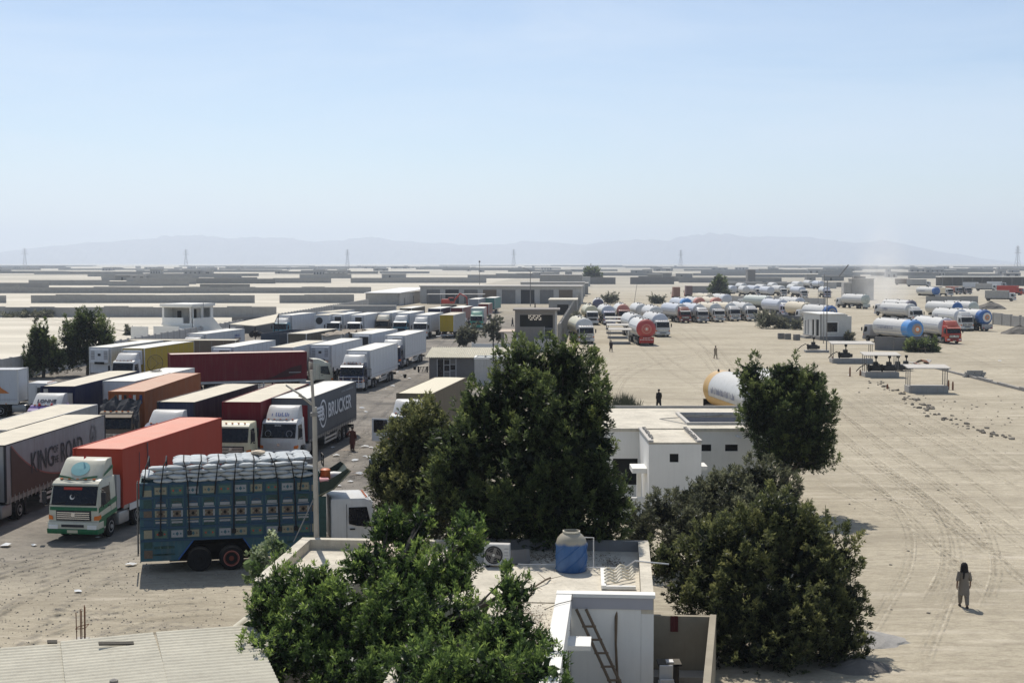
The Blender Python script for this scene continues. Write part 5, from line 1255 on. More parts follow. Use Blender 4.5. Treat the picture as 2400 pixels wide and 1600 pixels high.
# far compounds on the plain: low walls and plain block houses, all alike at this distance
rr = random.Random(21)
FARW = [M('far_wall_%d' % k, c, 0.95, var=0.1, scale=0.3) for k, c in enumerate(((0.27, 0.262, 0.248), (0.32, 0.31, 0.29), (0.22, 0.215, 0.20), (0.42, 0.40, 0.37)))]
for k in range(95):
    d = 620 * (1.026 ** k) * rr.uniform(0.95, 1.05)
    if d > 5200: d = rr.uniform(1200, 5000)
    x0 = rr.uniform(-0.40, 0.36) * d; ln = rr.uniform(0.02, 0.09) * d
    if d < 760 and -0.02 * d < x0 + ln and x0 < 0.12 * d: continue
    h = rr.uniform(2.4, 3.4)
    o = bx('plot_wall', (0, round(ln, 0), -0.2, 0.2, 0, round(h, 1)), rr.choice(FARW[:3]), None, (x0, d, 0), (0, 0, R(rr.choice((-3, -3, -3, -4, 2)))))
    tag(o, 'thin grey plot wall far out on the dusty plain', 'wall', 'far plot walls on the plain')
WIN = VOID
def block_house(label, px, py, wpx, h, depth=8.0, mat=None, doors=2, group='far block houses on the plain', rot=-3.4, name='block_house', roof=None, cat='building'):
    p = at(px, py); w = max(3.0, wpx * p.y / FPX)
    t = thing(name, label, cat, p, R(rot), group)
    mat = mat or FARW[1]
    ops = [((k + 0.3) * w / doors, (k + 0.7) * w / doors, 0.05, min(2.6, h * 0.72)) for k in range(doors)]
    mb = MB(); wall_openings(mb, w, h, 0.3, ops)
    put('front_wall', mb.mesh('front_wall'), mat, t)
    bx('side_wall', (0, 0.3, 0.301, depth, 0, h), mat, t); bx('side_wall', (w - 0.3, w, 0.301, depth, 0, h), mat, t); bx('back_wall', (0.301, w - 0.301, depth - 0.3, depth - 0.001, 0, h), mat, t)
    bx('roof_slab', (-0.15, w + 0.15, -0.15, depth + 0.15, h, h + 0.25), roof or FARW[3], t)
    for o in ops: bx('doorway', (o[0], o[1], 0.25, 0.29, o[2], o[3]), WIN, t)
    return t
for k in range(34):
    d = rr.uniform(700, 3200); px = rr.uniform(10, 2390)
    if 1330 < px < 1700 and d < 900: continue
    py = HORIZON + CAM_H * FPX / d
    block_house('plain block house far out on the dusty plain', px, py, rr.uniform(14, 46), rr.uniform(3.0, 5.5), rr.uniform(6, 14), rr.choice(FARW), rr.choice((2, 3, 4)))

for k in range(90):
    d = rr.uniform(900, 3600); x = rr.uniform(-0.42, 0.40) * d; w, dp, h = rr.choice(((8, 6, 3), (14, 8, 3.5), (10, 9, 4.5), (20, 8, 3.2), (6, 6, 5)))
    t = thing('small_house', 'tiny plain house with pale flat roof far off on the plain', 'house', (x, d, 0), R(rr.uniform(-8, 2)), 'tiny far houses on the plain')
    bx('wall', (0, w, 0, dp, 0, h), FARW[k % 3], t); bx('roof_slab', (-0.3, w + 0.3, -0.3, dp + 0.3, h + 0.01, h + 0.35), ROOF_WH if k % 3 == 0 else FARW[3], t)
    bx('doorway', (w * 0.3, w * 0.3 + 1.4, -0.05, -0.01, 0, 2.2), VOID, t)

# ---- warehouse with big doors
p0, p1 = at(985, 711), at(1362, 712)
def warehouse():
    w = (p1 - p0).length; t = thing('warehouse', 'long grey warehouse with row of tall dark doors', 'warehouse', p0, math.atan2(p1.y - p0.y, p1.x - p0.x))
    h = 5.3
    n = 8; ops = [(2 + k * (w - 3) / n, 2 + k * (w - 3) / n + (w - 3) / n * 0.72, 0.02, 4.4) for k in range(n)]
    mb = MB(); wall_openings(mb, w, h, 0.35, ops); put('front_wall', mb.mesh('front_wall'), CONC_L, t)
    bx('side_wall', (0, 0.35, 0.351, 16, 0, h), CONC_L, t); bx('side_wall', (w - 0.35, w, 0.351, 16, 0, h), CONC_L, t); bx('back_wall', (0.351, w - 0.351, 15.6, 16, 0, h), CONC_L, t)
    bx('roof_slab', (-0.3, w + 0.3, -0.5, 16.4, h, h + 0.35), CONC_L, t)
    for k, o in enumerate(ops): bx('roller_door', (o[0], o[1], 0.2, 0.28, 0.02, 4.4), [CONC_D, DGREY, CONC_D, P_BROWN][k % 4], t)
    return t
warehouse()
block_house('low building with bright flat roof behind the warehouse, left part', 1090, 702, 120, 4.5, 10, CONC, 3, None)
block_house('low pale building with bright flat roof behind the warehouse, right part', 1220, 694, 150, 5.2, 12, CONC_L, 3, None)
block_house('broad grey hall far behind the street lamp', 1265, 680, 100, 7.0, 20, CONC, 3, None)
block_house('pale little house beside the dark tree clump in the distance', 1345, 671, 38, 5.0, 8, CONC_L, 2, None)
block_house('low concrete store with pale flat roof inside the tall grey wall', 1286, 738, 66, 3.6, 16, CONC, 1, None, roof=ROOFTOP)
block_house('long grey store with pale roof further along the tall grey wall', 1300, 690, 78, 4.5, 18, CONC, 1, None, roof=CONC_L)
# pale metal shed
def long_shed():
    a, b_ = at(857, 716), at(937, 716); w = (b_ - a).length
    t = thing('shed', 'pale ribbed metal shed with sloping bright roof beside the warehouse', 'shed', a, R(-6))
    h, dp = 3.7, 60
    mb = MB(); wall_openings(mb, w, h, 0.2, []); put('front_wall', mb.mesh('front_wall'), CONC, t)
    mb = MB(); wall_openings(mb, dp, h, 0.2, [(8, 9.2, 0.02, 2.2), (24, 25.5, 0.02, 2.4), (38, 39.5, 0.02, 2.4)])
    o = put('side_wall', mb.mesh('side_wall'), CONC_L, t, (w, 0, 0), (0, 0, R(90)))
    for k in range(20): bx('wall_rib', (-0.001, 0.08, -0.06, 0.06, 0, h), CONC_L, t, (w, 1.5 + k * 3.0, 0))
    for y in (8, 24, 38): bx('doorway', (w - 0.16, w - 0.12, y, y + 1.4, 0.02, 2.4), VOID, t)
    part('roof_sheet', 'lsroof', lambda m: m.add([(-0.4, -0.5, h + 0.02), (w + 0.4, -0.5, h + 0.02), (w + 0.4, dp, h + 0.5), (-0.4, dp, h + 0.5), (-0.4, -0.5, h + 0.2), (w + 0.4, -0.5, h + 0.2), (w + 0.4, dp, h + 0.7), (-0.4, dp, h + 0.7)], [(0, 3, 2, 1), (4, 5, 6, 7), (0, 1, 5, 4), (1, 2, 6, 5), (2, 3, 7, 6), (3, 0, 4, 7)]), ALU, t)
long_shed()
t = thing('canopy', 'low open lean-to with pale roof edge before the warehouse', 'canopy', at(1000, 713), R(-3))
bx('roof_sheet', (0, 18, 0, 5, 3.0, 3.2), CONC_L, t)
for k in range(5): bx('post', (-0.12, 0.12, -0.12, 0.12, 0, 3.0), CONC_D, t, (0.3 + k * 4.3, 0.3, 0))
# long far shed with bright roof at the right
t = thing('shed', 'very long far shed with bright white roof at the right edge', 'shed', at(2205, 670), R(-3))
bx('roof_sheet', (0, 62, -1, 12, 4.8, 5.3), ROOF_WH, t)
for k in range(12): bx('column', (-0.25, 0.25, -0.25, 0.25, 0, 4.8), CONC_D, t, (1 + 5.4 * k, 0, 0))
bx('back_wall', (0, 62, 11, 11.3, 0, 4.8), CONC_D, t)
# far trucks right
def small_truck(label, px, py, alpha, body, cabm, L=7.0, h=3.4, face=1):
    p = at(px, py); t = thing('box_truck', label, 'truck', p, R(alpha), 'far lorries at the right')
    bx('cargo_box', (-1.2, 1.2, 2.2, 2.2 + L, 1.0, h), body, t); cab(t, 0.0, cabm, det=0)
    bx('chassis', (-0.5, 0.5, 0.5, 2 + L, 0.6, 1.0), DARK, t)
    for s in (-1, 1):
        wheel(t, s * 1.0, 1.3, det=0); wheel(t, s * 1.0, 1.2 + L, det=0)
for a in (('pale tarpaulin lorry turned right in the far right yard', 2380, 706, 62, GREYBOX, P_WHITE, 7.5, 3.6), ('bright red tarpaulin lorry at the right picture edge', 2398, 692, 50, P_RED, P_RED, 8.0, 3.8), ('white far lorry before the long bright shed', 2303, 678, 60, REEFER, P_WHITE), ('grey-white far lorry in the right yard, middle one', 2336, 682, 60, GREYBOX, P_WHITE), ('white far lorry with square box right of the middle one', 2358, 676, 60, REEFER, P_GREY), ('pinkish far lorry behind the grey wall', 2252, 690, 30, TANK_S, P_GREY, 5.0, 3.2), ('dark far lorry next to the pinkish one', 2272, 690, 10, DGREY, P_GREY, 5, 3.0), ('cream far lorry left of the pinkish one', 2228, 694, 10, TANK_BE, P_WHITE, 5, 3.2), ('grey far lorry behind the small blue-ended tanker', 2208, 690, 10, GREYBOX, P_GREY, 5, 3.2), ('pale box lorry far behind the dust plume', 2180, 672, 60, GREYBOX, P_WHITE, 10, 4.0), ('brown far lorry beside the dust plume', 2140, 668, 60, P_BROWN, P_BROWN, 8, 3.6)):
    small_truck(*a)
small_truck('far painted lorry with tall reddish back, left of two', 1582, 700, 178, M('faded_truck_art', (0.25, 0.13, 0.09), 0.7, var=0.3, scale=4), P_RED, 5.5, 4.3)
small_truck('far painted lorry with tall reddish back, right of two', 1611, 696, 178, M('faded_truck_art_two', (0.16, 0.10, 0.10), 0.7, var=0.3, scale=4), P_RED, 5.5, 4.3)
# far concrete block with crane
t = thing('concrete_tower', 'square dark concrete block standing in the dust with a slanting jib', 'building', at(1996, 703), R(-4))
bx('tower_wall', (0, 7.5, 0, 7, 0, 7.2), CONC, t); bx('roof_edge', (-0.2, 7.7, -0.2, 7.2, 7.201, 7.5), CONC_L, t)
bx('side_annex', (-2.6, -0.01, 1, 6, 0, 6.0), CONC_L, t); bx('annex_door', (-1.9, -0.9, 0.95, 0.99, 0, 2.4), VOID, t)
part('jib', 'jib', lambda m: m.tube([(-4.2, 2, 8.0), (-0.9, 2, 12.2)], 0.22, 6), STEEL, t)
bx('upper_roof', (1, 5, 2, 6, 7.501, 8.2), CONC_D, t)
t = block_house('dark square block far off behind the crowded compound', 1752, 672, 18, 9.0, 10, CONC_D, 1, None)

# ------------------------------------------------------------------ stilted guard house, left of the yard
def guard_house():
    t = thing('guard_house', 'white raised guard house with open porch and ramp beside the lorry yard', 'building', (-57.7, 230, 0), R(-20))
    w, dp, zf, zt = 5.7, 6.4, 3.0, 6.2
    mb = MB(); wall_openings(mb, w, zt - 0.45, 0.25, [(0.35, w - 0.45, zf + 0.95, zt - 0.6), (w - 1.75, w - 0.45, zf + 0.02, zf + 0.96)], zf); put('front_wall', mb.mesh('front_wall'), PLASTER, t)
    mb = MB(); wall_openings(mb, dp, zt - 0.45, 0.25, [(0.5, 2.9, zf + 0.02, zt - 0.7), (3.3, 5.6, zf + 0.9, zt - 0.7)], zf); put('side_wall', mb.mesh('side_wall'), PLASTER, t, (w, 0.0, 0), (0, 0, R(90)))
    bx('back_wall', (0, w - 0.251, dp - 0.25, dp, zf, zt - 0.45), PLASTER, t); bx('side_wall', (0, 0.25, 0.251, dp - 0.251, zf, zt - 0.45), PLASTER, t)
    bx('inner_wall', (0.26, w - 0.26, 2.6, 2.75, zf, zt - 0.5), CONC_L, t); bx('inner_doorway', (1.2, 2.0, 2.57, 2.6, zf, zf + 2.0), VOID, t); bx('inner_doorway', (3.6, 4.9, 2.57, 2.6, zf, zf + 2.3), VOID, t)
    for y in (1.0, 4.5): bx('inner_doorway', (w - 1.2, w - 1.15, y, y + 0.5, zf + 0.4, zf + 2.0), VOID, t)
    bx('roof_slab', (-0.25, w + 0.25, -0.3, dp + 0.25, zt - 0.449, zt), PLASTER, t)
    bx('floor_slab', (-0.1, w + 0.1, -0.1, dp + 0.1, zf - 0.3, zf - 0.001), PLASTER, t)
    bx('plinth', (0.05, w - 0.05, 0.05, dp, 0, zf - 0.301), PLASTER, t)
    bx('forecourt_wall', (-3.2, 0.0, -4.2, -3.95, 0, 2.6), PLASTER, t); bx('forecourt_wall', (1.0, 5.8, -4.0, -3.75, 0, 2.7), PLASTER, t)
    bx('forecourt_floor', (1.001, 5.7, -3.7, -0.11, 1.8, 2.3), PLASTER, t)
    for k in range(7): bx('step', (0.05, 0.98, -4.0 + 0.45 * k, -4.0 + 0.45 * (k + 1), 0, 0.3 * (k + 1)), PLASTER, t)
    part('ramp_wall', 'rampw', lambda m: m.add([(0, 0, 0), (0, 9.5, 0), (0, 9.5, 1.1), (0, 5.6, 3.9), (0, 0, 3.9), (0.25, 0, 0), (0.25, 9.5, 0), (0.25, 9.5, 1.1), (0.25, 5.6, 3.9), (0.25, 0, 3.9)], [(0, 1, 2, 3, 4), (9, 8, 7, 6, 5), (0, 5, 6, 1), (1, 6, 7, 2), (2, 7, 8, 3), (3, 8, 9, 4), (4, 9, 5, 0)]), PLASTER, t, (w + 0.3, -0.2, 0))
    bx('low_outer_wall', (w + 1.2, w + 1.45, -4, 11, 0, 1.9), PLASTER, t)
    part('flag_pole', 'gpole', lambda m: m.tube([(0, 0, 3.0), (0, 0, 6.3)], 0.05, 6), CONC_L, t, (w + 0.35, 2.9, 0))
guard_house()
# tan canopy beside it
def tan_canopy():
    t = thing('canopy', 'tan sloping tarpaulin canopy over a dark repair bay', 'canopy', at(600, 790), R(0))
    o = Vector(t.location)
    q = [at(538, 761, 3.3) - o, at(598, 765, 3.3) - o, at(643, 757, 3.6) - o, at(652, 737, 4.3) - o]
    part('tarpaulin_roof', 'tcan', lambda m: m.add([p for p in q] + [p + Vector((0, 0, 0.12)) for p in q], [(3, 2, 1, 0), (4, 5, 6, 7), (0, 1, 5, 4), (1, 2, 6, 5), (2, 3, 7, 6), (3, 0, 4, 7)]), ROOF_TAN, t)
    for p in q: part('post', ('tcpost', round(p.x, 1)), lambda m: m.tube([(p.x, p.y, 0), (p.x, p.y, p.z)], 0.08, 6), DARK, t)
    bx('back_screen', (-7, 6, 14, 14.2, 0, 3.0), CONC_D, t)
    return t
tan_canopy()
t = thing('tyre_stack', 'scrap tyres and axle parts under the edge of the tan canopy', 'tyres', at(606, 790))
for k in range(5): part('tyre', 'stackt', lambda m: m.lathe([(0.28, -0.14), (0.46, -0.15), (0.5, 0), (0.46, 0.15), (0.28, 0.14)], 'y', 14), BLACK, t, (-1.2 + 0.7 * (k % 3), 0.2 * (k % 2), 0.5 + 0.35 * (k // 3)), (R(20 * k), 0, R(30 * k)), smooth=True)

# ------------------------------------------------------------------ two-storey grey house by the tall wall
def grey_house():
    t = thing('grey_house', 'two-storey grey-brown house with open loggia and pierced screen', 'building', at(1207, 822), R(-2))
    GB = M('grey_brown_plaster', (0.24, 0.215, 0.19), 0.9, var=0.08, streak=0.2, bump=0.2)
    d = t.location.y; w = 92 * d / FPX + 0.1; zt = 13 - (724 - 615) * d / FPX; dp = 6.0
    zf = 3.55
    mb = MB(); wall_openings(mb, w, zt - 0.25, 0.3, [(0.7, w - 0.3, zf, zt - 0.85), (w - 1.5, w - 0.3, 1.6, zf)]); put('front_wall', mb.mesh('front_wall'), GB, t)
    bx('side_wall', (w, w + 0.3, 0.0, dp, 0, zt - 0.25), CONC_L, t); bx('side_wall', (0, 0.3, 0.301, dp, 0, zt - 0.25), GB, t); 
    bx('roof_slab', (-0.3, w + 0.75, -0.35, dp + 0.3, zt - 0.249, zt), GB, t)
    bx('loggia_floor', (0.31, w - 0.01, 0.31, 2.19, zf - 0.45, zf - 0.2), CONC_D, t)
    holes = [(1.6 + i * 0.22, 1.6 + i * 0.22 + 0.17, zt - 1.0 - j * 0.24, zt - 1.0 - j * 0.24 + 0.19) for i in range(9) for j in range(4) if (i + j) % 3 or j == 0]
    mb = MB(); wall_openings(mb, w - 0.32, zt - 0.26, 0.12, holes, 0.1); put('pierced_screen', mb.mesh('pierced_screen'), M('loggia_shade_plaster', (0.06, 0.055, 0.05), 0.9), t, (0.31, 2.2, 0))  # near-black wall colour stands in for the shade inside the loggia
    bx('baluster_wall', (w - 1.62, w - 1.5, -0.05, 0.31, 1.6, zf + 0.02), CONC_L, t)
    for k in range(6): bx('step', (w - 1.48, w - 0.32, 0.32 + 0.3 * k, 0.32 + 0.3 * (k + 1), 0.1, 1.7 + 0.28 * k), CONC_D, t)
    bx('outer_court', (w - 3.0, w + 0.1, -3.0, -2.8, 0, 1.9), CONC_L, t); bx('outer_court', (w - 3.0, w - 2.8, -2.79, -0.01, 0, 1.9), CONC_L, t); bx('outer_court', (w - 0.1, w + 0.1, -2.79, -0.01, 0, 2.4), PLASTER, t)
    # porch to the left
    PK = M('pinkish_roof_slab', (0.50, 0.41, 0.33), 0.9)
    part('porch_roof', 'porchr', lambda m: m.add([(-2.4, -1.5, 2.75), (-0.02, -1.5, 2.75), (-0.02, 2.6, 2.95), (-2.0, 2.6, 2.95), (-2.4, -1.5, 2.9), (-0.02, -1.5, 2.9), (-0.02, 2.6, 3.1), (-2.0, 2.6, 3.1)], [(3, 2, 1, 0), (4, 5, 6, 7), (0, 1, 5, 4), (1, 2, 6, 5), (2, 3, 7, 6), (3, 0, 4, 7)]), PK, t)
    bx('porch_pillar', (-2.0, -1.55, -1.3, -0.85, 0, 2.75), GB, t)
    part('satellite_dish', 'sdish', lambda m: m.lathe([(0.02, 0.06), (0.25, 0.02), (0.4, -0.08)], 'y', 14), EMB_W, t, (0.25, -0.2, 1.6), smooth=True)
    return t
grey_house()
panel_wall('garden_wall', 'low white garden wall between the corrugated shed and the grey house', at(1108, 818), at(1205, 820), 0.9, PLASTER, 3.0)

# ------------------------------------------------------------------ corrugated shed with glazed front (middle)
def corrugated(m, w, dp, z0, z1, pitch=0.18, amp=0.035, along='y', t=0.03):
    """corrugated sheet w x dp rising from z0 at y=0 to z1 at y=dp; ridges run along y (or x)"""
    if along == 'y':
        n = max(2, int(w / pitch * 4)); row = []
        for i in range(n + 1):
            x = w * i / n; h = amp * math.sin(2 * math.pi * x / pitch)
            row.append((x, h))
        vs = [(x, 0, z0 + h) for x, h in row] + [(x, dp, z1 + h) for x, h in row]
        vs += [(x, 0, z0 + h - t) for x, h in row] + [(x, dp, z1 + h - t) for x, h in row]
        N = n + 1
        m.add(vs, [(i, i + 1, N + i + 1, N + i) for i in range(n)] + [(2 * N + i, 3 * N + i, 3 * N + i + 1, 2 * N + i + 1) for i in range(n)] + [(i, 2 * N + i, 2 * N + i + 1, i + 1) for i in range(n)])
    else:
        n = max(2, int(dp / pitch * 4)); N = n + 1
        vs = []
        for X in (0, w):
            for i in range(N):
                y = dp * i / n; vs.append((X, y, z0 + (z1 - z0) * i / n + amp * math.sin(2 * math.pi * y / pitch)))
        vs += [(x, y, z - t) for x, y, z in vs]
        m.add(vs, [(i, N + i, N + i + 1, i + 1) for i in range(n)] + [(2 * N + i, 2 * N + i + 1, 3 * N + i + 1, 3 * N + i) for i in range(n)] + [(i, i + 1, 2 * N + i + 1, 2 * N + i) for i in range(n)] + [(N + i, 3 * N + i, 3 * N + i + 1, N + i + 1) for i in range(n)])
SHEET = M('dusty_cement_sheet', (0.53, 0.49, 0.385), 0.9, var=0.12, scale=0.7, streak=0.2, bump=0.2)
def tea_shed():
    a = at(1006, 888); t = thing('shed', 'small shed with pale corrugated roof and glazed front', 'shed', a, R(-2))
    w, dp, h = 9.5, 7.5, 2.35
    SH = M('shed_grey_plaster', (0.16, 0.155, 0.15), 0.8, var=0.1)
    ops = [(0.95, 1.6, 0.05, 2.15), (1.68, 2.28, 0.9, 1.55), (1.68, 2.28, 1.62, 2.1), (2.36, 2.9, 1.0, 1.6)]
    mb = MB(); wall_openings(mb, w, h, 0.15, ops); put('front_wall', mb.mesh('front_wall'), SH, t)
    bx('side_wall', (0, 0.15, 0.151, dp, 0, h), CONC_L, t); bx('side_wall', (w - 0.15, w, 0.151, dp, 0, h), CONC_L, t); bx('back_wall', (0.151, w - 0.151, dp - 0.15, dp - 0.001, 0, h), CONC_L, t)
    for o in ops: bx('pane', (o[0], o[1], 0.06, 0.09, o[2], o[3]), GLASS, t)
    for x in (0.9, 1.64, 2.32, 3.0): bx('white_mullion', (x - 0.035, x + 0.035, -0.03, 0.02, 0.03, 2.25), P_WHITE, t)
    for z in (1.58, 0.85): bx('white_transom', (1.7, 2.3, -0.03, 0.02, z - 0.03, z + 0.03), P_WHITE, t)
    part('window_frame', 'tsw', lambda m: (m.box(2.36, 2.9, -0.025, 0.02, 0.95, 1.0), m.box(2.36, 2.9, -0.025, 0.02, 1.6, 1.65)), P_WHITE, t)
    part('corrugated_roof', 'tsroof', lambda m: corrugated(m, w + 0.9, dp + 0.8, h + 0.12, h + 0.75, 0.22, 0.05), SHEET, t, (-0.4, -0.6, 0))
tea_shed()
t = thing('outbuilding', 'small flat-roofed white outbuilding before the corrugated shed', 'building', at(1112, 902), R(-2))
bx('wall', (0, 4.2, 0, 3.2, 0, 2.75), CONC_L, t); bx('roof_screed', (0.15, 4.05, 0.15, 3.05, 2.752, 2.80), PLASTER, t)
for d_ in ((-0.05, 4.25, -0.05, 0.14), (-0.05, 4.25, 3.06, 3.25), (-0.05, 0.14, 0.141, 3.059), (4.06, 4.25, 0.141, 3.059)): bx('parapet', d_ + (2.751, 2.95), PLASTER, t)
bx('vent_block', (1.0, 1.2, 1.4, 1.7, 2.8, 3.05), CONC_D, t)
# tall thin pole by it
def pole(label, base, h, r=0.06, mat=None, name='pole', group=None, cat='pole', lean=0.0):
    t = thing(name, label, cat, base, 0, group)
    part('shaft', ('pole', round(h, 1), r, lean), lambda m: m.tube([(0, 0, 0), (lean * 0.5, 0, h * 0.5), (lean, 0, h)], [r, r * 0.85, r * 0.7], 8), mat or STEEL, t, smooth=True)
    return t
pole('thin dark pole rising from the small flat-roofed outbuilding', at(1156, 850, 2.8) , 4.4, 0.06, DARK)
t = pole('tall far street lamp pole with one bent arm', at(1243, 718), 13 - (636 - 615) * 412 / FPX, 0.14, STEEL, 'street_lamp', None, 'street lamp')
part('lamp_arm', 'slarm', lambda m: m.tube([(0, 0, 10.2), (-0.6, 0, 10.9), (-1.8, 0, 11.3)], 0.09, 6), STEEL, t); bx('lamp_head', (-2.3, -1.7, -0.15, 0.15, 11.2, 11.4), STEEL, t)
t = pole('thin mast with small round top beyond the pale metal shed', at(1124, 694), 13.0, 0.12); part('mast_top', 'mtop', lambda m: m.lathe([(0.05, 0), (0.35, 0.2), (0.35, 0.5), (0.05, 0.7)], 'z', 8), DARK, t, (0, 0, 13))
pole('leaning thin pole in the empty ground behind the tankers', at(1484, 726), 9.0, 0.07, STEEL, lean=1.3)
pole('tall thin mast right before the small white office, left one', at(1930, 805), 13 - (618 - 615) * 224 / FPX - 1.6, 0.06)
pole('tall thin mast right before the small white office, right one', at(1937, 826), 10.4, 0.09)
pole('thin mast behind the small white office', at(1917, 742), 8.5, 0.07)
t = pole('dark T-topped pole between the two white tankers', at(1761, 985), 4.75, 0.07, DARK); bx('cross_bar', (-0.22, 0.22, -0.05, 0.05, 4.72, 4.84), DARK, t)

# ------------------------------------------------------------------ small white office
def office():
    t = thing('office', 'small white flat-roofed office with dark square window and plinth', 'building', at(1922, 797), R(6))
    OW = M('office_white', (0.56, 0.555, 0.52), 0.85, var=0.06, streak=0.15)
    w, dp, h = 4.7, 9.0, 4.3
    mb = MB(); wall_openings(mb, w, h, 0.25, [(1.1, 3.0, 1.35, 2.95)], 0.6); put('front_wall', mb.mesh('front_wall'), OW, t)
    bx('window_pane', (1.1, 3.0, 0.15, 0.18, 1.35, 2.95), GLASS, t)
    part('window_surround', 'osur', lambda m: (m.box(0.95, 3.15, -0.07, -0.003, 2.96, 3.1), m.box(0.95, 3.15, -0.07, -0.003, 1.2, 1.34), m.box(0.95, 1.09, -0.07, -0.003, 1.341, 2.959), m.box(3.01, 3.15, -0.07, -0.003, 1.341, 2.959)), PLASTER, t)
    mb = MB(); wall_openings(mb, dp, h, 0.25, [(0.7, 1.6, 0.65, 3.0), (2.2, 3.1, 0.65, 3.2), (4.6, 5.8, 0.62, 3.3), (6.6, 8.3, 0.62, 3.4)], 0.6)
    o = put('side_wall', mb.mesh('side_wall'), OW, t, (0.0, dp, 0), (0, 0, R(-90)))
    for (a, b_) in ((0.7, 1.6), (2.2, 3.1)): bx('door', (0.1, 0.14, dp - b_, dp - a, 0.65, 3.2), P_GREY, t)
    for (a, b_) in ((4.6, 5.8), (6.6, 8.3)): bx('doorway', (0.18, 0.22, dp - b_, dp - a, 0.62, 3.4), VOID, t)
    bx('side_wall', (w - 0.25, w, 0.251, dp, 0.6, h), OW, t); bx('back_wall', (0.251, w - 0.251, dp - 0.25, dp - 0.001, 0.6, h), OW, t)
    bx('roof_slab', (-0.12, w - 0.4, -0.12, dp + 0.1, h + 0.002, h + 0.14), PLASTER, t)
    bx('plinth', (-0.1, w + 0.1, -0.15, dp + 0.1, 0, 0.598), CONC_D, t)
    bx('buttress', (w + 0.001, w + 0.7, 0.0, 2.0, 0.2, h - 0.3), OW, t)
    bx('step_block', (-0.9, -0.101, 5.0, 8.5, 0, 0.45), CONC, t)
office()
for k, (x, y) in enumerate(((1830, 794), (1846, 795), (1867, 797))):
    o = bx('concrete_block', (-0.5, 0.5, -0.35, 0.35, 0, 1.0), CONC_D, None, at(x, y), (0, 0, 0.2 * k), bevel=0.04)
    tag(o, ('grey concrete block left of three before the office', 'grey concrete block in the middle of three before the office', 'grey concrete block nearest the office')[k], 'block', 'concrete blocks before the office')

# ------------------------------------------------------------------ pump bays
def engine(t, x, y, z, s=1.0):
    e = part('engine', 'engine', lambda m: (m.box(-0.6, 0.6, -0.35, 0.35, 0.1, 0.75), m.box(-0.25, 0.3, -0.25, 0.25, 0.75, 1.15), m.box(0.6, 0.95, -0.25, 0.25, 0.15, 0.6)), M('oily_black_iron', (0.02, 0.02, 0.02), 0.5), t, (x, y, z), (0, 0, 0.1), (s, s, s), bevel=0.05)
    part('flywheel', 'flywh', lambda m: m.lathe([(0.2, -0.06), (0.42, -0.06), (0.42, 0.06), (0.2, 0.06)], 'x', 16), DARK, e, (-0.75, 0, 0.45)); part('funnel', 'funnel', lambda m: m.lathe([(0.07, 0), (0.07, 0.4), (0.18, 0.5), (0.2, 0.75)], 'z', 10), DARK, e, (0.1, 0, 1.1))
    part('hose', 'hose', lambda m: m.tube([(-0.5, -0.2, 0.4), (-1.2, -0.3, 0.9), (-1.9, -0.35, 0.5), (-2.3, -0.4, 0.1)], 0.06, 6), BLACK, e)
def bay(label, px, py, w, dp, roof=True, hz=2.45, eng=0, pl=0.55, pmat=None):
    t = thing('pump_bay', label, 'pump bay', at(px, py), R(-3))
    bx('platform', (0, w, 0, dp, 0, pl), pmat or CONC, t, bevel=0.02)
    if roof:
        part('canopy_roof', ('bayroof', w, dp), lambda m: m.add([(-0.15, -0.2, hz), (w + 0.15, -0.2, hz), (w + 0.15, dp + 0.2, hz + 0.2), (-0.15, dp + 0.2, hz + 0.2), (-0.15, -0.2, hz + 0.09), (w + 0.15, -0.2, hz + 0.09), (w + 0.15, dp + 0.2, hz + 0.29), (-0.15, dp + 0.2, hz + 0.29)], [(3, 2, 1, 0), (4, 5, 6, 7), (0, 1, 5, 4), (1, 2, 6, 5), (2, 3, 7, 6), (3, 0, 4, 7)]), CONC_L, t)
        for x in (0.12, w - 0.12):
            for y in (0.12, dp / 2, dp - 0.12): part('post', ('bpost', hz, pl), lambda m: m.tube([(0, 0, pl), (0, 0, hz + 0.1)], 0.045, 6), STEEL, t, (x, y, 0))
    for k in range(eng): engine(t, w * (0.35 + 0.4 * k), dp * 0.5, pl)
    return t
bay('canopied concrete bay nearest the low kerb, standing empty', 2130, 921, 3.9, 2.0, pl=0.7)
bay('canopied pump bay with black engines, middle of three', 2028, 884, 3.8, 2.4, eng=2)
bay('canopied pump bay with black engine, farthest of three', 1951, 851, 5.2, 2.4, eng=1)
bay('open pump platform with black engine before the white office', 1888, 826, 3.4, 1.6, roof=False, eng=1, pl=0.35)
t = thing('engine_pair', 'pair of black pump engines on the sand behind the canopied bay', 'engine', at(2103, 869)); engine(t, 0, 0, 0, 1.0); engine(t, 1.2, 0.8, 0, 1.0)
t = thing('scrap_heap', 'heap of scrap sheet and pipes beside the low kerb', 'scrap', at(2150, 862))
for k in range(8):
    bx('scrap_sheet', (-0.5, 0.5, -0.3, 0.3, -0.03, 0.03), [STEEL, RUST, CONC][k % 3], t, (rr.uniform(-1, 1.8), rr.uniform(-0.8, 0.8), 0.15 + 0.1 * k), (rr.uniform(-.5, .5), rr.uniform(-.5, .5), rr.uniform(0, 3)))
part('scrap_arch', 'sarch', lambda m: m.tube([(0.6 + 0.9 * math.cos(a), 0.3, 0.9 * math.sin(a)) for a in [math.pi * k / 8 for k in range(9)]], 0.16, 6), P_BROWN, t)
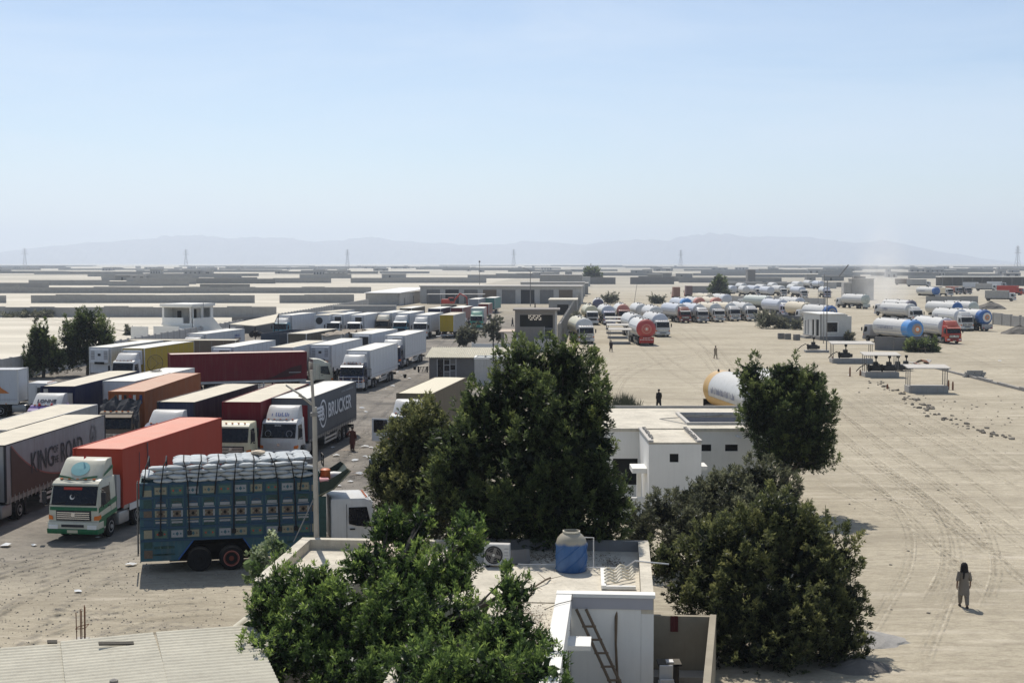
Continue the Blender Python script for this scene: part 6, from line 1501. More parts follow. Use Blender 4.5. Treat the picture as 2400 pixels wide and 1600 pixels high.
# four small table-like canopies in the tanker lot
for k, (x0, x1, yb) in enumerate(((1428, 1478, 806), (1424, 1472, 793), (1421, 1468, 782), (1420, 1463, 772))):
    a, b_ = at(x0, yb), at(x1, yb)
    bay('small flat canopy over a low slab, %s of four between the tankers' % ('nearest', 'second', 'third', 'farthest')[k], x0, yb, round((b_ - a).length, 1), 1.6, hz=2.2, pl=0.35, pmat=CONC)
# valve posts, bollards
for k, (x, y, h) in enumerate(((1992, 882, 1.1), (2016, 880, 0.7), (1952, 850, 0.9), (2080, 911, 0.5), (2223, 913, 1.0), (2233, 914, 0.9))):
    o = part('bollard', ('boll', h), lambda m: m.lathe([(0.10, 0), (0.09, h * 0.8), (0.05, h)], 'z', 8), RUST, None, at(x, y)); tag(o, ('rusty upright valve post left of the middle pump bay', 'short rusty valve stump by the middle pump bay', 'rusty cone-shaped stump at the farthest pump bay', 'small rusty stump in the stone row', 'thin rusty post right of the empty bay, first', 'thin rusty post right of the empty bay, second')[k], 'post')
# low kerb and stones
panel_wall('kerb', 'low broken concrete kerb running to the right edge past the stone stack', at(2170, 858), at(2430, 924), 0.28, CONC_D, 2.2, 0.35, posts=False, jit=0.1, seed=31)
o = thing('stone_stack', 'neat stack of grey blocks standing on the kerb', 'stack', at(2282, 884))
for k in range(34):
    lv = k // 10; bx('block', (-0.22, 0.22, -0.12, 0.12, 0, 0.19), CONC, o, (-0.9 + 0.46 * (k % 5) + 0.2 * lv * 0.6 + rr.uniform(-.04, .04), 0.28 * ((k // 5) % 2), 0.2 * lv), (0, 0, rr.uniform(-.1, .1)))
STONE = M('field_stone', (0.20, 0.175, 0.14), 0.95, var=0.2, scale=4, rnd=0.3)
def stone_mesh(seed):
    r = random.Random(seed); bm = bmesh.new(); bmesh.ops.create_icosphere(bm, subdivisions=1, radius=1.0)
    for v in bm.verts: v.co = Vector((v.co.x * r.uniform(.8, 1.2), v.co.y * r.uniform(.7, 1.1), v.co.z * r.uniform(.45, .75)))
    me = bpy.data.meshes.new('stone'); bm.to_mesh(me); bm.free(); return me
SM = [stone_mesh(s) for s in range(5)]
def stones(pix, n, size, label, group, jit=0.35):
    pts = catmull([at(x, y) for x, y in pix], 12)
    for k in range(n):
        p = pts[int(rr.random() * (len(pts) - 1))]; s = size * rr.uniform(0.5, 1.3)
        o = put('stone', rr.choice(SM), STONE, None, (p.x + rr.gauss(0, jit), p.y + rr.gauss(0, jit), s * 0.15), (rr.uniform(-.3, .3), rr.uniform(-.3, .3), rr.uniform(0, 6)), (s, s * rr.uniform(.6, 1), s))
        tag(o, label, 'stone', group)
stones([(2050, 893), (2100, 918), (2150, 945)], 34, 0.22, 'stone in the broken row beside the empty canopied bay', 'row of stones by the empty bay')
stones([(2150, 945), (2230, 985), (2300, 1010), (2400, 1036)], 46, 0.24, 'stone in the broken row crossing the sand at right', 'row of stones across the sand', 0.6)
stones([(2200, 920), (2260, 960), (2360, 990), (2430, 1010)], 60, 0.13, 'small stone scattered on the rough ground past the empty bay', 'scattered stones on rough ground', 3.5)
stones([(2050, 1150), (2200, 1250), (2300, 1500)], 30, 0.09, 'small stone on the open sand near the walking figure', 'small stones on the open sand', 4.0)
stones([(1800, 742), (1830, 755), (1860, 770)], 30, 0.25, 'rubble stone beside the ruined wall block', 'rubble by the ruined wall', 1.5)
stones([(1370, 715), (1420, 708), (1460, 712)], 40, 0.4, 'rubble stone at the top of the tanker lot', 'rubble behind the tankers', 1.5)
# dirt heaps
def heap(label, px, py, w, h, mat):
    mb = MB(); n = 20; rings = []
    r = random.Random(int(px))
    for k in range(6):
        t_ = k / 5; rings.append([((1 - t_ ** 1.3) * w / 2 * math.cos(a) * r.uniform(.88, 1.1), (1 - t_ ** 1.3) * w / 3 * math.sin(a) * r.uniform(.88, 1.1), h * t_ * r.uniform(.9, 1.05) - 0.02) for a in [2 * math.pi * j / n for j in range(n)]])
    mb.loft(rings); o = put('dirt_heap', mb.mesh('dirt_heap', smooth=False), mat, None, at(px, py)); tag(o, label, 'heap')
EARTH = M('dark_earth', (0.15, 0.135, 0.115), 0.95, var=0.2, scale=2, bump=0.5)
heap('dark earth heap behind the right tanker cluster', 2322, 724, 9, 2.2, EARTH); heap('low grey earth heap at the right wall', 2390, 782, 7, 1.6, EARTH)
heap('grey spoil heap beside the tree shadow at lower right', 2020, 1500, 3.2, 0.4, M('grey_spoil', (0.33, 0.31, 0.28), 0.95, var=0.2, scale=4, bump=0.6)); heap('smaller grey spoil heap below it', 2012, 1565, 2.4, 0.35, EARTH)
# plastic litter
LIT = M('paper_litter', (0.62, 0.62, 0.60), 0.8)
def litter_mesh(seed):
    r = random.Random(seed); mb = MB(); mb.add([(0.3 * math.cos(a) * r.uniform(.5, 1), 0.22 * math.sin(a) * r.uniform(.5, 1), r.uniform(0.01, 0.10)) for a in [k * math.pi / 4 for k in range(8)]] + [(0, 0, 0.12)], [(k, (k + 1) % 8, 8) for k in range(8)]); return mb.mesh('litter')
LM = [litter_mesh(s) for s in range(4)]
for k, (x, y) in enumerate(((184, 1387), (80, 1279), (306, 1325), (789, 1069), (876, 1064), (866, 1074), (831, 1080), (840, 1112), (802, 1119), (855, 1048), (784, 1004), (857, 966), (848, 957), (905, 912), (920, 905), (931, 872), (941, 880), (960, 888), (795, 1140), (1760, 842), (2343, 846), (1990, 880), (780, 1050), (870, 1050), (822, 1130), (856, 1070), (230, 1260), (14, 1280))):
    o = put('litter', rr.choice(LM), LIT, None, at(x, y) + Vector((0, 0, 0.02)), (0, 0, rr.uniform(0, 6)), [rr.uniform(0.6, 1.4)] * 3)
    tag(o, 'scrap of pale litter on the yard ground', 'litter', 'litter on the ground')
# gravel (uncountable)
def gravel():
    r = np.random.RandomState(3); P = []
    polys = [((-26, -9), (43, 62), 2600), ((-14, -2), (62, 110), 2200), ((-30, -5), (100, 170), 900), ((17, 40), (95, 140), 900)]
    V, F = [], []
    for (x0, x1), (y0, y1), n in polys:
        for k in range(n):
            x, y = r.uniform(x0, x1), r.uniform(y0, y1); s = 0.015 + 0.045 * r.rand() ** 2; o = len(V); a = r.uniform(0, 6)
            V += [(x + s * math.cos(a), y + s * math.sin(a), 0), (x + s * math.cos(a + 2.1), y + s * math.sin(a + 2.1), 0), (x + s * math.cos(a + 4.2), y + s * math.sin(a + 4.2), 0), (x, y, s * 0.9)]
            F += [(o, o + 1, o + 3), (o + 1, o + 2, o + 3), (o + 2, o, o + 3)]
    me = bpy.data.meshes.new('gravel'); me.from_pydata(V, [], F)
    tag(put('gravel', me, M('pale_gravel', (0.24, 0.215, 0.18), 0.95, var=0.25, scale=3)), 'loose gravel strewn over the yard', 'gravel', None, 'stuff')
gravel()
# ------------------------------------------------------------------ white block house in the middle
def house_middle():
    t = thing('block_house', 'white flat-roofed block house with projecting box and roof light-well', 'building', (4.6, 75.5, 0))
    W, D, Z = 9.6, 10.6, 3.85
    def wall(w, ops, loc, rot, name='wall', th=0.22):
        mb = MB(); wall_openings(mb, w, Z, th, ops); return put(name, mb.mesh(name), PLASTER, t, loc, rot)
    wall(W, [(0.9, 2.25, 0.9, 2.35), (5.7, 6.25, 2.75, 3.12), (7.0, 7.7, 2.75, 3.12)], (0, 0, 0), (0, 0, 0), 'front_wall')
    bx('side_wall', (W - 0.22, W, 0.221, D, 0, Z), PLASTER, t); bx('side_wall', (0, 0.22, 0.221, D, 0, Z), PLASTER, t); bx('back_wall', (0.221, W - 0.221, D - 0.22, D - 0.001, 0, Z), PLASTER, t)
    bx('window_pane', (5.7, 6.25, 0.12, 0.15, 2.75, 3.12), VOID, t); bx('window_pane', (7.0, 7.7, 0.12, 0.15, 2.75, 3.12), VOID, t); bx('doorway', (0.9, 2.25, 0.15, 0.18, 0.9, 2.35), VOID, t)
    # roof around the light-well
    hx0, hx1, hy0, hy1 = 5.3, 8.9, 1.7, 6.7
    for d_ in ((-0.08, hx0, -0.08, D + 0.08), (hx1, W + 0.08, -0.08, D + 0.08), (hx0 + 0.001, hx1 - 0.001, -0.08, hy0), (hx0 + 0.001, hx1 - 0.001, hy1, D + 0.08)): bx('roof_slab', d_ + (Z + 0.001, Z + 0.16), ROOFTOP, t)
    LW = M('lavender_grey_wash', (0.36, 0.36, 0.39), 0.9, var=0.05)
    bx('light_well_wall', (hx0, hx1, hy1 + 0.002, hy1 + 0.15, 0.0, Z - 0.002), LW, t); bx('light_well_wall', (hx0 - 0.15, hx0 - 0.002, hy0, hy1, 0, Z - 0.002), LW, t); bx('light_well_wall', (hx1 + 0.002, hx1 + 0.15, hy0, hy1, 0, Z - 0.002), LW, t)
    for (a, b_, c, d_) in ((hx0 - 0.2, hx0, hy0 - 0.2, hy1 + 0.2), (hx1, hx1 + 0.2, hy0 - 0.2, hy1 + 0.2), (hx0 + 0.001, hx1 - 0.001, hy0 - 0.2, hy0 - 0.001), (hx0 + 0.001, hx1 - 0.001, hy1 + 0.001, hy1 + 0.2)): bx('light_well_kerb', (a, b_, c, d_, Z + 0.161, Z + 0.30), CONC_L, t)
    bx('roof_kerb', (-0.06, W + 0.06, D - 0.15, D + 0.06, Z + 0.161, Z + 0.30), CONC, t)
    for k, (a, b_) in enumerate((((3.9, 4.4), (5.2, 1.6)), ((3.9, 4.4), (9.0, 7.4)))): part('roof_joint', ('rj', k), lambda m: m.tube([(a[0], a[1], Z + 0.17), (b_[0], b_[1], Z + 0.17)], 0.035, 5), CONC, t)
    # projecting box
    bw, bd = 2.65, 5.6; x0 = 2.3; zb = 3.85
    mb = MB(); wall_openings(mb, bw, zb, 0.2, [(1.05, 1.5, 2.95, 3.38)]); put('front_wall', mb.mesh('front_wall'), PLASTER, t, (x0, -bd, 0))
    bx('window_pane', (x0 + 1.05, x0 + 1.5, -bd + 0.1, -bd + 0.13, 2.95, 3.38), VOID, t)
    bx('side_wall', (x0, x0 + 0.2, -bd + 0.201, -0.001, 0, zb), PLASTER, t); bx('side_wall', (x0 + bw - 0.2, x0 + bw, -bd + 0.201, -0.001, 0, zb), PLASTER, t)
    bx('roof_slab', (x0 + 0.02, x0 + bw - 0.02, -bd + 0.02, -0.1, zb + 0.002, zb + 0.10), ROOFTOP, t)
    for a in (x0 - 0.03, x0 + bw - 0.22):
        bx('roof_kerb', (a, a + 0.25, -bd - 0.03, -0.1, zb + 0.11, zb + 0.22), CONC_L, t)
        for k in range(9): bx('rubble', (-0.06, 0.06, -0.08, 0.08, 0, 0.1), CONC, t, (a + 0.12 + (0.12 if a < x0 + 1 else -0.12), -bd + 0.5 + k * 0.55, zb + 0.22), (0, 0, k))
    bx('canopy_slab', (x0 - 0.75, x0 - 0.002, -bd + 0.9, -bd + 2.6, 2.25, 2.5), PLASTER, t); bx('canopy_slab', (x0 + bw + 0.002, x0 + bw + 0.6, -bd + 2.0, -bd + 3.4, 2.25, 2.45), PLASTER, t)
    bx('pier', (x0 - 0.35, x0 - 0.12, -bd + 2.7, -bd + 2.95, 0, 2.25), PLASTER, t)
    bx('front_yard_wall', (-0.6, 2.2, -bd + 0.3, -bd + 0.5, 0, 1.1), PLASTER, t)
    part('security_camera', 'seccam', lambda m: m.tube([(0, 0, 0), (0.1, -0.25, -0.05), (0.25, -0.3, -0.1)], 0.06, 6), EMB_W, t, (7.6, 0, 3.6))
house_middle()

# ------------------------------------------------------------------ foreground house with roof terrace
ROOF_Z = 3.05; PAR_Z = 3.40
def house_front():
    t = thing('terrace_house', 'white single-storey house with flat parapet roofs in the foreground', 'building', Vector((1.74, 40.2, 0)) - Matrix.Rotation(R(-4.5), 3, 'Z') @ Vector((1.74, 40.2, 0)), R(-4.5))
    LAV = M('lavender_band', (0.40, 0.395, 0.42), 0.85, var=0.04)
    # left roof
    bx('wall', (-7.9, -2.55, 41.0, 47.6, 0, ROOF_Z - 0.16), CONC, t); bx('roof_screed', (-7.6, -2.8, 41.3, 47.3, ROOF_Z - 0.14, ROOF_Z), ROOFTOP, t)
    for d_ in ((-7.95, -7.6, 40.95, 47.65), (-2.8, -2.5, 40.95, 47.65), (-7.599, -2.801, 40.95, 41.25), (-7.599, -2.801, 47.3, 47.65)): bx('parapet', d_ + (ROOF_Z - 0.15, PAR_Z), ROOFTOP, t)
    bx('cover_board', (-5.4, -3.5, 44.6, 47.6, PAR_Z + 0.01, PAR_Z + 0.05), M('pinkish_board', (0.52, 0.43, 0.33), 0.85), t, (0, 0, 0), (0, 0, 0))
    # right block
    bx('roof_screed', (-2.45, 3.75, 40.4, 47.8, ROOF_Z - 0.14, ROOF_Z), ROOFTOP, t)
    bx('back_wall', (-2.45, 4.1, 47.8, 48.05, 0, PAR_Z), CONC_D, t)
    bx('side_wall', (3.76, 4.12, 40.05, 47.79, 0, ROOF_Z - 0.2), PLASTER, t); bx('parapet', (3.76, 4.12, 40.05, 47.79, ROOF_Z - 0.199, PAR_Z), ROOFTOP, t)
    mb = MB(); wall_openings(mb, 2.025, PAR_Z - 0.08, 0.3, []); put('front_wall', mb.mesh('front_wall'), PLASTER, t, (1.73, 40.05, 0))
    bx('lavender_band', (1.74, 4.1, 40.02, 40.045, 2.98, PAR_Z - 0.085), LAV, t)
    bx('front_coping', (1.3, 4.16, 39.98, 40.38, PAR_Z - 0.079, PAR_Z + 0.02), PLASTER, t)
    # wing towards the viewer
    bx('wing_roof', (-2.45, 1.3, 29.0, 40.3, ROOF_Z - 0.14, ROOF_Z - 0.01), ROOFTOP, t)
    bx('wing_wall', (1.45, 1.72, 29.0, 40.0, 0, ROOF_Z - 0.2), PLASTER, t); bx('wing_parapet', (1.31, 1.75, 29.0, 39.97, ROOF_Z - 0.199, PAR_Z), PLASTER, t)
    bx('wing_end', (-2.45, 1.44, 29.0, 29.3, 0, ROOF_Z - 0.15), PLASTER, t); bx('wing_side', (-2.45, -2.2, 29.3, 40.9, 0, ROOF_Z - 0.15), PLASTER, t)
    # doorway niche with awning slab, and steps of beige blocks
    bx('awning_slab', (1.721, 2.35, 37.6, 38.6, 2.42, 2.55), PLASTER, t)
    bx('niche', (1.722, 1.74, 36.6, 38.4, 0.2, 2.3), CONC_D, t)
    for k in range(3): bx('pier_block', (1.75, 2.35, 35.4 - 0.9 * k, 36.25 - 0.9 * k, 0, 1.75 - 0.02 * k), ROOFTOP, t)
    # courtyard walls
    BW = M('stained_yard_wall', (0.30, 0.26, 0.19), 0.9, var=0.2, scale=0.8, streak=0.3)
    bx('yard_wall', (4.13, 5.95, 43.4, 43.6, 0, 1.95), BW, t); bx('yard_wall', (0.0, 0.2, -9.0, 0.0, 0, 1.98), BW, t, (5.96, 43.6, 0), (0, 0, R(-5)))
    bx('yard_step', (4.13, 5.95, 42.6, 43.39, 0, 0.25), CONC, t)
    part('hanging_cloth', 'hcloth', lambda m: m.add([(4.72 + 0.24 * (i / 3), 43.37 - 0.03 * (i % 2), 1.97 - 0.5 * j) for j in range(2) for i in range(4)], [(i, i + 1, i + 5, i + 4) for i in range(3)]), M('maroon_cloth', (0.10, 0.02, 0.02), 0.9), t)
house_front()
def leaf_litter():
    r = np.random.RandomState(5); V, F = [], []
    for cx, cy, sx, sy, n, z in ((0.2, 38.2, 0.9, 2.0, 900, ROOF_Z), (1.2, 46.6, 1.8, 0.9, 900, ROOF_Z), (5.2, 44.6, 0.9, 0.7, 500, 0.0), (-7.2, 43, .25, 1, 120, ROOF_Z), (3.3, 45.6, .5, 1.2, 250, ROOF_Z)):
        for k in range(n):
            x, y = r.normal(cx, sx / 2), r.normal(cy, sy / 2); a = r.uniform(0, 6); o = len(V); l = 0.05 + 0.05 * r.rand(); zz = z + 0.01 + 0.06 * r.rand()
            if z > 1 and not (-7.55 < x < 3.7): continue
            if z > 1 and y > 47.7: continue
            V += [(x, y, zz), (x + l * .4 * math.cos(a + .7), y + l * .4 * math.sin(a + .7), zz + .015), (x + l * math.cos(a), y + l * math.sin(a), zz + 0.01), (x + l * .4 * math.cos(a - .7), y + l * .4 * math.sin(a - .7), zz)]
            F.append((o, o + 1, o + 2, o + 3))
    me = bpy.data.meshes.new('leaf_litter'); me.from_pydata(V, [], F)
    tag(put('leaf_litter', me, M('dry_leaf', (0.15, 0.11, 0.07), 0.9, var=0.3, scale=20)), 'dry leaves fallen on the roof terrace and yard', 'leaves', None, 'stuff')
leaf_litter()

# dry branch, cable and stains of old cement on the terrace
t = thing('dry_branch', 'bare dry branch lying on the terrace roof before the blue tank', 'branch', (0.9, 42.6, ROOF_Z), R(-20))
part('stem', 'dbr', lambda m: m.tube([(0, 0.9, 0.05), (0.05, 0.3, 0.12), (-0.05, -0.4, 0.06), (0.15, -1.2, 0.04), (0.1, -1.9, 0.03)], [0.03, 0.03, 0.025, 0.018, 0.008], 6), WOOD, t)
for k, (a, b_) in enumerate((((0.05, 0.3, 0.12), (-0.45, 0.9, 0.2)), ((0.05, 0.3, 0.12), (0.5, 0.85, 0.18)), ((-0.05, -0.4, 0.06), (0.35, -0.9, 0.1)), ((0.15, -1.2, 0.04), (-0.2, -1.8, 0.05)), ((-0.05, -0.4, 0.06), (-0.5, -0.2, 0.15)))): part('twig', ('dbt', k), lambda m: m.tube([a, b_], [0.014, 0.005], 5), WOOD, t)
t = thing('roof_cable', 'dark cable trailing over the parapet of the terrace roof', 'cable', (1.4, 39.0, PAR_Z + 0.03)); part('cable', 'rcab', lambda m: m.tube([(-0.5, -0.9, 0.0), (-0.1, -0.3, 0.015), (0.3, 0.1, 0.01), (0.34, 0.9, 0.0)], 0.012, 5), DARK, t)

# water tank
def water_tank():
    t = thing('water_tank', 'blue ribbed plastic water tank with dusty top and open lid on the roof', 'water tank', (1.92, 44.7, ROOF_Z + 0.002))
    BT = bpy.data.materials.new('blue_tank_plastic'); BT.use_nodes = True; nt = BT.node_tree; b = nt.nodes['Principled BSDF']; b.inputs['Roughness'].default_value = 0.45
    tc = nt.nodes.new('ShaderNodeTexCoord'); sp = nt.nodes.new('ShaderNodeSeparateXYZ'); nt.links.new(tc.outputs['Object'], sp.inputs[0])
    n = nt.nodes.new('ShaderNodeTexNoise'); n.inputs['Scale'].default_value = 3.5; n.inputs['Detail'].default_value = 6; nt.links.new(tc.outputs['Object'], n.inputs['Vector'])
    ad = nt.nodes.new('ShaderNodeMath'); ad.operation = 'MULTIPLY_ADD'; ad.inputs[1].default_value = 0.22; nt.links.new(n.outputs['Fac'], ad.inputs[0]); nt.links.new(sp.outputs[2], ad.inputs[2])
    mr = nt.nodes.new('ShaderNodeMapRange'); mr.inputs[1].default_value = 0.96; mr.inputs[2].default_value = 1.06; nt.links.new(ad.outputs[0], mr.inputs[0])
    c1 = nt.nodes.new('ShaderNodeMix'); c1.data_type = 'RGBA'; c1.inputs[6].default_value = (0.02, 0.075, 0.22, 1); c1.inputs[7].default_value = (0.04, 0.13, 0.30, 1); nt.links.new(n.outputs['Fac'], c1.inputs[0])
    c2 = nt.nodes.new('ShaderNodeMix'); c2.data_type = 'RGBA'; c2.inputs[7].default_value = (0.36, 0.32, 0.24, 1); nt.links.new(mr.outputs[0], c2.inputs[0]); nt.links.new(c1.outputs[2], c2.inputs[6]); nt.links.new(c2.outputs[2], b.inputs['Base Color'])
    part('tank_body', 'wt', lambda m: m.lathe([(0.47, 0.0), (0.505, 0.05), (0.505, 0.5), (0.50, 0.9), (0.46, 1.05), (0.36, 1.17), (0.27, 1.24), (0.27, 1.27), (0.24, 1.27), (0.24, 1.1)], 'z', 32), BT, t, smooth=True)
    for k in range(6):
        part('spiral_rib', ('wrib', k), lambda m: m.tube([((0.508 if z < 0.92 else 0.508 - (z - 0.92) * 0.9) * math.cos(a), (0.508 if z < 0.92 else 0.508 - (z - 0.92) * 0.9) * math.sin(a), z) for a, z in [(k * 1.047 + 2.6 * j / 10, 0.06 + 1.02 * j / 10) for j in range(11)]], 0.02, 5), BT, t, smooth=True)
    part('rim', 'wrim', lambda m: m.loft([[(q * math.cos(2 * math.pi * j / 24), q * math.sin(2 * math.pi * j / 24), z) for j in range(24)] for q, z in ((0.25, 1.25), (0.285, 1.25), (0.285, 1.30), (0.25, 1.30))] , cap=False), CREAM, t)
    part('water_pipe', 'wpipe', lambda m: m.tube([(0.40, 0.0, 1.08), (0.72, 0.05, 1.06), (0.72, 0.05, 0.1)], 0.022, 6), EMB_W, t)
water_tank()
t = thing('water_pipe', 'long pale water pipe crossing the roof past the blue tank', 'pipe', (2.4, 44.6, ROOF_Z)); part('pipe', 'rpipe', lambda m: m.tube([(0, 0, 0.12), (1.2, -0.2, 0.14), (1.55, -0.25, 0.39), (2.6, -0.6, 0.36)], 0.024, 6), EMB_W, t); part('pipe', 'rpipe2', lambda m: m.tube([(-1.0, 0.5, 0.1), (-2.2, 0.6, 0.1)], 0.02, 6), EMB_W, t)
# air conditioner
def aircon():
    t = thing('air_conditioner', 'white air conditioner outdoor unit with round fan grille on the roof', 'air conditioner', (-0.48, 45.3, ROOF_Z + 0.002), R(-7))
    bx('casing', (-0.42, 0.42, -0.16, 0.16, 0.06, 0.76), P_WHITE, t, bevel=0.02)
    f = part('fan_grille', 'acfan', lambda m: m.lathe([(0.01, -0.02), (0.28, -0.02), (0.30, 0.0), (0.30, 0.02)], 'y', 24), DGREY, t, (-0.10, -0.165, 0.41))
    for q in (0.1, 0.17, 0.24): part('grille_ring', ('acr', q), lambda m: m.loft([[(r_ * math.cos(2 * math.pi * j / 24), -0.025, r_ * math.sin(2 * math.pi * j / 24)) for j in range(24)] for r_ in (q, q + 0.012)], cap=False), STEEL, f)
    for k in range(4): bx('fan_blade', (-0.05, 0.05, -0.012, 0.0, 0.04, 0.24), STEEL, f, (0, -0.022, 0), (0, k * math.pi / 2 + 0.3, 0))
    part('hub', 'achub', lambda m: m.lathe([(0.045, -0.03), (0.045, 0)], 'y', 10), EMB_W, f)
    bx('brand_mark', (-0.07, 0.07, -0.006, 0.002, -0.015, 0.015), P_GREY, t, (0.32, -0.162, 0.62))
    for k in range(3): bx('side_slot', (-0.07, 0.07, -0.006, 0.002, -0.012, 0.012), P_GREY, t, (0.32, -0.162, 0.5 - 0.1 * k))
    for s in (-1, 1): bx('foot', (-0.05, 0.05, -0.18, 0.18, 0, 0.06), DGREY, t, (s * 0.3, 0, 0))
aircon()
o = bx('concrete_slab', (-0.35, 0.35, -0.1, 0.1, 0, 0.45), CONC_D, None, (0.25, 45.7, ROOF_Z + 0.01), (R(-15), 0, R(20))); tag(o, 'broken grey slab leaning behind the air conditioner', 'slab')
# metal rack of wavy bars
t = thing('metal_grille', 'white frame with wavy iron bars lying on the roof edge', 'grille', (2.72, 42.0, ROOF_Z + 0.06), R(-3))
t.scale = (1.22, 1.3, 1.0)
bx('frame_bar', (0, 0.12, 0, 1.9, -0.03, 0.08), PLASTER, t); bx('frame_bar', (0.121, 0.86, 0, 0.1, -0.03, 0.06), PLASTER, t)
for k in range(5): part('wavy_bar', ('wavy', k), lambda m: m.tube([(0.1 + 0.75 * i / 12, 0.25 + 0.33 * k + 0.06 * i + 0.06 * math.sin(i * 1.1), 0.10 + 0.05 * math.sin(i * 1.1)) for i in range(13)], 0.03, 5), CREAM, t)
# ladder, prop and board in the yard
t = thing('ladder', 'rough dark wooden ladder leaning against the white front wall', 'ladder', (2.75, 38.9, 0))
for s in (-0.14, 0.14): part('rail', ('lad', s), lambda m: m.tube([(0.75 + s, -0.8, 0), (-0.75 + s, 0.95, 3.0)], 0.045, 6), WOOD, t)
for k in range(8): part('rung', 'ladr', lambda m: m.tube([(-0.2, 0, 0), (0.2, 0, 0)], 0.035, 5), WOOD, t, (0.75 - 1.5 * (k + 0.7) / 9, -0.8 + 1.75 * (k + 0.7) / 9, 3.0 * (k + 0.7) / 9))
t = thing('wooden_prop', 'thin crooked wooden prop standing against the white front wall', 'pole', (3.02, 39.75, 0)); part('shaft', 'wprop', lambda m: m.tube([(0, 0, 0), (0.03, 0.03, 1.0), (-0.02, 0.05, 2.0), (0.0, 0.2, 2.75), (0.03, 0.22, 2.95)], [0.05, 0.045, 0.04, 0.05, 0.015], 6), WOOD, t)
t = thing('plastic_chair', 'stacked white plastic chair against the house corner', 'chair', (4.5, 40.0, 0))
for k in range(2):
    bx('backrest', (-0.2, 0.2, -0.03, 0.03, 0.45, 0.95), P_WHITE, t, (0, 0.22 * k, 0.35 * k), (R(8), 0, 0), bevel=0.02); bx('seat', (-0.22, 0.22, -0.42, 0.0, 0.42, 0.47), P_WHITE, t, (0, 0.22 * k, 0.35 * k))
    for a, b_ in ((-0.2, -0.38), (0.2, -0.38), (-0.2, -0.03), (0.2, -0.03)): bx('leg', (-0.025, 0.025, -0.025, 0.025, 0, 0.42 + 0.35 * k), P_WHITE, t, (a, b_ + 0.22 * k, 0))
t = thing('dark_drum', 'dark covered drum standing in the yard below the stained wall', 'drum', (4.75, 41.6, 0)); part('drum_body', 'ddrum', lambda m: m.lathe([(0.3, 0), (0.31, 0.45), (0.3, 0.9), (0.05, 0.95)], 'z', 16), DGREY, t, smooth=True); bx('cover', (-0.35, 0.35, -0.3, 0.3, 0.9, 0.96), DARK, t); bx('white_cloth', (-0.1, 0.12, -0.2, 0.1, 0.962, 1.0), EMB_W, t)

# ------------------------------------------------------------------ lamp post on the left roof
def lamp_post():
    t = thing('street_lamp', 'tall pale lamp post with slanting arm rising behind the foreground roof', 'street lamp', (-6.85, 48.6, 0))
    LP = M('pale_lamp_steel', (0.42, 0.39, 0.34), 0.6, metal=0.2, var=0.15, streak=0.3)
    part('lower_shaft', 'lp1', lambda m: m.tube([(0, 0, 0), (-0.06, 0, 7.95)], [0.10, 0.085], 10), LP, t, smooth=True)
    part('upper_shaft', 'lp2', lambda m: m.tube([(-0.08, 0, 7.7), (-0.16, 0, 9.25)], 0.055, 8), LP, t, smooth=True)
    part('lamp_arm', 'lp3', lambda m: m.tube([(-0.15, 0, 8.05), (-0.45, 0, 8.3), (-0.6, 0, 8.38)], 0.05, 6), LP, t)
    part('lamp_head', 'lp4', lambda m: m.loft([[(-0.5 + d * -0.04, s1 * 0.07, 8.36 + z_) for s1, z_ in ((-1, -0.035), (1, -0.035), (1, 0.035), (-1, 0.035))] for d in (0,)] + [[(-1.05, s1 * 0.055, 8.72 + z_) for s1, z_ in ((-1, -0.03), (1, -0.03), (1, 0.03), (-1, 0.03))]]), LP, t)
    part('guy_wire', 'lp5', lambda m: m.tube([(-0.03, 0, 4.9), (-0.75, -0.5, 3.3)], 0.02, 5), STEEL, t)
    bx('clamp', (-0.16, 0.08, -0.11, 0.11, -0.06, 0.06), STEEL, t, (-0.04, 0, 7.7))
lamp_post()

# ------------------------------------------------------------------ corrugated roofs, lower left
t = thing('corrugated_roof', 'weathered corrugated cement-sheet shed roof at lower left', 'roof', (-12.5, 28.0, 0), R(18.6))
for k in range(3):
    part('cement_sheet', ('csheet', k), lambda m: corrugated(m, (3.6, 2.4, 2.6)[k], 8.0, 2.55, 2.9, 0.24, 0.024, 'x'), SHEET, t, ((0, 3.4, 5.6)[k], 0.04 * k, 0.028 * k), (0, R((0.4, -0.5, 0.3)[k]), R((0, 1.2, -0.5)[k])))
bx('shed_wall', (0.2, 7.6, 0.2, 7.4, 0, 2.2), CONC, t)
for x, y, w in ((3.0, 7.9, 0.25), (4.6, 7.2, 0.9), (1.6, 7.8, 0.2)): bx('lifted_scrap', (-w / 2, w / 2, -0.06, 0.06, -0.02, 0.02), DARK, t, (x, y, 2.98), (0.4, 0.1, 0.1))
for x, y in ((3.6, 3.4), (4.4, 4.4)): part('stone_weight', 'sweight', lambda m: m.lathe([(0.02, 0), (0.1, 0.02), (0.11, 0.07), (0.03, 0.11)], 'z', 7), CONC_D, t, (x, y, 2.75))
t = thing('ridge_tiles', 'short roof of broad pale half-round tiles beside the foliage', 'roof', (-8.0, 36.9, 0), R(-12))
for k in range(7): part('half_round_tile', 'hrt', lambda m: m.loft([[(0.11 * math.cos(a), y, 2.75 + 0.11 * math.sin(a) + 0.06 * y) for a in [math.pi * j / 6 for j in range(7)]] for y in (0, 1.0, 2.0, 3.2)], cap=False, closed=False), SHEET, t, (0.24 * k, 0.05 * (k % 2), 0), (0, 0, R(0.6 * (k % 3))), smooth=True)
bx('tile_bed', (-0.1, 1.6, 0.0, 3.0, 0, 2.72), CONC, t)
t = thing('rebar_column', 'bundle of rusty rebar standing behind the corrugated roof', 'rebar', (-11.75, 37.6, 0))
bx('column', (-0.16, 0.16, -0.16, 0.16, 0, 2.75), CONC, t)
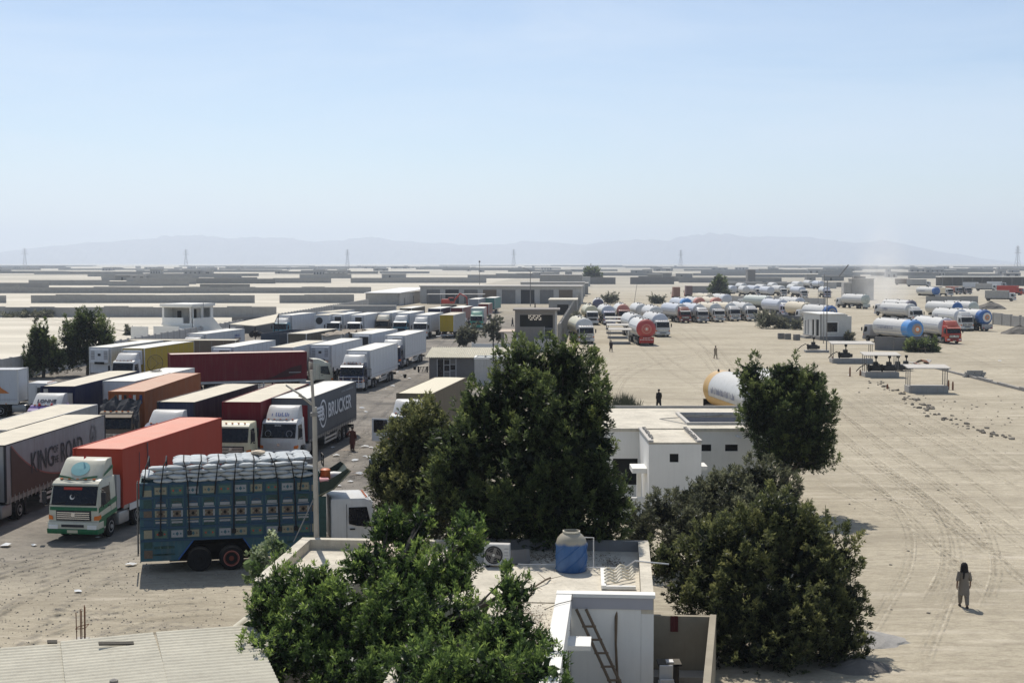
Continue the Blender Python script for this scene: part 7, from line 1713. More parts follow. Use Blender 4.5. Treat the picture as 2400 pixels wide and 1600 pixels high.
for k, (a, b_) in enumerate(((-0.11, -0.1), (0.0, -0.11), (0.1, -0.1), (-0.03, 0.1), (0.06, 0.1))): part('rebar', ('rb', k), lambda m: m.tube([(a, b_, 2.7), (a * 1.1, b_, 3.5 + 0.1 * (k % 3))], 0.014, 5), RUST, t)
part('stirrup', 'stir', lambda m: m.tube([(-0.13, -0.13, 3.05), (0.13, -0.13, 3.07), (0.16, 0.13, 3.12), (-0.12, 0.12, 3.05), (-0.13, -0.13, 3.05)], 0.012, 5), RUST, t)

# satellite dish of wire mesh on the trailer roof
t = thing('wire_dish', 'old mesh satellite dish standing among the trailer roofs', 'satellite dish', at(366, 869, 4.06), R(35))
t.scale = (0.68, 0.68, 0.68)
MESHM = M('rusty_wire_mesh', (0.10, 0.095, 0.07), 0.8)
_nt = MESHM.node_tree; _nt.nodes['Principled BSDF'].inputs['Alpha'].default_value = 0.16
part('dish', 'dish', lambda m: m.loft([[(q * math.cos(2 * math.pi * j / 20), 0.32 * q * q, 0.95 + q * math.sin(2 * math.pi * j / 20)) for j in range(20)] for q in (0.05, 0.4, 0.7, 0.98)], cap=False), MESHM, t, smooth=True)
part('dish_rim', 'dishr', lambda m: m.tube([(math.cos(2 * math.pi * j / 20), 0.32, 0.95 + math.sin(2 * math.pi * j / 20)) for j in range(21)], 0.03, 5), DARK, t)
for k in range(3): part('strut', ('dstr', k), lambda m: m.tube([(0.9 * math.cos(2.1 * k), 0.3, 0.95 + 0.9 * math.sin(2.1 * k)), (0, -0.9, 0.95)], 0.025, 5), DARK, t)
bx('base', (-0.6, 0.6, -0.3, 0.5, -0.02, 0.06), DARK, t)
# wooden bench-table and seated bundle by the shed
t = thing('bench_table', 'rough wooden table standing by the corrugated shed', 'table', at(991, 872), R(10))
bx('tabletop', (-0.6, 0.6, -0.4, 0.4, 0.72, 0.78), ROOFTOP, t)
for a in (-0.52, 0.52):
    for b_ in (-0.32, 0.32): bx('leg', (-0.05, 0.05, -0.05, 0.05, 0, 0.72), DARK, t, (a, b_, 0))
for k in range(3): part('brace', ('btb', k), lambda m: m.tube([(-0.5 + 0.35 * k, -0.36, 0.05), (-0.25 + 0.35 * k, -0.36, 0.7)], 0.035, 5), DARK, t)
for k, (x, y, lb) in enumerate(((972, 866, 'dark bucket left of the wooden table'), (949, 885, 'small dark sack on the ground before the wooden table'))):
    o = part('bucket', 'bucketd', lambda m: m.lathe([(0.14, 0), (0.2, 0.35), (0.2, 0.4), (0.05, 0.42)], 'z', 10), DARK, None, at(x, y), sc=(1, 1, 1)); tag(o, lb, 'bucket')
o = bx('water_trough', (-0.8, 0.8, -0.25, 0.25, 0, 0.45), M('trough_grey', (0.14, 0.17, 0.19), 0.7), None, at(895, 1092)); tag(o, 'low grey trough on the ground beside the tree', 'trough')
o = part('white_barrier', 'barrier', lambda m: m.tube([(0, 0, 0.25), (1.6, 0.2, 0.3)], 0.13, 8), P_WHITE, None, at(1022, 792), smooth=True); tag(o, 'white pipe lying on the ground behind the yellow-doored lorry', 'pipe')
# ------------------------------------------------------------------ vegetation
def leaf_material(name, dark, mid, light, rough=0.45):
    m = bpy.data.materials.new(name); m.use_nodes = True; nt = m.node_tree; N, Lk = nt.nodes, nt.links
    b = N['Principled BSDF']; b.inputs['Roughness'].default_value = rough; b.inputs['Specular IOR Level'].default_value = 0.3
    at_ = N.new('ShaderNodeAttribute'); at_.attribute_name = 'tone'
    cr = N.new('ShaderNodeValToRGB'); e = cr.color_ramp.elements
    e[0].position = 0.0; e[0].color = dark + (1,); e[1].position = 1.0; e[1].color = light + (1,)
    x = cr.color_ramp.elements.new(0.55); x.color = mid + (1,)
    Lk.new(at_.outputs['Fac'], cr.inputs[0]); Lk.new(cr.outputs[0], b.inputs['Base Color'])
    tr = N.new('ShaderNodeBsdfTranslucent'); hs = N.new('ShaderNodeHueSaturation'); hs.inputs['Value'].default_value = 2.1; hs.inputs['Hue'].default_value = 0.48
    Lk.new(cr.outputs[0], hs.inputs['Color']); Lk.new(hs.outputs[0], tr.inputs['Color'])
    ms = N.new('ShaderNodeMixShader'); ms.inputs[0].default_value = 0.42
    out = N['Material Output']; Lk.new(b.outputs[0], ms.inputs[1]); Lk.new(tr.outputs[0], ms.inputs[2]); Lk.new(ms.outputs[0], out.inputs['Surface'])
    return m
LEAF_A = leaf_material('leaf_deep_green', (0.007, 0.013, 0.006), (0.054, 0.082, 0.030), (0.13, 0.165, 0.05))
LEAF_B = leaf_material('leaf_olive_green', (0.008, 0.013, 0.006), (0.066, 0.082, 0.032), (0.155, 0.165, 0.06))
LEAF_C = leaf_material('leaf_fresh_green', (0.008, 0.019, 0.006), (0.052, 0.098, 0.026), (0.17, 0.25, 0.06))
LEAF_G = leaf_material('leaf_dusty_grey', (0.040, 0.045, 0.030), (0.085, 0.09, 0.06), (0.16, 0.16, 0.11))
BARK = M('grey_bark', (0.10, 0.085, 0.065), 0.9, var=0.2, scale=8, bump=0.5)

def leaves_mesh(name, lobes, n_leaf, llen, seed, up=0.6, tuft=0.7, per=14, lw=0.30, spire=0.0):
    """a crown of leaf rosettes set on upright spires that stand out from the crown's lobes; lobes: (cx,cy,cz,rx,ry,rz)"""
    r = np.random.RandomState(seed)
    L = np.array(lobes, float)
    sr0 = spire or tuft * 0.62
    # spires on the lobes' shells
    S, SN = [], []
    for i, (cx, cy, cz, rx, ry, rz) in enumerate(L):
        cnt = max(4, int(3.4 * (rx * rz + rx * ry + ry * rz) / (sr0 * sr0 * 1.9)))
        d = r.normal(size=(cnt * 3, 3)); d /= np.linalg.norm(d, axis=1)[:, None]; d = d[d[:, 2] > -0.62][:cnt]
        P = np.array([cx, cy, cz]) + d * np.array([rx, ry, rz]) * (0.74 + 0.30 * r.rand(len(d)))[:, None]
        q = ((P[:, None, :] - L[None, :, :3]) / L[None, :, 3:6]); ins = ((q ** 2).sum(2) < 0.5); ins[:, i] = False
        keep = ~ins.any(1) & (P[:, 2] > 0.3)
        S.append(P[keep]); SN.append(d[keep])
    S = np.concatenate(S); SN = np.concatenate(SN); T = len(S)
    ax = SN * 0.55 + np.array([0, 0, up * 1.25]) + r.normal(size=(T, 3)) * 0.16; ax /= np.linalg.norm(ax, axis=1)[:, None]
    sr = sr0 * (0.65 + 0.75 * r.rand(T)); sh = sr * (2.1 + 1.2 * r.rand(T)); stone_ = np.clip(0.40 + 0.19 * r.normal(size=T) + 0.10 * SN[:, 2], 0.02, 0.95)  # upward spires toned lighter, light painted into the leaf tone
    # rosettes on the spires
    nc = int(n_leaf * 0.9 / per); k = r.choice(T, nc, p=(sr * sh) / (sr * sh).sum())
    u = r.rand(nc) ** 0.85
    A = ax[k]; ref = r.normal(size=(nc, 3)); rad = ref - (ref * A).sum(1)[:, None] * A; rad /= np.linalg.norm(rad, axis=1)[:, None]
    prof = np.clip((1.0 - u) ** 0.62 * (0.55 + 0.45 * np.minimum(1, u * 5)), 0.03, 1)
    C = S[k] + A * ((u - 0.55) * sh[k])[:, None] + rad * (sr[k] * prof * (0.70 + 0.36 * r.rand(nc)))[:, None]
    cax = rad * (0.95 - 0.6 * u)[:, None] + A * (0.35 + 0.8 * u)[:, None] + r.normal(size=(nc, 3)) * 0.22; cax /= np.linalg.norm(cax, axis=1)[:, None]
    ctone = stone_[k] + 0.34 * (u - 0.5) + 0.10 * r.normal(size=nc)  # tips pale as new growth, roots darkened as painted shade
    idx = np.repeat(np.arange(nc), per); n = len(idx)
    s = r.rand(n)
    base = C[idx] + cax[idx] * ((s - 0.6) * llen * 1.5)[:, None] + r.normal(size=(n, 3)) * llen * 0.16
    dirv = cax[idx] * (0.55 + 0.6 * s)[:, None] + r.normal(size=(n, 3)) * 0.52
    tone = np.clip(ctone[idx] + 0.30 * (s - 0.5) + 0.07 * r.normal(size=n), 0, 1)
    # inner leaves that close the crown, toned near black as painted shade
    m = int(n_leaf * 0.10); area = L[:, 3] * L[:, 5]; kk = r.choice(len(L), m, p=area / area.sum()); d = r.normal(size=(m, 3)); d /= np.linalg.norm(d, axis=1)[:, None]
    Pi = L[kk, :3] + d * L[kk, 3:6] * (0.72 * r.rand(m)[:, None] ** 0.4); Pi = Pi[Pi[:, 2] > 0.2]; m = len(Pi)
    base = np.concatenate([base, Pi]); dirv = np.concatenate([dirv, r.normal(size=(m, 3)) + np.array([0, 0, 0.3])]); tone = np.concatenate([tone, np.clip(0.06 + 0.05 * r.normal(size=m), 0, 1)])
    dirv /= np.linalg.norm(dirv, axis=1)[:, None]; n = len(base)
    ll = llen * (0.65 + 0.7 * r.rand(n)); ll[-m:] *= 2.4
    sd = np.cross(dirv, r.normal(size=(n, 3))); sd /= np.linalg.norm(sd, axis=1)[:, None]; up_ = np.cross(sd, dirv)
    hw = ll * lw * 0.5; hw[-m:] *= 1.6
    V = np.empty((n, 4, 3)); V[:, 0] = base; V[:, 2] = base + dirv * ll[:, None] - up_ * (ll * 0.10)[:, None]
    mid = base + dirv * (ll * 0.48)[:, None] + up_ * (ll * 0.05)[:, None]; V[:, 1] = mid + sd * hw[:, None]; V[:, 3] = mid - sd * hw[:, None]
    me = bpy.data.meshes.new(name)
    me.vertices.add(4 * n); me.vertices.foreach_set('co', V.reshape(-1))
    me.loops.add(4 * n); me.loops.foreach_set('vertex_index', np.arange(4 * n, dtype=np.int32))
    me.polygons.add(n); me.polygons.foreach_set('loop_start', np.arange(0, 4 * n, 4, dtype=np.int32)); me.polygons.foreach_set('loop_total', np.full(n, 4, dtype=np.int32))
    a = me.attributes.new('tone', 'FLOAT', 'FACE'); a.data.foreach_set('value', tone.astype(np.float32))
    me.update(calc_edges=True); me.validate()
    return me
def lob(px, py, rx, rz, d):
    """crown lobe given by its photograph pixels and its distance"""
    k = d / FPX; z = CAM_H - (py - HORIZON) * k
    return (((px - 1200) * k), d, z, rx * k, max(rx, rz) * k * 0.9, rz * k)
def tree(name, label, base, lobes, n, llen, mat, seed, trunk=0.16, group=None, tuft=0.7, up=0.6, per=14, lw=0.30, cat='tree', spire=0.0):
    base = Vector((base[0], base[1], 0)); t = thing(name, label, cat, base, 0, group)
    loc = [(a - base.x, b_ - base.y, c, rx, ry, rz) for a, b_, c, rx, ry, rz in lobes]
    put('crown', leaves_mesh('crown', loc, n, llen, seed, up, tuft, per, lw, spire), mat, t)
    r = random.Random(seed); mb = MB()
    zmin = min(c - rz * 0.4 for a, b_, c, rx, ry, rz in loc); fork = max(0.5, min(zmin + 0.6, 1.8))
    mb.tube([(0, 0, -0.05), (0.05, 0.02, fork * 0.6), (0.0, 0.0, fork)], [trunk * 1.3, trunk, trunk * 0.9], 8)
    put('trunk', mb.mesh('trunk', smooth=True), BARK, t)
    mb = MB()
    for a, b_, c, rx, ry, rz in loc:
        p = Vector((a, b_, c + 0.3 * rz)); m1 = Vector((a * 0.35, b_ * 0.35, fork + (c - fork) * 0.5)) + Vector((r.uniform(-.2, .2), r.uniform(-.2, .2), 0))
        mb.tube([(0, 0, fork - 0.1), m1, p], [trunk * 0.55, trunk * 0.35, trunk * 0.12], 6)
        for k in range(4): mb.tube([m1.lerp(p, 0.6), p + Vector((r.uniform(-1, 1) * rx * .7, r.uniform(-1, 1) * ry * .7, r.uniform(-.6, .5) * rz))], [trunk * 0.16, trunk * 0.05], 5)
    put('limbs', mb.mesh('limbs', smooth=True), BARK, t)
    return t
T1 = [lob(*a) for a in ((1235, 885, 78, 68, 50.3), (1325, 878, 62, 66, 50.3), (1165, 965, 70, 75, 49.7), (1285, 985, 95, 95, 49.1), (1375, 965, 62, 78, 49.5), (1130, 1070, 80, 85, 48.9), (1250, 1090, 95, 100, 48.5), (1365, 1080, 78, 92, 48.7), (1190, 1190, 95, 75, 48.3), (1310, 1190, 95, 75, 48.3), (1400, 1165, 58, 65, 48.5), (1405, 1050, 36, 50, 48.9), (1330, 845, 24, 30, 50.3), (1215, 845, 24, 30, 50.3), (1112, 960, 36, 42, 49.5), (1075, 1040, 52, 52, 49.3), (1055, 1120, 62, 60, 49.1), (1090, 1200, 70, 55, 48.7), (1160, 1262, 70, 38, 48.6), (1290, 1268, 80, 36, 48.6), (1400, 1255, 60, 40, 48.6), (1440, 1200, 40, 50, 48.5))]
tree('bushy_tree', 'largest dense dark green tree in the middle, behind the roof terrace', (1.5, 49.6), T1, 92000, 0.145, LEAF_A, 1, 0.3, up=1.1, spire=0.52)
T1b = [lob(*a) for a in ((985, 1000, 40, 45, 53.4), (945, 1075, 58, 68, 52.4), (1010, 1050, 70, 85, 52.4), (905, 1140, 42, 55, 51.9), (960, 1170, 78, 75, 51.4), (1050, 1150, 75, 95, 51.4), (885, 1110, 28, 30, 51.9), (1000, 1230, 60, 50, 50.9))]
tree('bushy_tree', 'olive-tinged bushy tree left of the largest one, by the painted truck cab', (-3.4, 52.0), T1b, 46000, 0.135, LEAF_B, 2, 0.2, up=1.1, spire=0.45)
T2 = [lob(*a) for a in ((1800, 925, 56, 45, 72), (1862, 940, 65, 54, 72), (1810, 985, 65, 58, 71.5), (1880, 1005, 68, 65, 71.5), (1915, 965, 36, 42, 72), (1840, 1055, 68, 45, 72), (1775, 965, 34, 45, 72), (1762, 880, 22, 32, 72), (1905, 1070, 55, 45, 72), (1858, 880, 26, 30, 72), (1905, 895, 24, 26, 72), (1830, 885, 22, 26, 72))]
tree('bushy_tree', 'rounded dark green tree at the right corner of the white block house', (14.2, 72.2), T2, 64000, 0.15, LEAF_A, 3, 0.26, up=0.7, spire=0.5)
T3 = [lob(*a) for a in ((1630, 1180, 48, 42, 60), (1700, 1165, 55, 48, 60), (1785, 1135, 52, 45, 60), (1660, 1240, 78, 60, 58), (1765, 1225, 78, 68, 58), (1550, 1210, 40, 38, 59), (1500, 1250, 36, 44, 58), (1600, 1260, 52, 48, 57), (1845, 1165, 34, 38, 60))]
tree('bushy_tree', 'dusty grey-green tree in front of the white block house', (8.9, 58.8), T3, 52000, 0.14, leaf_material('leaf_dusty_green', (0.009, 0.012, 0.007), (0.068, 0.076, 0.044), (0.13, 0.14, 0.08)), 4, 0.22, up=0.6, spire=0.42)
T4 = [lob(*a) for a in ((1830, 1225, 75, 60, 47), (1900, 1280, 75, 75, 47), (1760, 1315, 105, 90, 46.5), (1895, 1370, 95, 95, 46), (1680, 1300, 75, 72, 47), (1975, 1330, 48, 50, 46.5), (1985, 1430, 55, 62, 46), (1850, 1470, 115, 100, 45), (1730, 1440, 90, 80, 45.5), (1955, 1520, 75, 72, 45), (1800, 1560, 125, 75, 44.5), (1645, 1390, 75, 55, 46), (1570, 1320, 38, 48, 47), (1665, 1520, 60, 60, 44.5), (1690, 1590, 60, 50, 44.5))]
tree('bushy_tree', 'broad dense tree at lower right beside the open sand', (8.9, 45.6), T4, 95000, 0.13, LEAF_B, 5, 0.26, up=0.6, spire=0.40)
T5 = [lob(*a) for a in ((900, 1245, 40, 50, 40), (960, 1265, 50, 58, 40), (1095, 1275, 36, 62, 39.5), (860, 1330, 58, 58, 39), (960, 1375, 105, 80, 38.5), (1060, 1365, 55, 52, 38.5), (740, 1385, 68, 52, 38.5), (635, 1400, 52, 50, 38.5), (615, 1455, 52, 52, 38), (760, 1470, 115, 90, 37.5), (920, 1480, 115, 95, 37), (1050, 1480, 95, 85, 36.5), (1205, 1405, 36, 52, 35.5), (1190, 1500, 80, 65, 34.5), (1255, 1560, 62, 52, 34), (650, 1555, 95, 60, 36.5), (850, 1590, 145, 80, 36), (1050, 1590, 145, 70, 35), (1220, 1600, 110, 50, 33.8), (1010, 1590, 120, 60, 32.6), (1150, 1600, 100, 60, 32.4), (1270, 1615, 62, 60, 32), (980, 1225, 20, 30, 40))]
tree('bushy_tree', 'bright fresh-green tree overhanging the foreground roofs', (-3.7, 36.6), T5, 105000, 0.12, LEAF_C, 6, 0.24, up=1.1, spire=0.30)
for k, (x, y, lob_, lb) in enumerate((((102), 884, ((95, 812, 30, 33, 158), (85, 842, 30, 28, 158), (122, 850, 20, 26, 158), (95, 785, 16, 20, 158)), 'smaller dark shrub tree at the left boundary wall'), (205, 878, ((200, 775, 45, 36, 160), (172, 795, 32, 36, 160), (238, 790, 26, 38, 160), (168, 835, 30, 32, 160), (215, 835, 28, 36, 160), (205, 748, 24, 20, 160)), 'larger dark shrub tree at the left boundary wall'))):
    tree('shrub_tree', lb, at(x, y), [lob(*a) for a in lob_], 20000, 0.24, LEAF_A, 10 + k, 0.16, tuft=1.0, up=0.9)
tree('shrub_tree', 'dark pointed tree far behind the five tankers', at(1682, 697), [lob(*a) for a in ((1682, 680, 17, 14, 500), (1690, 668, 10, 14, 500), (1681, 660, 7, 12, 500), (1694, 685, 12, 12, 500))], 5000, 0.7, LEAF_A, 20, 0.2, tuft=1.6)
tree('shrub_tree', 'dark ragged tree clump in the far middle distance', at(1385, 662), [lob(*a) for a in ((1385, 640, 16, 12, 850), (1378, 650, 12, 10, 850), (1395, 648, 12, 12, 850))], 3500, 1.1, LEAF_A, 21, 0.3, tuft=2.0)
tree('shrub', 'thin leafy shrub beside the thin dark pole', at(1156, 808), [lob(*a) for a in ((1150, 775, 24, 24, 213), (1160, 755, 16, 16, 213), (1168, 790, 14, 16, 213))], 1700, 0.34, LEAF_G, 22, 0.06, tuft=1.0, cat='shrub', per=26)
tree('shrub', 'low spiky shrub left of the thin dark pole', at(1095, 808), [lob(*a) for a in ((1095, 788, 22, 16, 214), (1080, 795, 12, 10, 214))], 1400, 0.5, LEAF_G, 23, 0.05, tuft=1.2, up=1.2, cat='shrub', per=26)
tree('shrub', 'dark green bush against the low dark wall at right', at(2168, 828), [lob(*a) for a in ((2165, 814, 32, 13, 203), (2185, 818, 14, 8, 203), (2140, 818, 14, 8, 203))], 4500, 0.36, LEAF_A, 24, 0.06, tuft=1.0, cat='shrub')
tree('shrub', 'greyish scrub around the ruined wall block', at(1820, 765), [lob(*a) for a in ((1800, 752, 24, 14, 275), (1835, 758, 26, 12, 275), (1865, 762, 18, 10, 270), (1785, 745, 16, 10, 280))], 4200, 0.4, LEAF_G, 25, 0.06, tuft=1.2, cat='shrub')
tree('shrub', 'dark scrub at the foot of the tall grey wall', at(1345, 782), [lob(*a) for a in ((1345, 768, 9, 18, 250), (1352, 748, 8, 14, 275))], 2000, 0.4, LEAF_G, 26, 0.05, tuft=1.2, cat='shrub')
tree('shrub', 'small weed bush at the right foot of the office', at(1993, 797), [lob(*a) for a in ((1990, 790, 10, 6, 232),)], 900, 0.3, LEAF_G, 27, 0.04, tuft=0.8, cat='shrub')
tree('shrub', 'brownish scrub in the empty ground behind the tankers', at(1545, 712), [lob(*a) for a in ((1540, 704, 18, 7, 440), (1430, 700, 20, 5, 440))], 2200, 0.6, LEAF_G, 28, 0.05, tuft=1.4, cat='shrub')
tree('shrub', 'thin white-leaved shrub between painted truck and foreground roof', (-8.6, 45.6), [lob(*a) for a in ((600, 1325, 22, 36, 46), (640, 1285, 22, 20, 46), (590, 1350, 16, 20, 46), (655, 1305, 16, 22, 46))], 900, 0.13, leaf_material('leaf_pale_shrub', (0.06, 0.10, 0.04), (0.16, 0.20, 0.10), (0.34, 0.38, 0.26)), 29, 0.04, tuft=0.4, per=14, cat='shrub', lw=0.6)
tree('shrub', 'small dark bushes on the bright sand beyond the boundary wall', at(310, 785), [lob(*a) for a in ((308, 780, 17, 5, 250), (20, 742, 20, 5, 330), (60, 740, 22, 6, 330), (100, 738, 20, 6, 330))], 2500, 0.5, LEAF_G, 30, 0.05, tuft=0.9, cat='shrub')
# reeds behind the block house
def reeds():
    r = np.random.RandomState(9); p = at(1460, 962); V, F = [], []
    t = thing('reeds', 'clump of tall grey-green reeds behind the white block house', 'reeds', (p.x, p.y, 0))
    for k in range(420):
        x, y = r.normal(0, 0.75), r.normal(0, 0.4); h = (1.0 + 0.9 * r.rand()) * (1 - 0.25 * abs(x)); a = r.uniform(0, 6.28); ln = 0.25 + 0.25 * r.rand(); o = len(V); w = 0.022
        V += [(x - w, y, 0), (x + w, y, 0), (x + ln * .4 * math.cos(a) + w * .7, y + ln * .4 * math.sin(a), h * .6), (x + ln * .4 * math.cos(a) - w * .7, y + ln * .4 * math.sin(a), h * .6), (x + ln * math.cos(a), y + ln * math.sin(a), h)]
        F += [(o, o + 1, o + 2, o + 3), (o + 3, o + 2, o + 4)]
    me = bpy.data.meshes.new('blades'); me.from_pydata(V, [], F); put('blades', me, M('reed_green', (0.09, 0.10, 0.06), 0.7, var=0.3, scale=3), t)
    mb = MB(); mb.lathe([(0.9, 0), (0.6, 0.12), (0.1, 0.2)], 'z', 12); put('root_mound', mb.mesh('root_mound'), EARTH, t)
reeds()

# ------------------------------------------------------------------ people
SKIN = M('skin_brown', (0.20, 0.115, 0.075), 0.6); HAIRM = M('black_hair', (0.012, 0.011, 0.011), 0.7)
def person(label, px, py, h, face, tunic, trousers, head, pose='walk', scarf=None, tail=False, short=False):
    """figure built as one skinned body; face = heading in degrees (0 looks at the viewer)"""
    t = thing('person', label, 'person', at(px, py), R(face))
    k = h / 1.72
    V, E, Rr = [], [], []
    def v(x, y, z, r): V.append((x * k, y * k, z * k)); Rr.append((r * k, r * k)); return len(V) - 1
    def e(*ids):
        for a, b_ in zip(ids, ids[1:]): E.append((a, b_))
    pel = v(0, 0, 0.93, 0.135); wa = v(0, -0.01, 1.08, 0.125); ch = v(0, -0.01, 1.27, 0.145); nb = v(0, 0.0, 1.43, 0.065); nk = v(0, -0.01, 1.50, 0.055); jw = v(0, -0.03, 1.57, 0.075); hd = v(0, -0.015, 1.64, 0.092); hp = v(0, 0.0, 1.71, 0.06)
    nose = v(0, -0.125, 1.61, 0.018)
    e(pel, wa, ch, nb, nk, jw, hd, hp); e(jw, nose)
    step = 0.16 if pose == 'walk' else 0.03
    for s in (-1, 1):
        st = step * s
        hip = v(s * 0.095, 0, 0.88, 0.095); kn = v(s * 0.10, -st * 0.6 - 0.02, 0.49, 0.062); an = v(s * 0.105, -st + (0.05 if st < 0 else 0), 0.09, 0.042); toe = v(s * 0.115, -st - 0.14, 0.035, 0.034)
        e(pel, hip, kn, an, toe)
        sh = v(s * 0.185, 0, 1.38, 0.062)
        if pose == 'hip' and s > 0:
            el = v(s * 0.38, 0.08, 1.15, 0.042); wr = v(s * 0.22, -0.02, 1.0, 0.033); pm = v(s * 0.17, -0.05, 0.97, 0.034)
        else:
            el = v(s * 0.25, 0.03 + st * 0.3, 1.11, 0.043); wr = v(s * 0.27, -0.03 + st * 0.7, 0.86, 0.031); pm = v(s * 0.272, -0.045 + st * 0.75, 0.79, 0.034)
        e(ch, sh, el, wr, pm)
        P = V[pm]
        for j in range(4):
            q = [c / k for c in P]
            f1 = v(q[0] - s * 0.012, q[1] - 0.03 + 0.02 * j, q[2] - 0.055 - 0.006 * (j in (1, 2)), 0.0095); f2 = v(q[0] - s * 0.026, q[1] - 0.028 + 0.02 * j, q[2] - 0.095 - 0.008 * (j in (1, 2)), 0.008); e(pm, f1, f2)
        q = [c / k for c in P]; th1 = v(q[0] - s * 0.02, q[1] - 0.05, q[2] + 0.005, 0.011); th2 = v(q[0] - s * 0.03, q[1] - 0.062, q[2] - 0.035, 0.009); e(pm, th1, th2)
    me = bpy.data.meshes.new('body'); me.from_pydata(V, E, [])
    b = put('body', me, SKIN, t)
    sm = b.modifiers.new('skin', 'SKIN'); sv = me.skin_vertices[0].data
    for i, r in enumerate(Rr): sv[i].radius = r
    sv[0].use_root = True; sm.use_smooth_shade = True
    ss = b.modifiers.new('sub', 'SUBSURF'); ss.levels = 1; ss.render_levels = 1
    # long tunic, loose trousers, cap or hair
    def ring(z, rx, ry, y=0, n=16): return [(rx * k * math.cos(2 * math.pi * j / n) * (1 + 0.03 * math.sin(5 * j)), y * k + ry * k * math.sin(2 * math.pi * j / n), z * k) for j in range(n)]
    mb = MB(); mb.loft([ring(0.50, 0.225, 0.18), ring(0.70, 0.21, 0.165), ring(0.95, 0.19, 0.15), ring(1.10, 0.18, 0.14, -0.01), ring(1.28, 0.205, 0.155, -0.01), ring(1.40, 0.19, 0.11), ring(1.455, 0.085, 0.08)], cap=False)
    put('tunic', mb.mesh('tunic', smooth=True), tunic, t)
    for s in (-1, 1):
        mb = MB()
        if pose == 'hip' and s > 0: pts = [(s * 0.17, 0, 1.39), (s * 0.38, 0.08, 1.15), (s * 0.24, -0.01, 1.02)]
        else: pts = [(s * 0.17, 0, 1.39), (s * 0.25, 0.03 + step * s * 0.3, 1.11), (s * 0.27, -0.02 + step * s * 0.65, 0.90)]
        if short: pts[2] = tuple(0.75 * a_ + 0.25 * b2 for a_, b2 in zip(pts[1], pts[2]))
        mb.tube([tuple(c * k for c in p) for p in pts], [0.085 * k, 0.070 * k, 0.066 * k], 10); put('sleeve', mb.mesh('sleeve', smooth=True), tunic, t)
        mb = MB(); st = step * s
        mb.tube([tuple(c * k for c in p) for p in ((s * 0.09, 0, 0.85), (s * 0.10, -st * 0.6 - 0.02, 0.49), (s * 0.105, -st + (0.05 if st < 0 else 0), 0.13))], [0.125 * k, 0.10 * k, 0.07 * k], 10); put('trouser_leg', mb.mesh('trouser_leg', smooth=True), trousers, t)
        mb = MB(); mb.prism_x([(-0.17 * k, 0), (0.07 * k, 0), (0.07 * k, 0.07 * k), (-0.05 * k, 0.09 * k), (-0.17 * k, 0.04 * k)], 0.045 * k); put('shoe', mb.mesh('shoe', 0.012), M('dark_sandal', (0.04, 0.03, 0.025), 0.7), t, (s * 0.11 * k, (-st + (0.05 if st < 0 else 0)) * k, 0))
        bx('eye', (-0.012, 0.012, -0.004, 0.004, -0.006, 0.006), HAIRM, t, (s * 0.035 * k, -0.104 * k, 1.635 * k))
        part('ear', ('ear', s), lambda m: m.lathe([(0.005, -0.012), (0.028, -0.006), (0.028, 0.006), (0.005, 0.012)], 'x', 8), SKIN, t, (s * 0.094 * k, 0.0, 1.62 * k))
    mb = MB()
    if scarf: mb.loft([ring(1.40, 0.165, 0.13, 0.03), ring(1.50, 0.15, 0.135, 0.025), ring(1.62, 0.14, 0.135, 0.02), ring(1.71, 0.12, 0.12, 0.015), ring(1.77, 0.06, 0.06, 0.01), ring(1.78, 0.004, 0.004, 0.01)], cap=False)
    else: mb.loft([ring(1.60, 0.100, 0.098, 0.022), ring(1.66, 0.106, 0.106, 0.012), ring(1.72, 0.085, 0.09, 0.008), ring(1.75, 0.03, 0.03, 0.006), ring(1.752, 0.004, 0.004, 0.006)], cap=False)
    put('head_scarf' if scarf else 'hair', mb.mesh('hair', smooth=True), scarf or head, t)
    if tail:
        mb = MB(); mb.tube([(0.02 * k, 0.13 * k, 1.5 * k), (0.03 * k, 0.19 * k, 1.38 * k), (0.05 * k, 0.185 * k, 1.16 * k)], [0.05 * k, 0.04 * k, 0.03 * k], 8); put('scarf_end', mb.mesh('scarf_end', smooth=True), scarf, t)
    return t
C_GREY = M('beige_grey_cloth', (0.20, 0.175, 0.145), 0.9); C_BLK = M('black_cloth', (0.012, 0.011, 0.012), 0.9); C_MAR = M('maroon_brown_cloth', (0.095, 0.025, 0.018), 0.9); C_BEI = M('sand_cloth', (0.33, 0.27, 0.19), 0.9); C_DK = M('dark_brown_cloth', (0.035, 0.022, 0.02), 0.9)
person('person in long grey-beige tunic and black scarf walking on the open sand', 2258, 1422, 1.66, 172, C_GREY, C_GREY, HAIRM, 'walk', C_BLK, True, True)
person('person in dark red tunic with hand on hip beside the lettered grey lorry', 826, 1056, 1.68, 160, C_MAR, C_MAR, HAIRM, 'hip')
person('person in black tunic walking behind the white block house', 1544, 957, 1.72, 200, C_BLK, C_BLK, HAIRM, 'walk')
person('person in dark brown clothes standing before the small canopies', 1432, 824, 1.68, 20, C_DK, C_DK, HAIRM, 'walk')
person('person in sand-coloured tunic alone on the tracked sand', 1677, 840, 1.72, 30, C_BEI, C_BEI, HAIRM, 'walk', None)
person('small far figure in black beside the grey two-storey house', 1201, 764, 1.75, 90, C_BLK, C_BLK, HAIRM, 'walk')
person('small far figure near the low wall behind the five tankers', 1755, 706, 1.75, 90, C_DK, C_DK, HAIRM, 'stand')
person('tiny far figure on the yard road above the grey house roof', 1254, 722, 1.7, 90, C_BLK, C_BLK, HAIRM, 'walk')

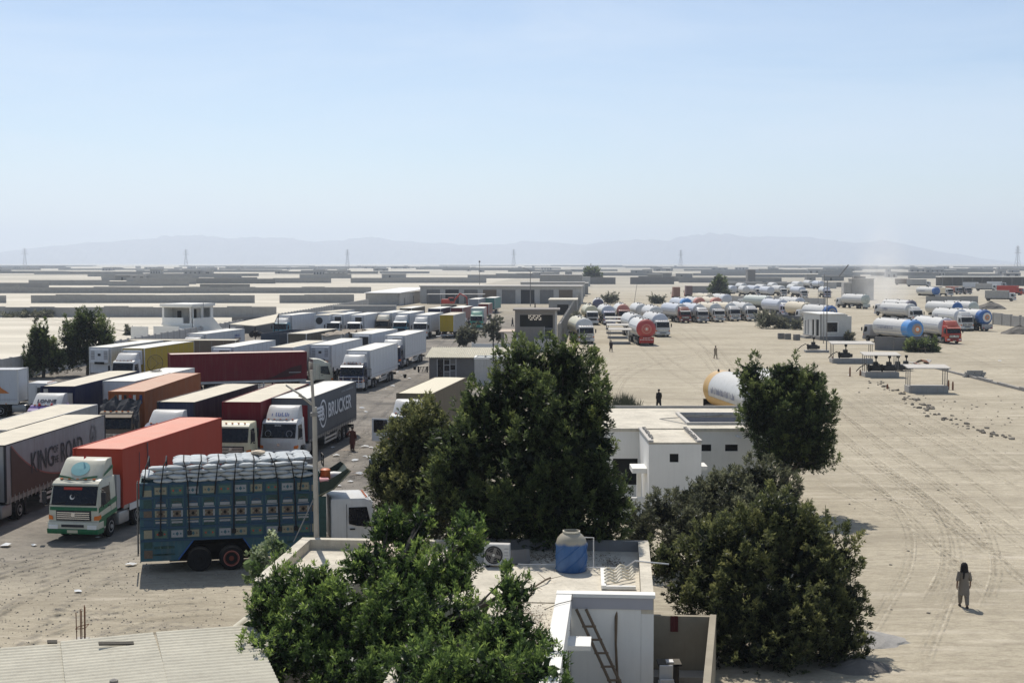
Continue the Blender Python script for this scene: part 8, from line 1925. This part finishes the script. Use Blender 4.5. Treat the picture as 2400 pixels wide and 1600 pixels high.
# ------------------------------------------------------------------ pylons
PYL = M('pylon_steel', (0.16, 0.16, 0.17), 0.6)
def pylon_mesh():
    mb = MB(); H = 52.0
    w = lambda z: 5.0 * (1 - z / H) ** 1.3 + 0.6
    for sx in (-1, 1):
        for sy in (-1, 1): mb.tube([(sx * w(z), sy * w(z), z) for z in (0, 12, 24, 36, H)], 0.26, 4)
    lv = [0, 9, 17, 24, 30, 36, 42, 48]
    for a, b_ in zip(lv, lv[1:]):
        for s in (-1, 1):
            mb.tube([(-w(a), s * w(a), a), (w(b_), s * w(b_), b_)], 0.15, 4); mb.tube([(w(a), s * w(a), a), (-w(b_), s * w(b_), b_)], 0.26, 4)
            mb.tube([(s * w(a), -w(a), a), (s * w(b_), w(b_), b_)], 0.26, 4)
    for z, l in ((36, 9), (42, 7.5), (48, 6)):
        mb.tube([(-l, 0, z), (l, 0, z)], 0.35, 4); mb.tube([(-l, 0, z), (0, 0, z + 3), (l, 0, z)], 0.25, 4)
    return mb.mesh('lattice')
PM = pylon_mesh()
for k, (x, d, s, lb) in enumerate(((60, 4300, 1.1, 'faint lattice pylon at far left below the hills'), (437, 4400, 1.05, 'faint lattice pylon second from the left'), (815, 4400, 1.05, 'faint lattice pylon left of the picture middle'), (1204, 4400, 1.05, 'faint lattice pylon at the picture middle'), (1595, 4300, 1.0, 'faint lattice pylon above the tanker lot'), (2383, 2600, 0.85, 'darker nearer lattice pylon at the right edge'))):
    o = put('pylon', PM, PYL, None, ((x - 1200) / FPX * d, d, 0), (0, 0, 0.4), (s, s, s)); tag(o, lb, 'pylon', 'power line pylons')

# ------------------------------------------------------------------ dust and haze
def volume_box(name, label, dims, loc, build):
    m = bpy.data.materials.new(name + '_air'); m.use_nodes = True; nt = m.node_tree; nt.nodes.clear()
    out = nt.nodes.new('ShaderNodeOutputMaterial'); v = nt.nodes.new('ShaderNodeVolumePrincipled'); nt.links.new(v.outputs[0], out.inputs['Volume'])
    build(nt, v)
    mb = MB(); mb.box(*dims); o = put(name, mb.mesh(name), m, None, loc); tag(o, label, 'haze', None, 'stuff'); return o
def dust(nt, v):
    N, Lk = nt.nodes, nt.links
    v.inputs['Color'].default_value = (0.98, 0.97, 0.95, 1); v.inputs['Anisotropy'].default_value = 0.4
    tc = N.new('ShaderNodeTexCoord'); n = N.new('ShaderNodeTexNoise'); n.inputs['Scale'].default_value = 0.16; n.inputs['Detail'].default_value = 3; n.inputs['Distortion'].default_value = 0.6; Lk.new(tc.outputs['Object'], n.inputs['Vector'])
    mp = N.new('ShaderNodeMapping'); mp.inputs['Scale'].default_value = (1 / 11.0, 1 / 9.0, 1 / 31.0); Lk.new(tc.outputs['Object'], mp.inputs[0])
    ln = N.new('ShaderNodeVectorMath'); ln.operation = 'LENGTH'; Lk.new(mp.outputs[0], ln.inputs[0])
    r = N.new('ShaderNodeMapRange'); r.interpolation_type = 'SMOOTHSTEP'; r.inputs[1].default_value = 1.0; r.inputs[2].default_value = 0.1; r.inputs[3].default_value = 0; r.inputs[4].default_value = 1; Lk.new(ln.outputs['Value'], r.inputs[0])
    r2 = N.new('ShaderNodeMapRange'); r2.inputs[1].default_value = 0.25; r2.inputs[2].default_value = 0.75; Lk.new(n.outputs['Fac'], r2.inputs[0])
    a = N.new('ShaderNodeMath'); a.operation = 'MULTIPLY'; Lk.new(r.outputs[0], a.inputs[0]); Lk.new(r2.outputs[0], a.inputs[1])
    b = N.new('ShaderNodeMath'); b.operation = 'MULTIPLY'; b.inputs[1].default_value = 0.11; Lk.new(a.outputs[0], b.inputs[0]); Lk.new(b.outputs[0], v.inputs['Density'])
volume_box('dust_cloud', 'pale dust plume rising among the far tankers', (-12, 12, -10, 10, 0.05, 33), (109, 412, 0.0), dust)
def haze(nt, v):
    v.inputs['Color'].default_value = (0.665, 0.735, 0.83, 1); v.inputs['Density'].default_value = 0.00014; v.inputs['Anisotropy'].default_value = 0.35
volume_box('haze', 'thin pale haze over the whole plain', (-11800, 11800, -300, 19300, -1.5, 420), (0, 0, 0), haze)
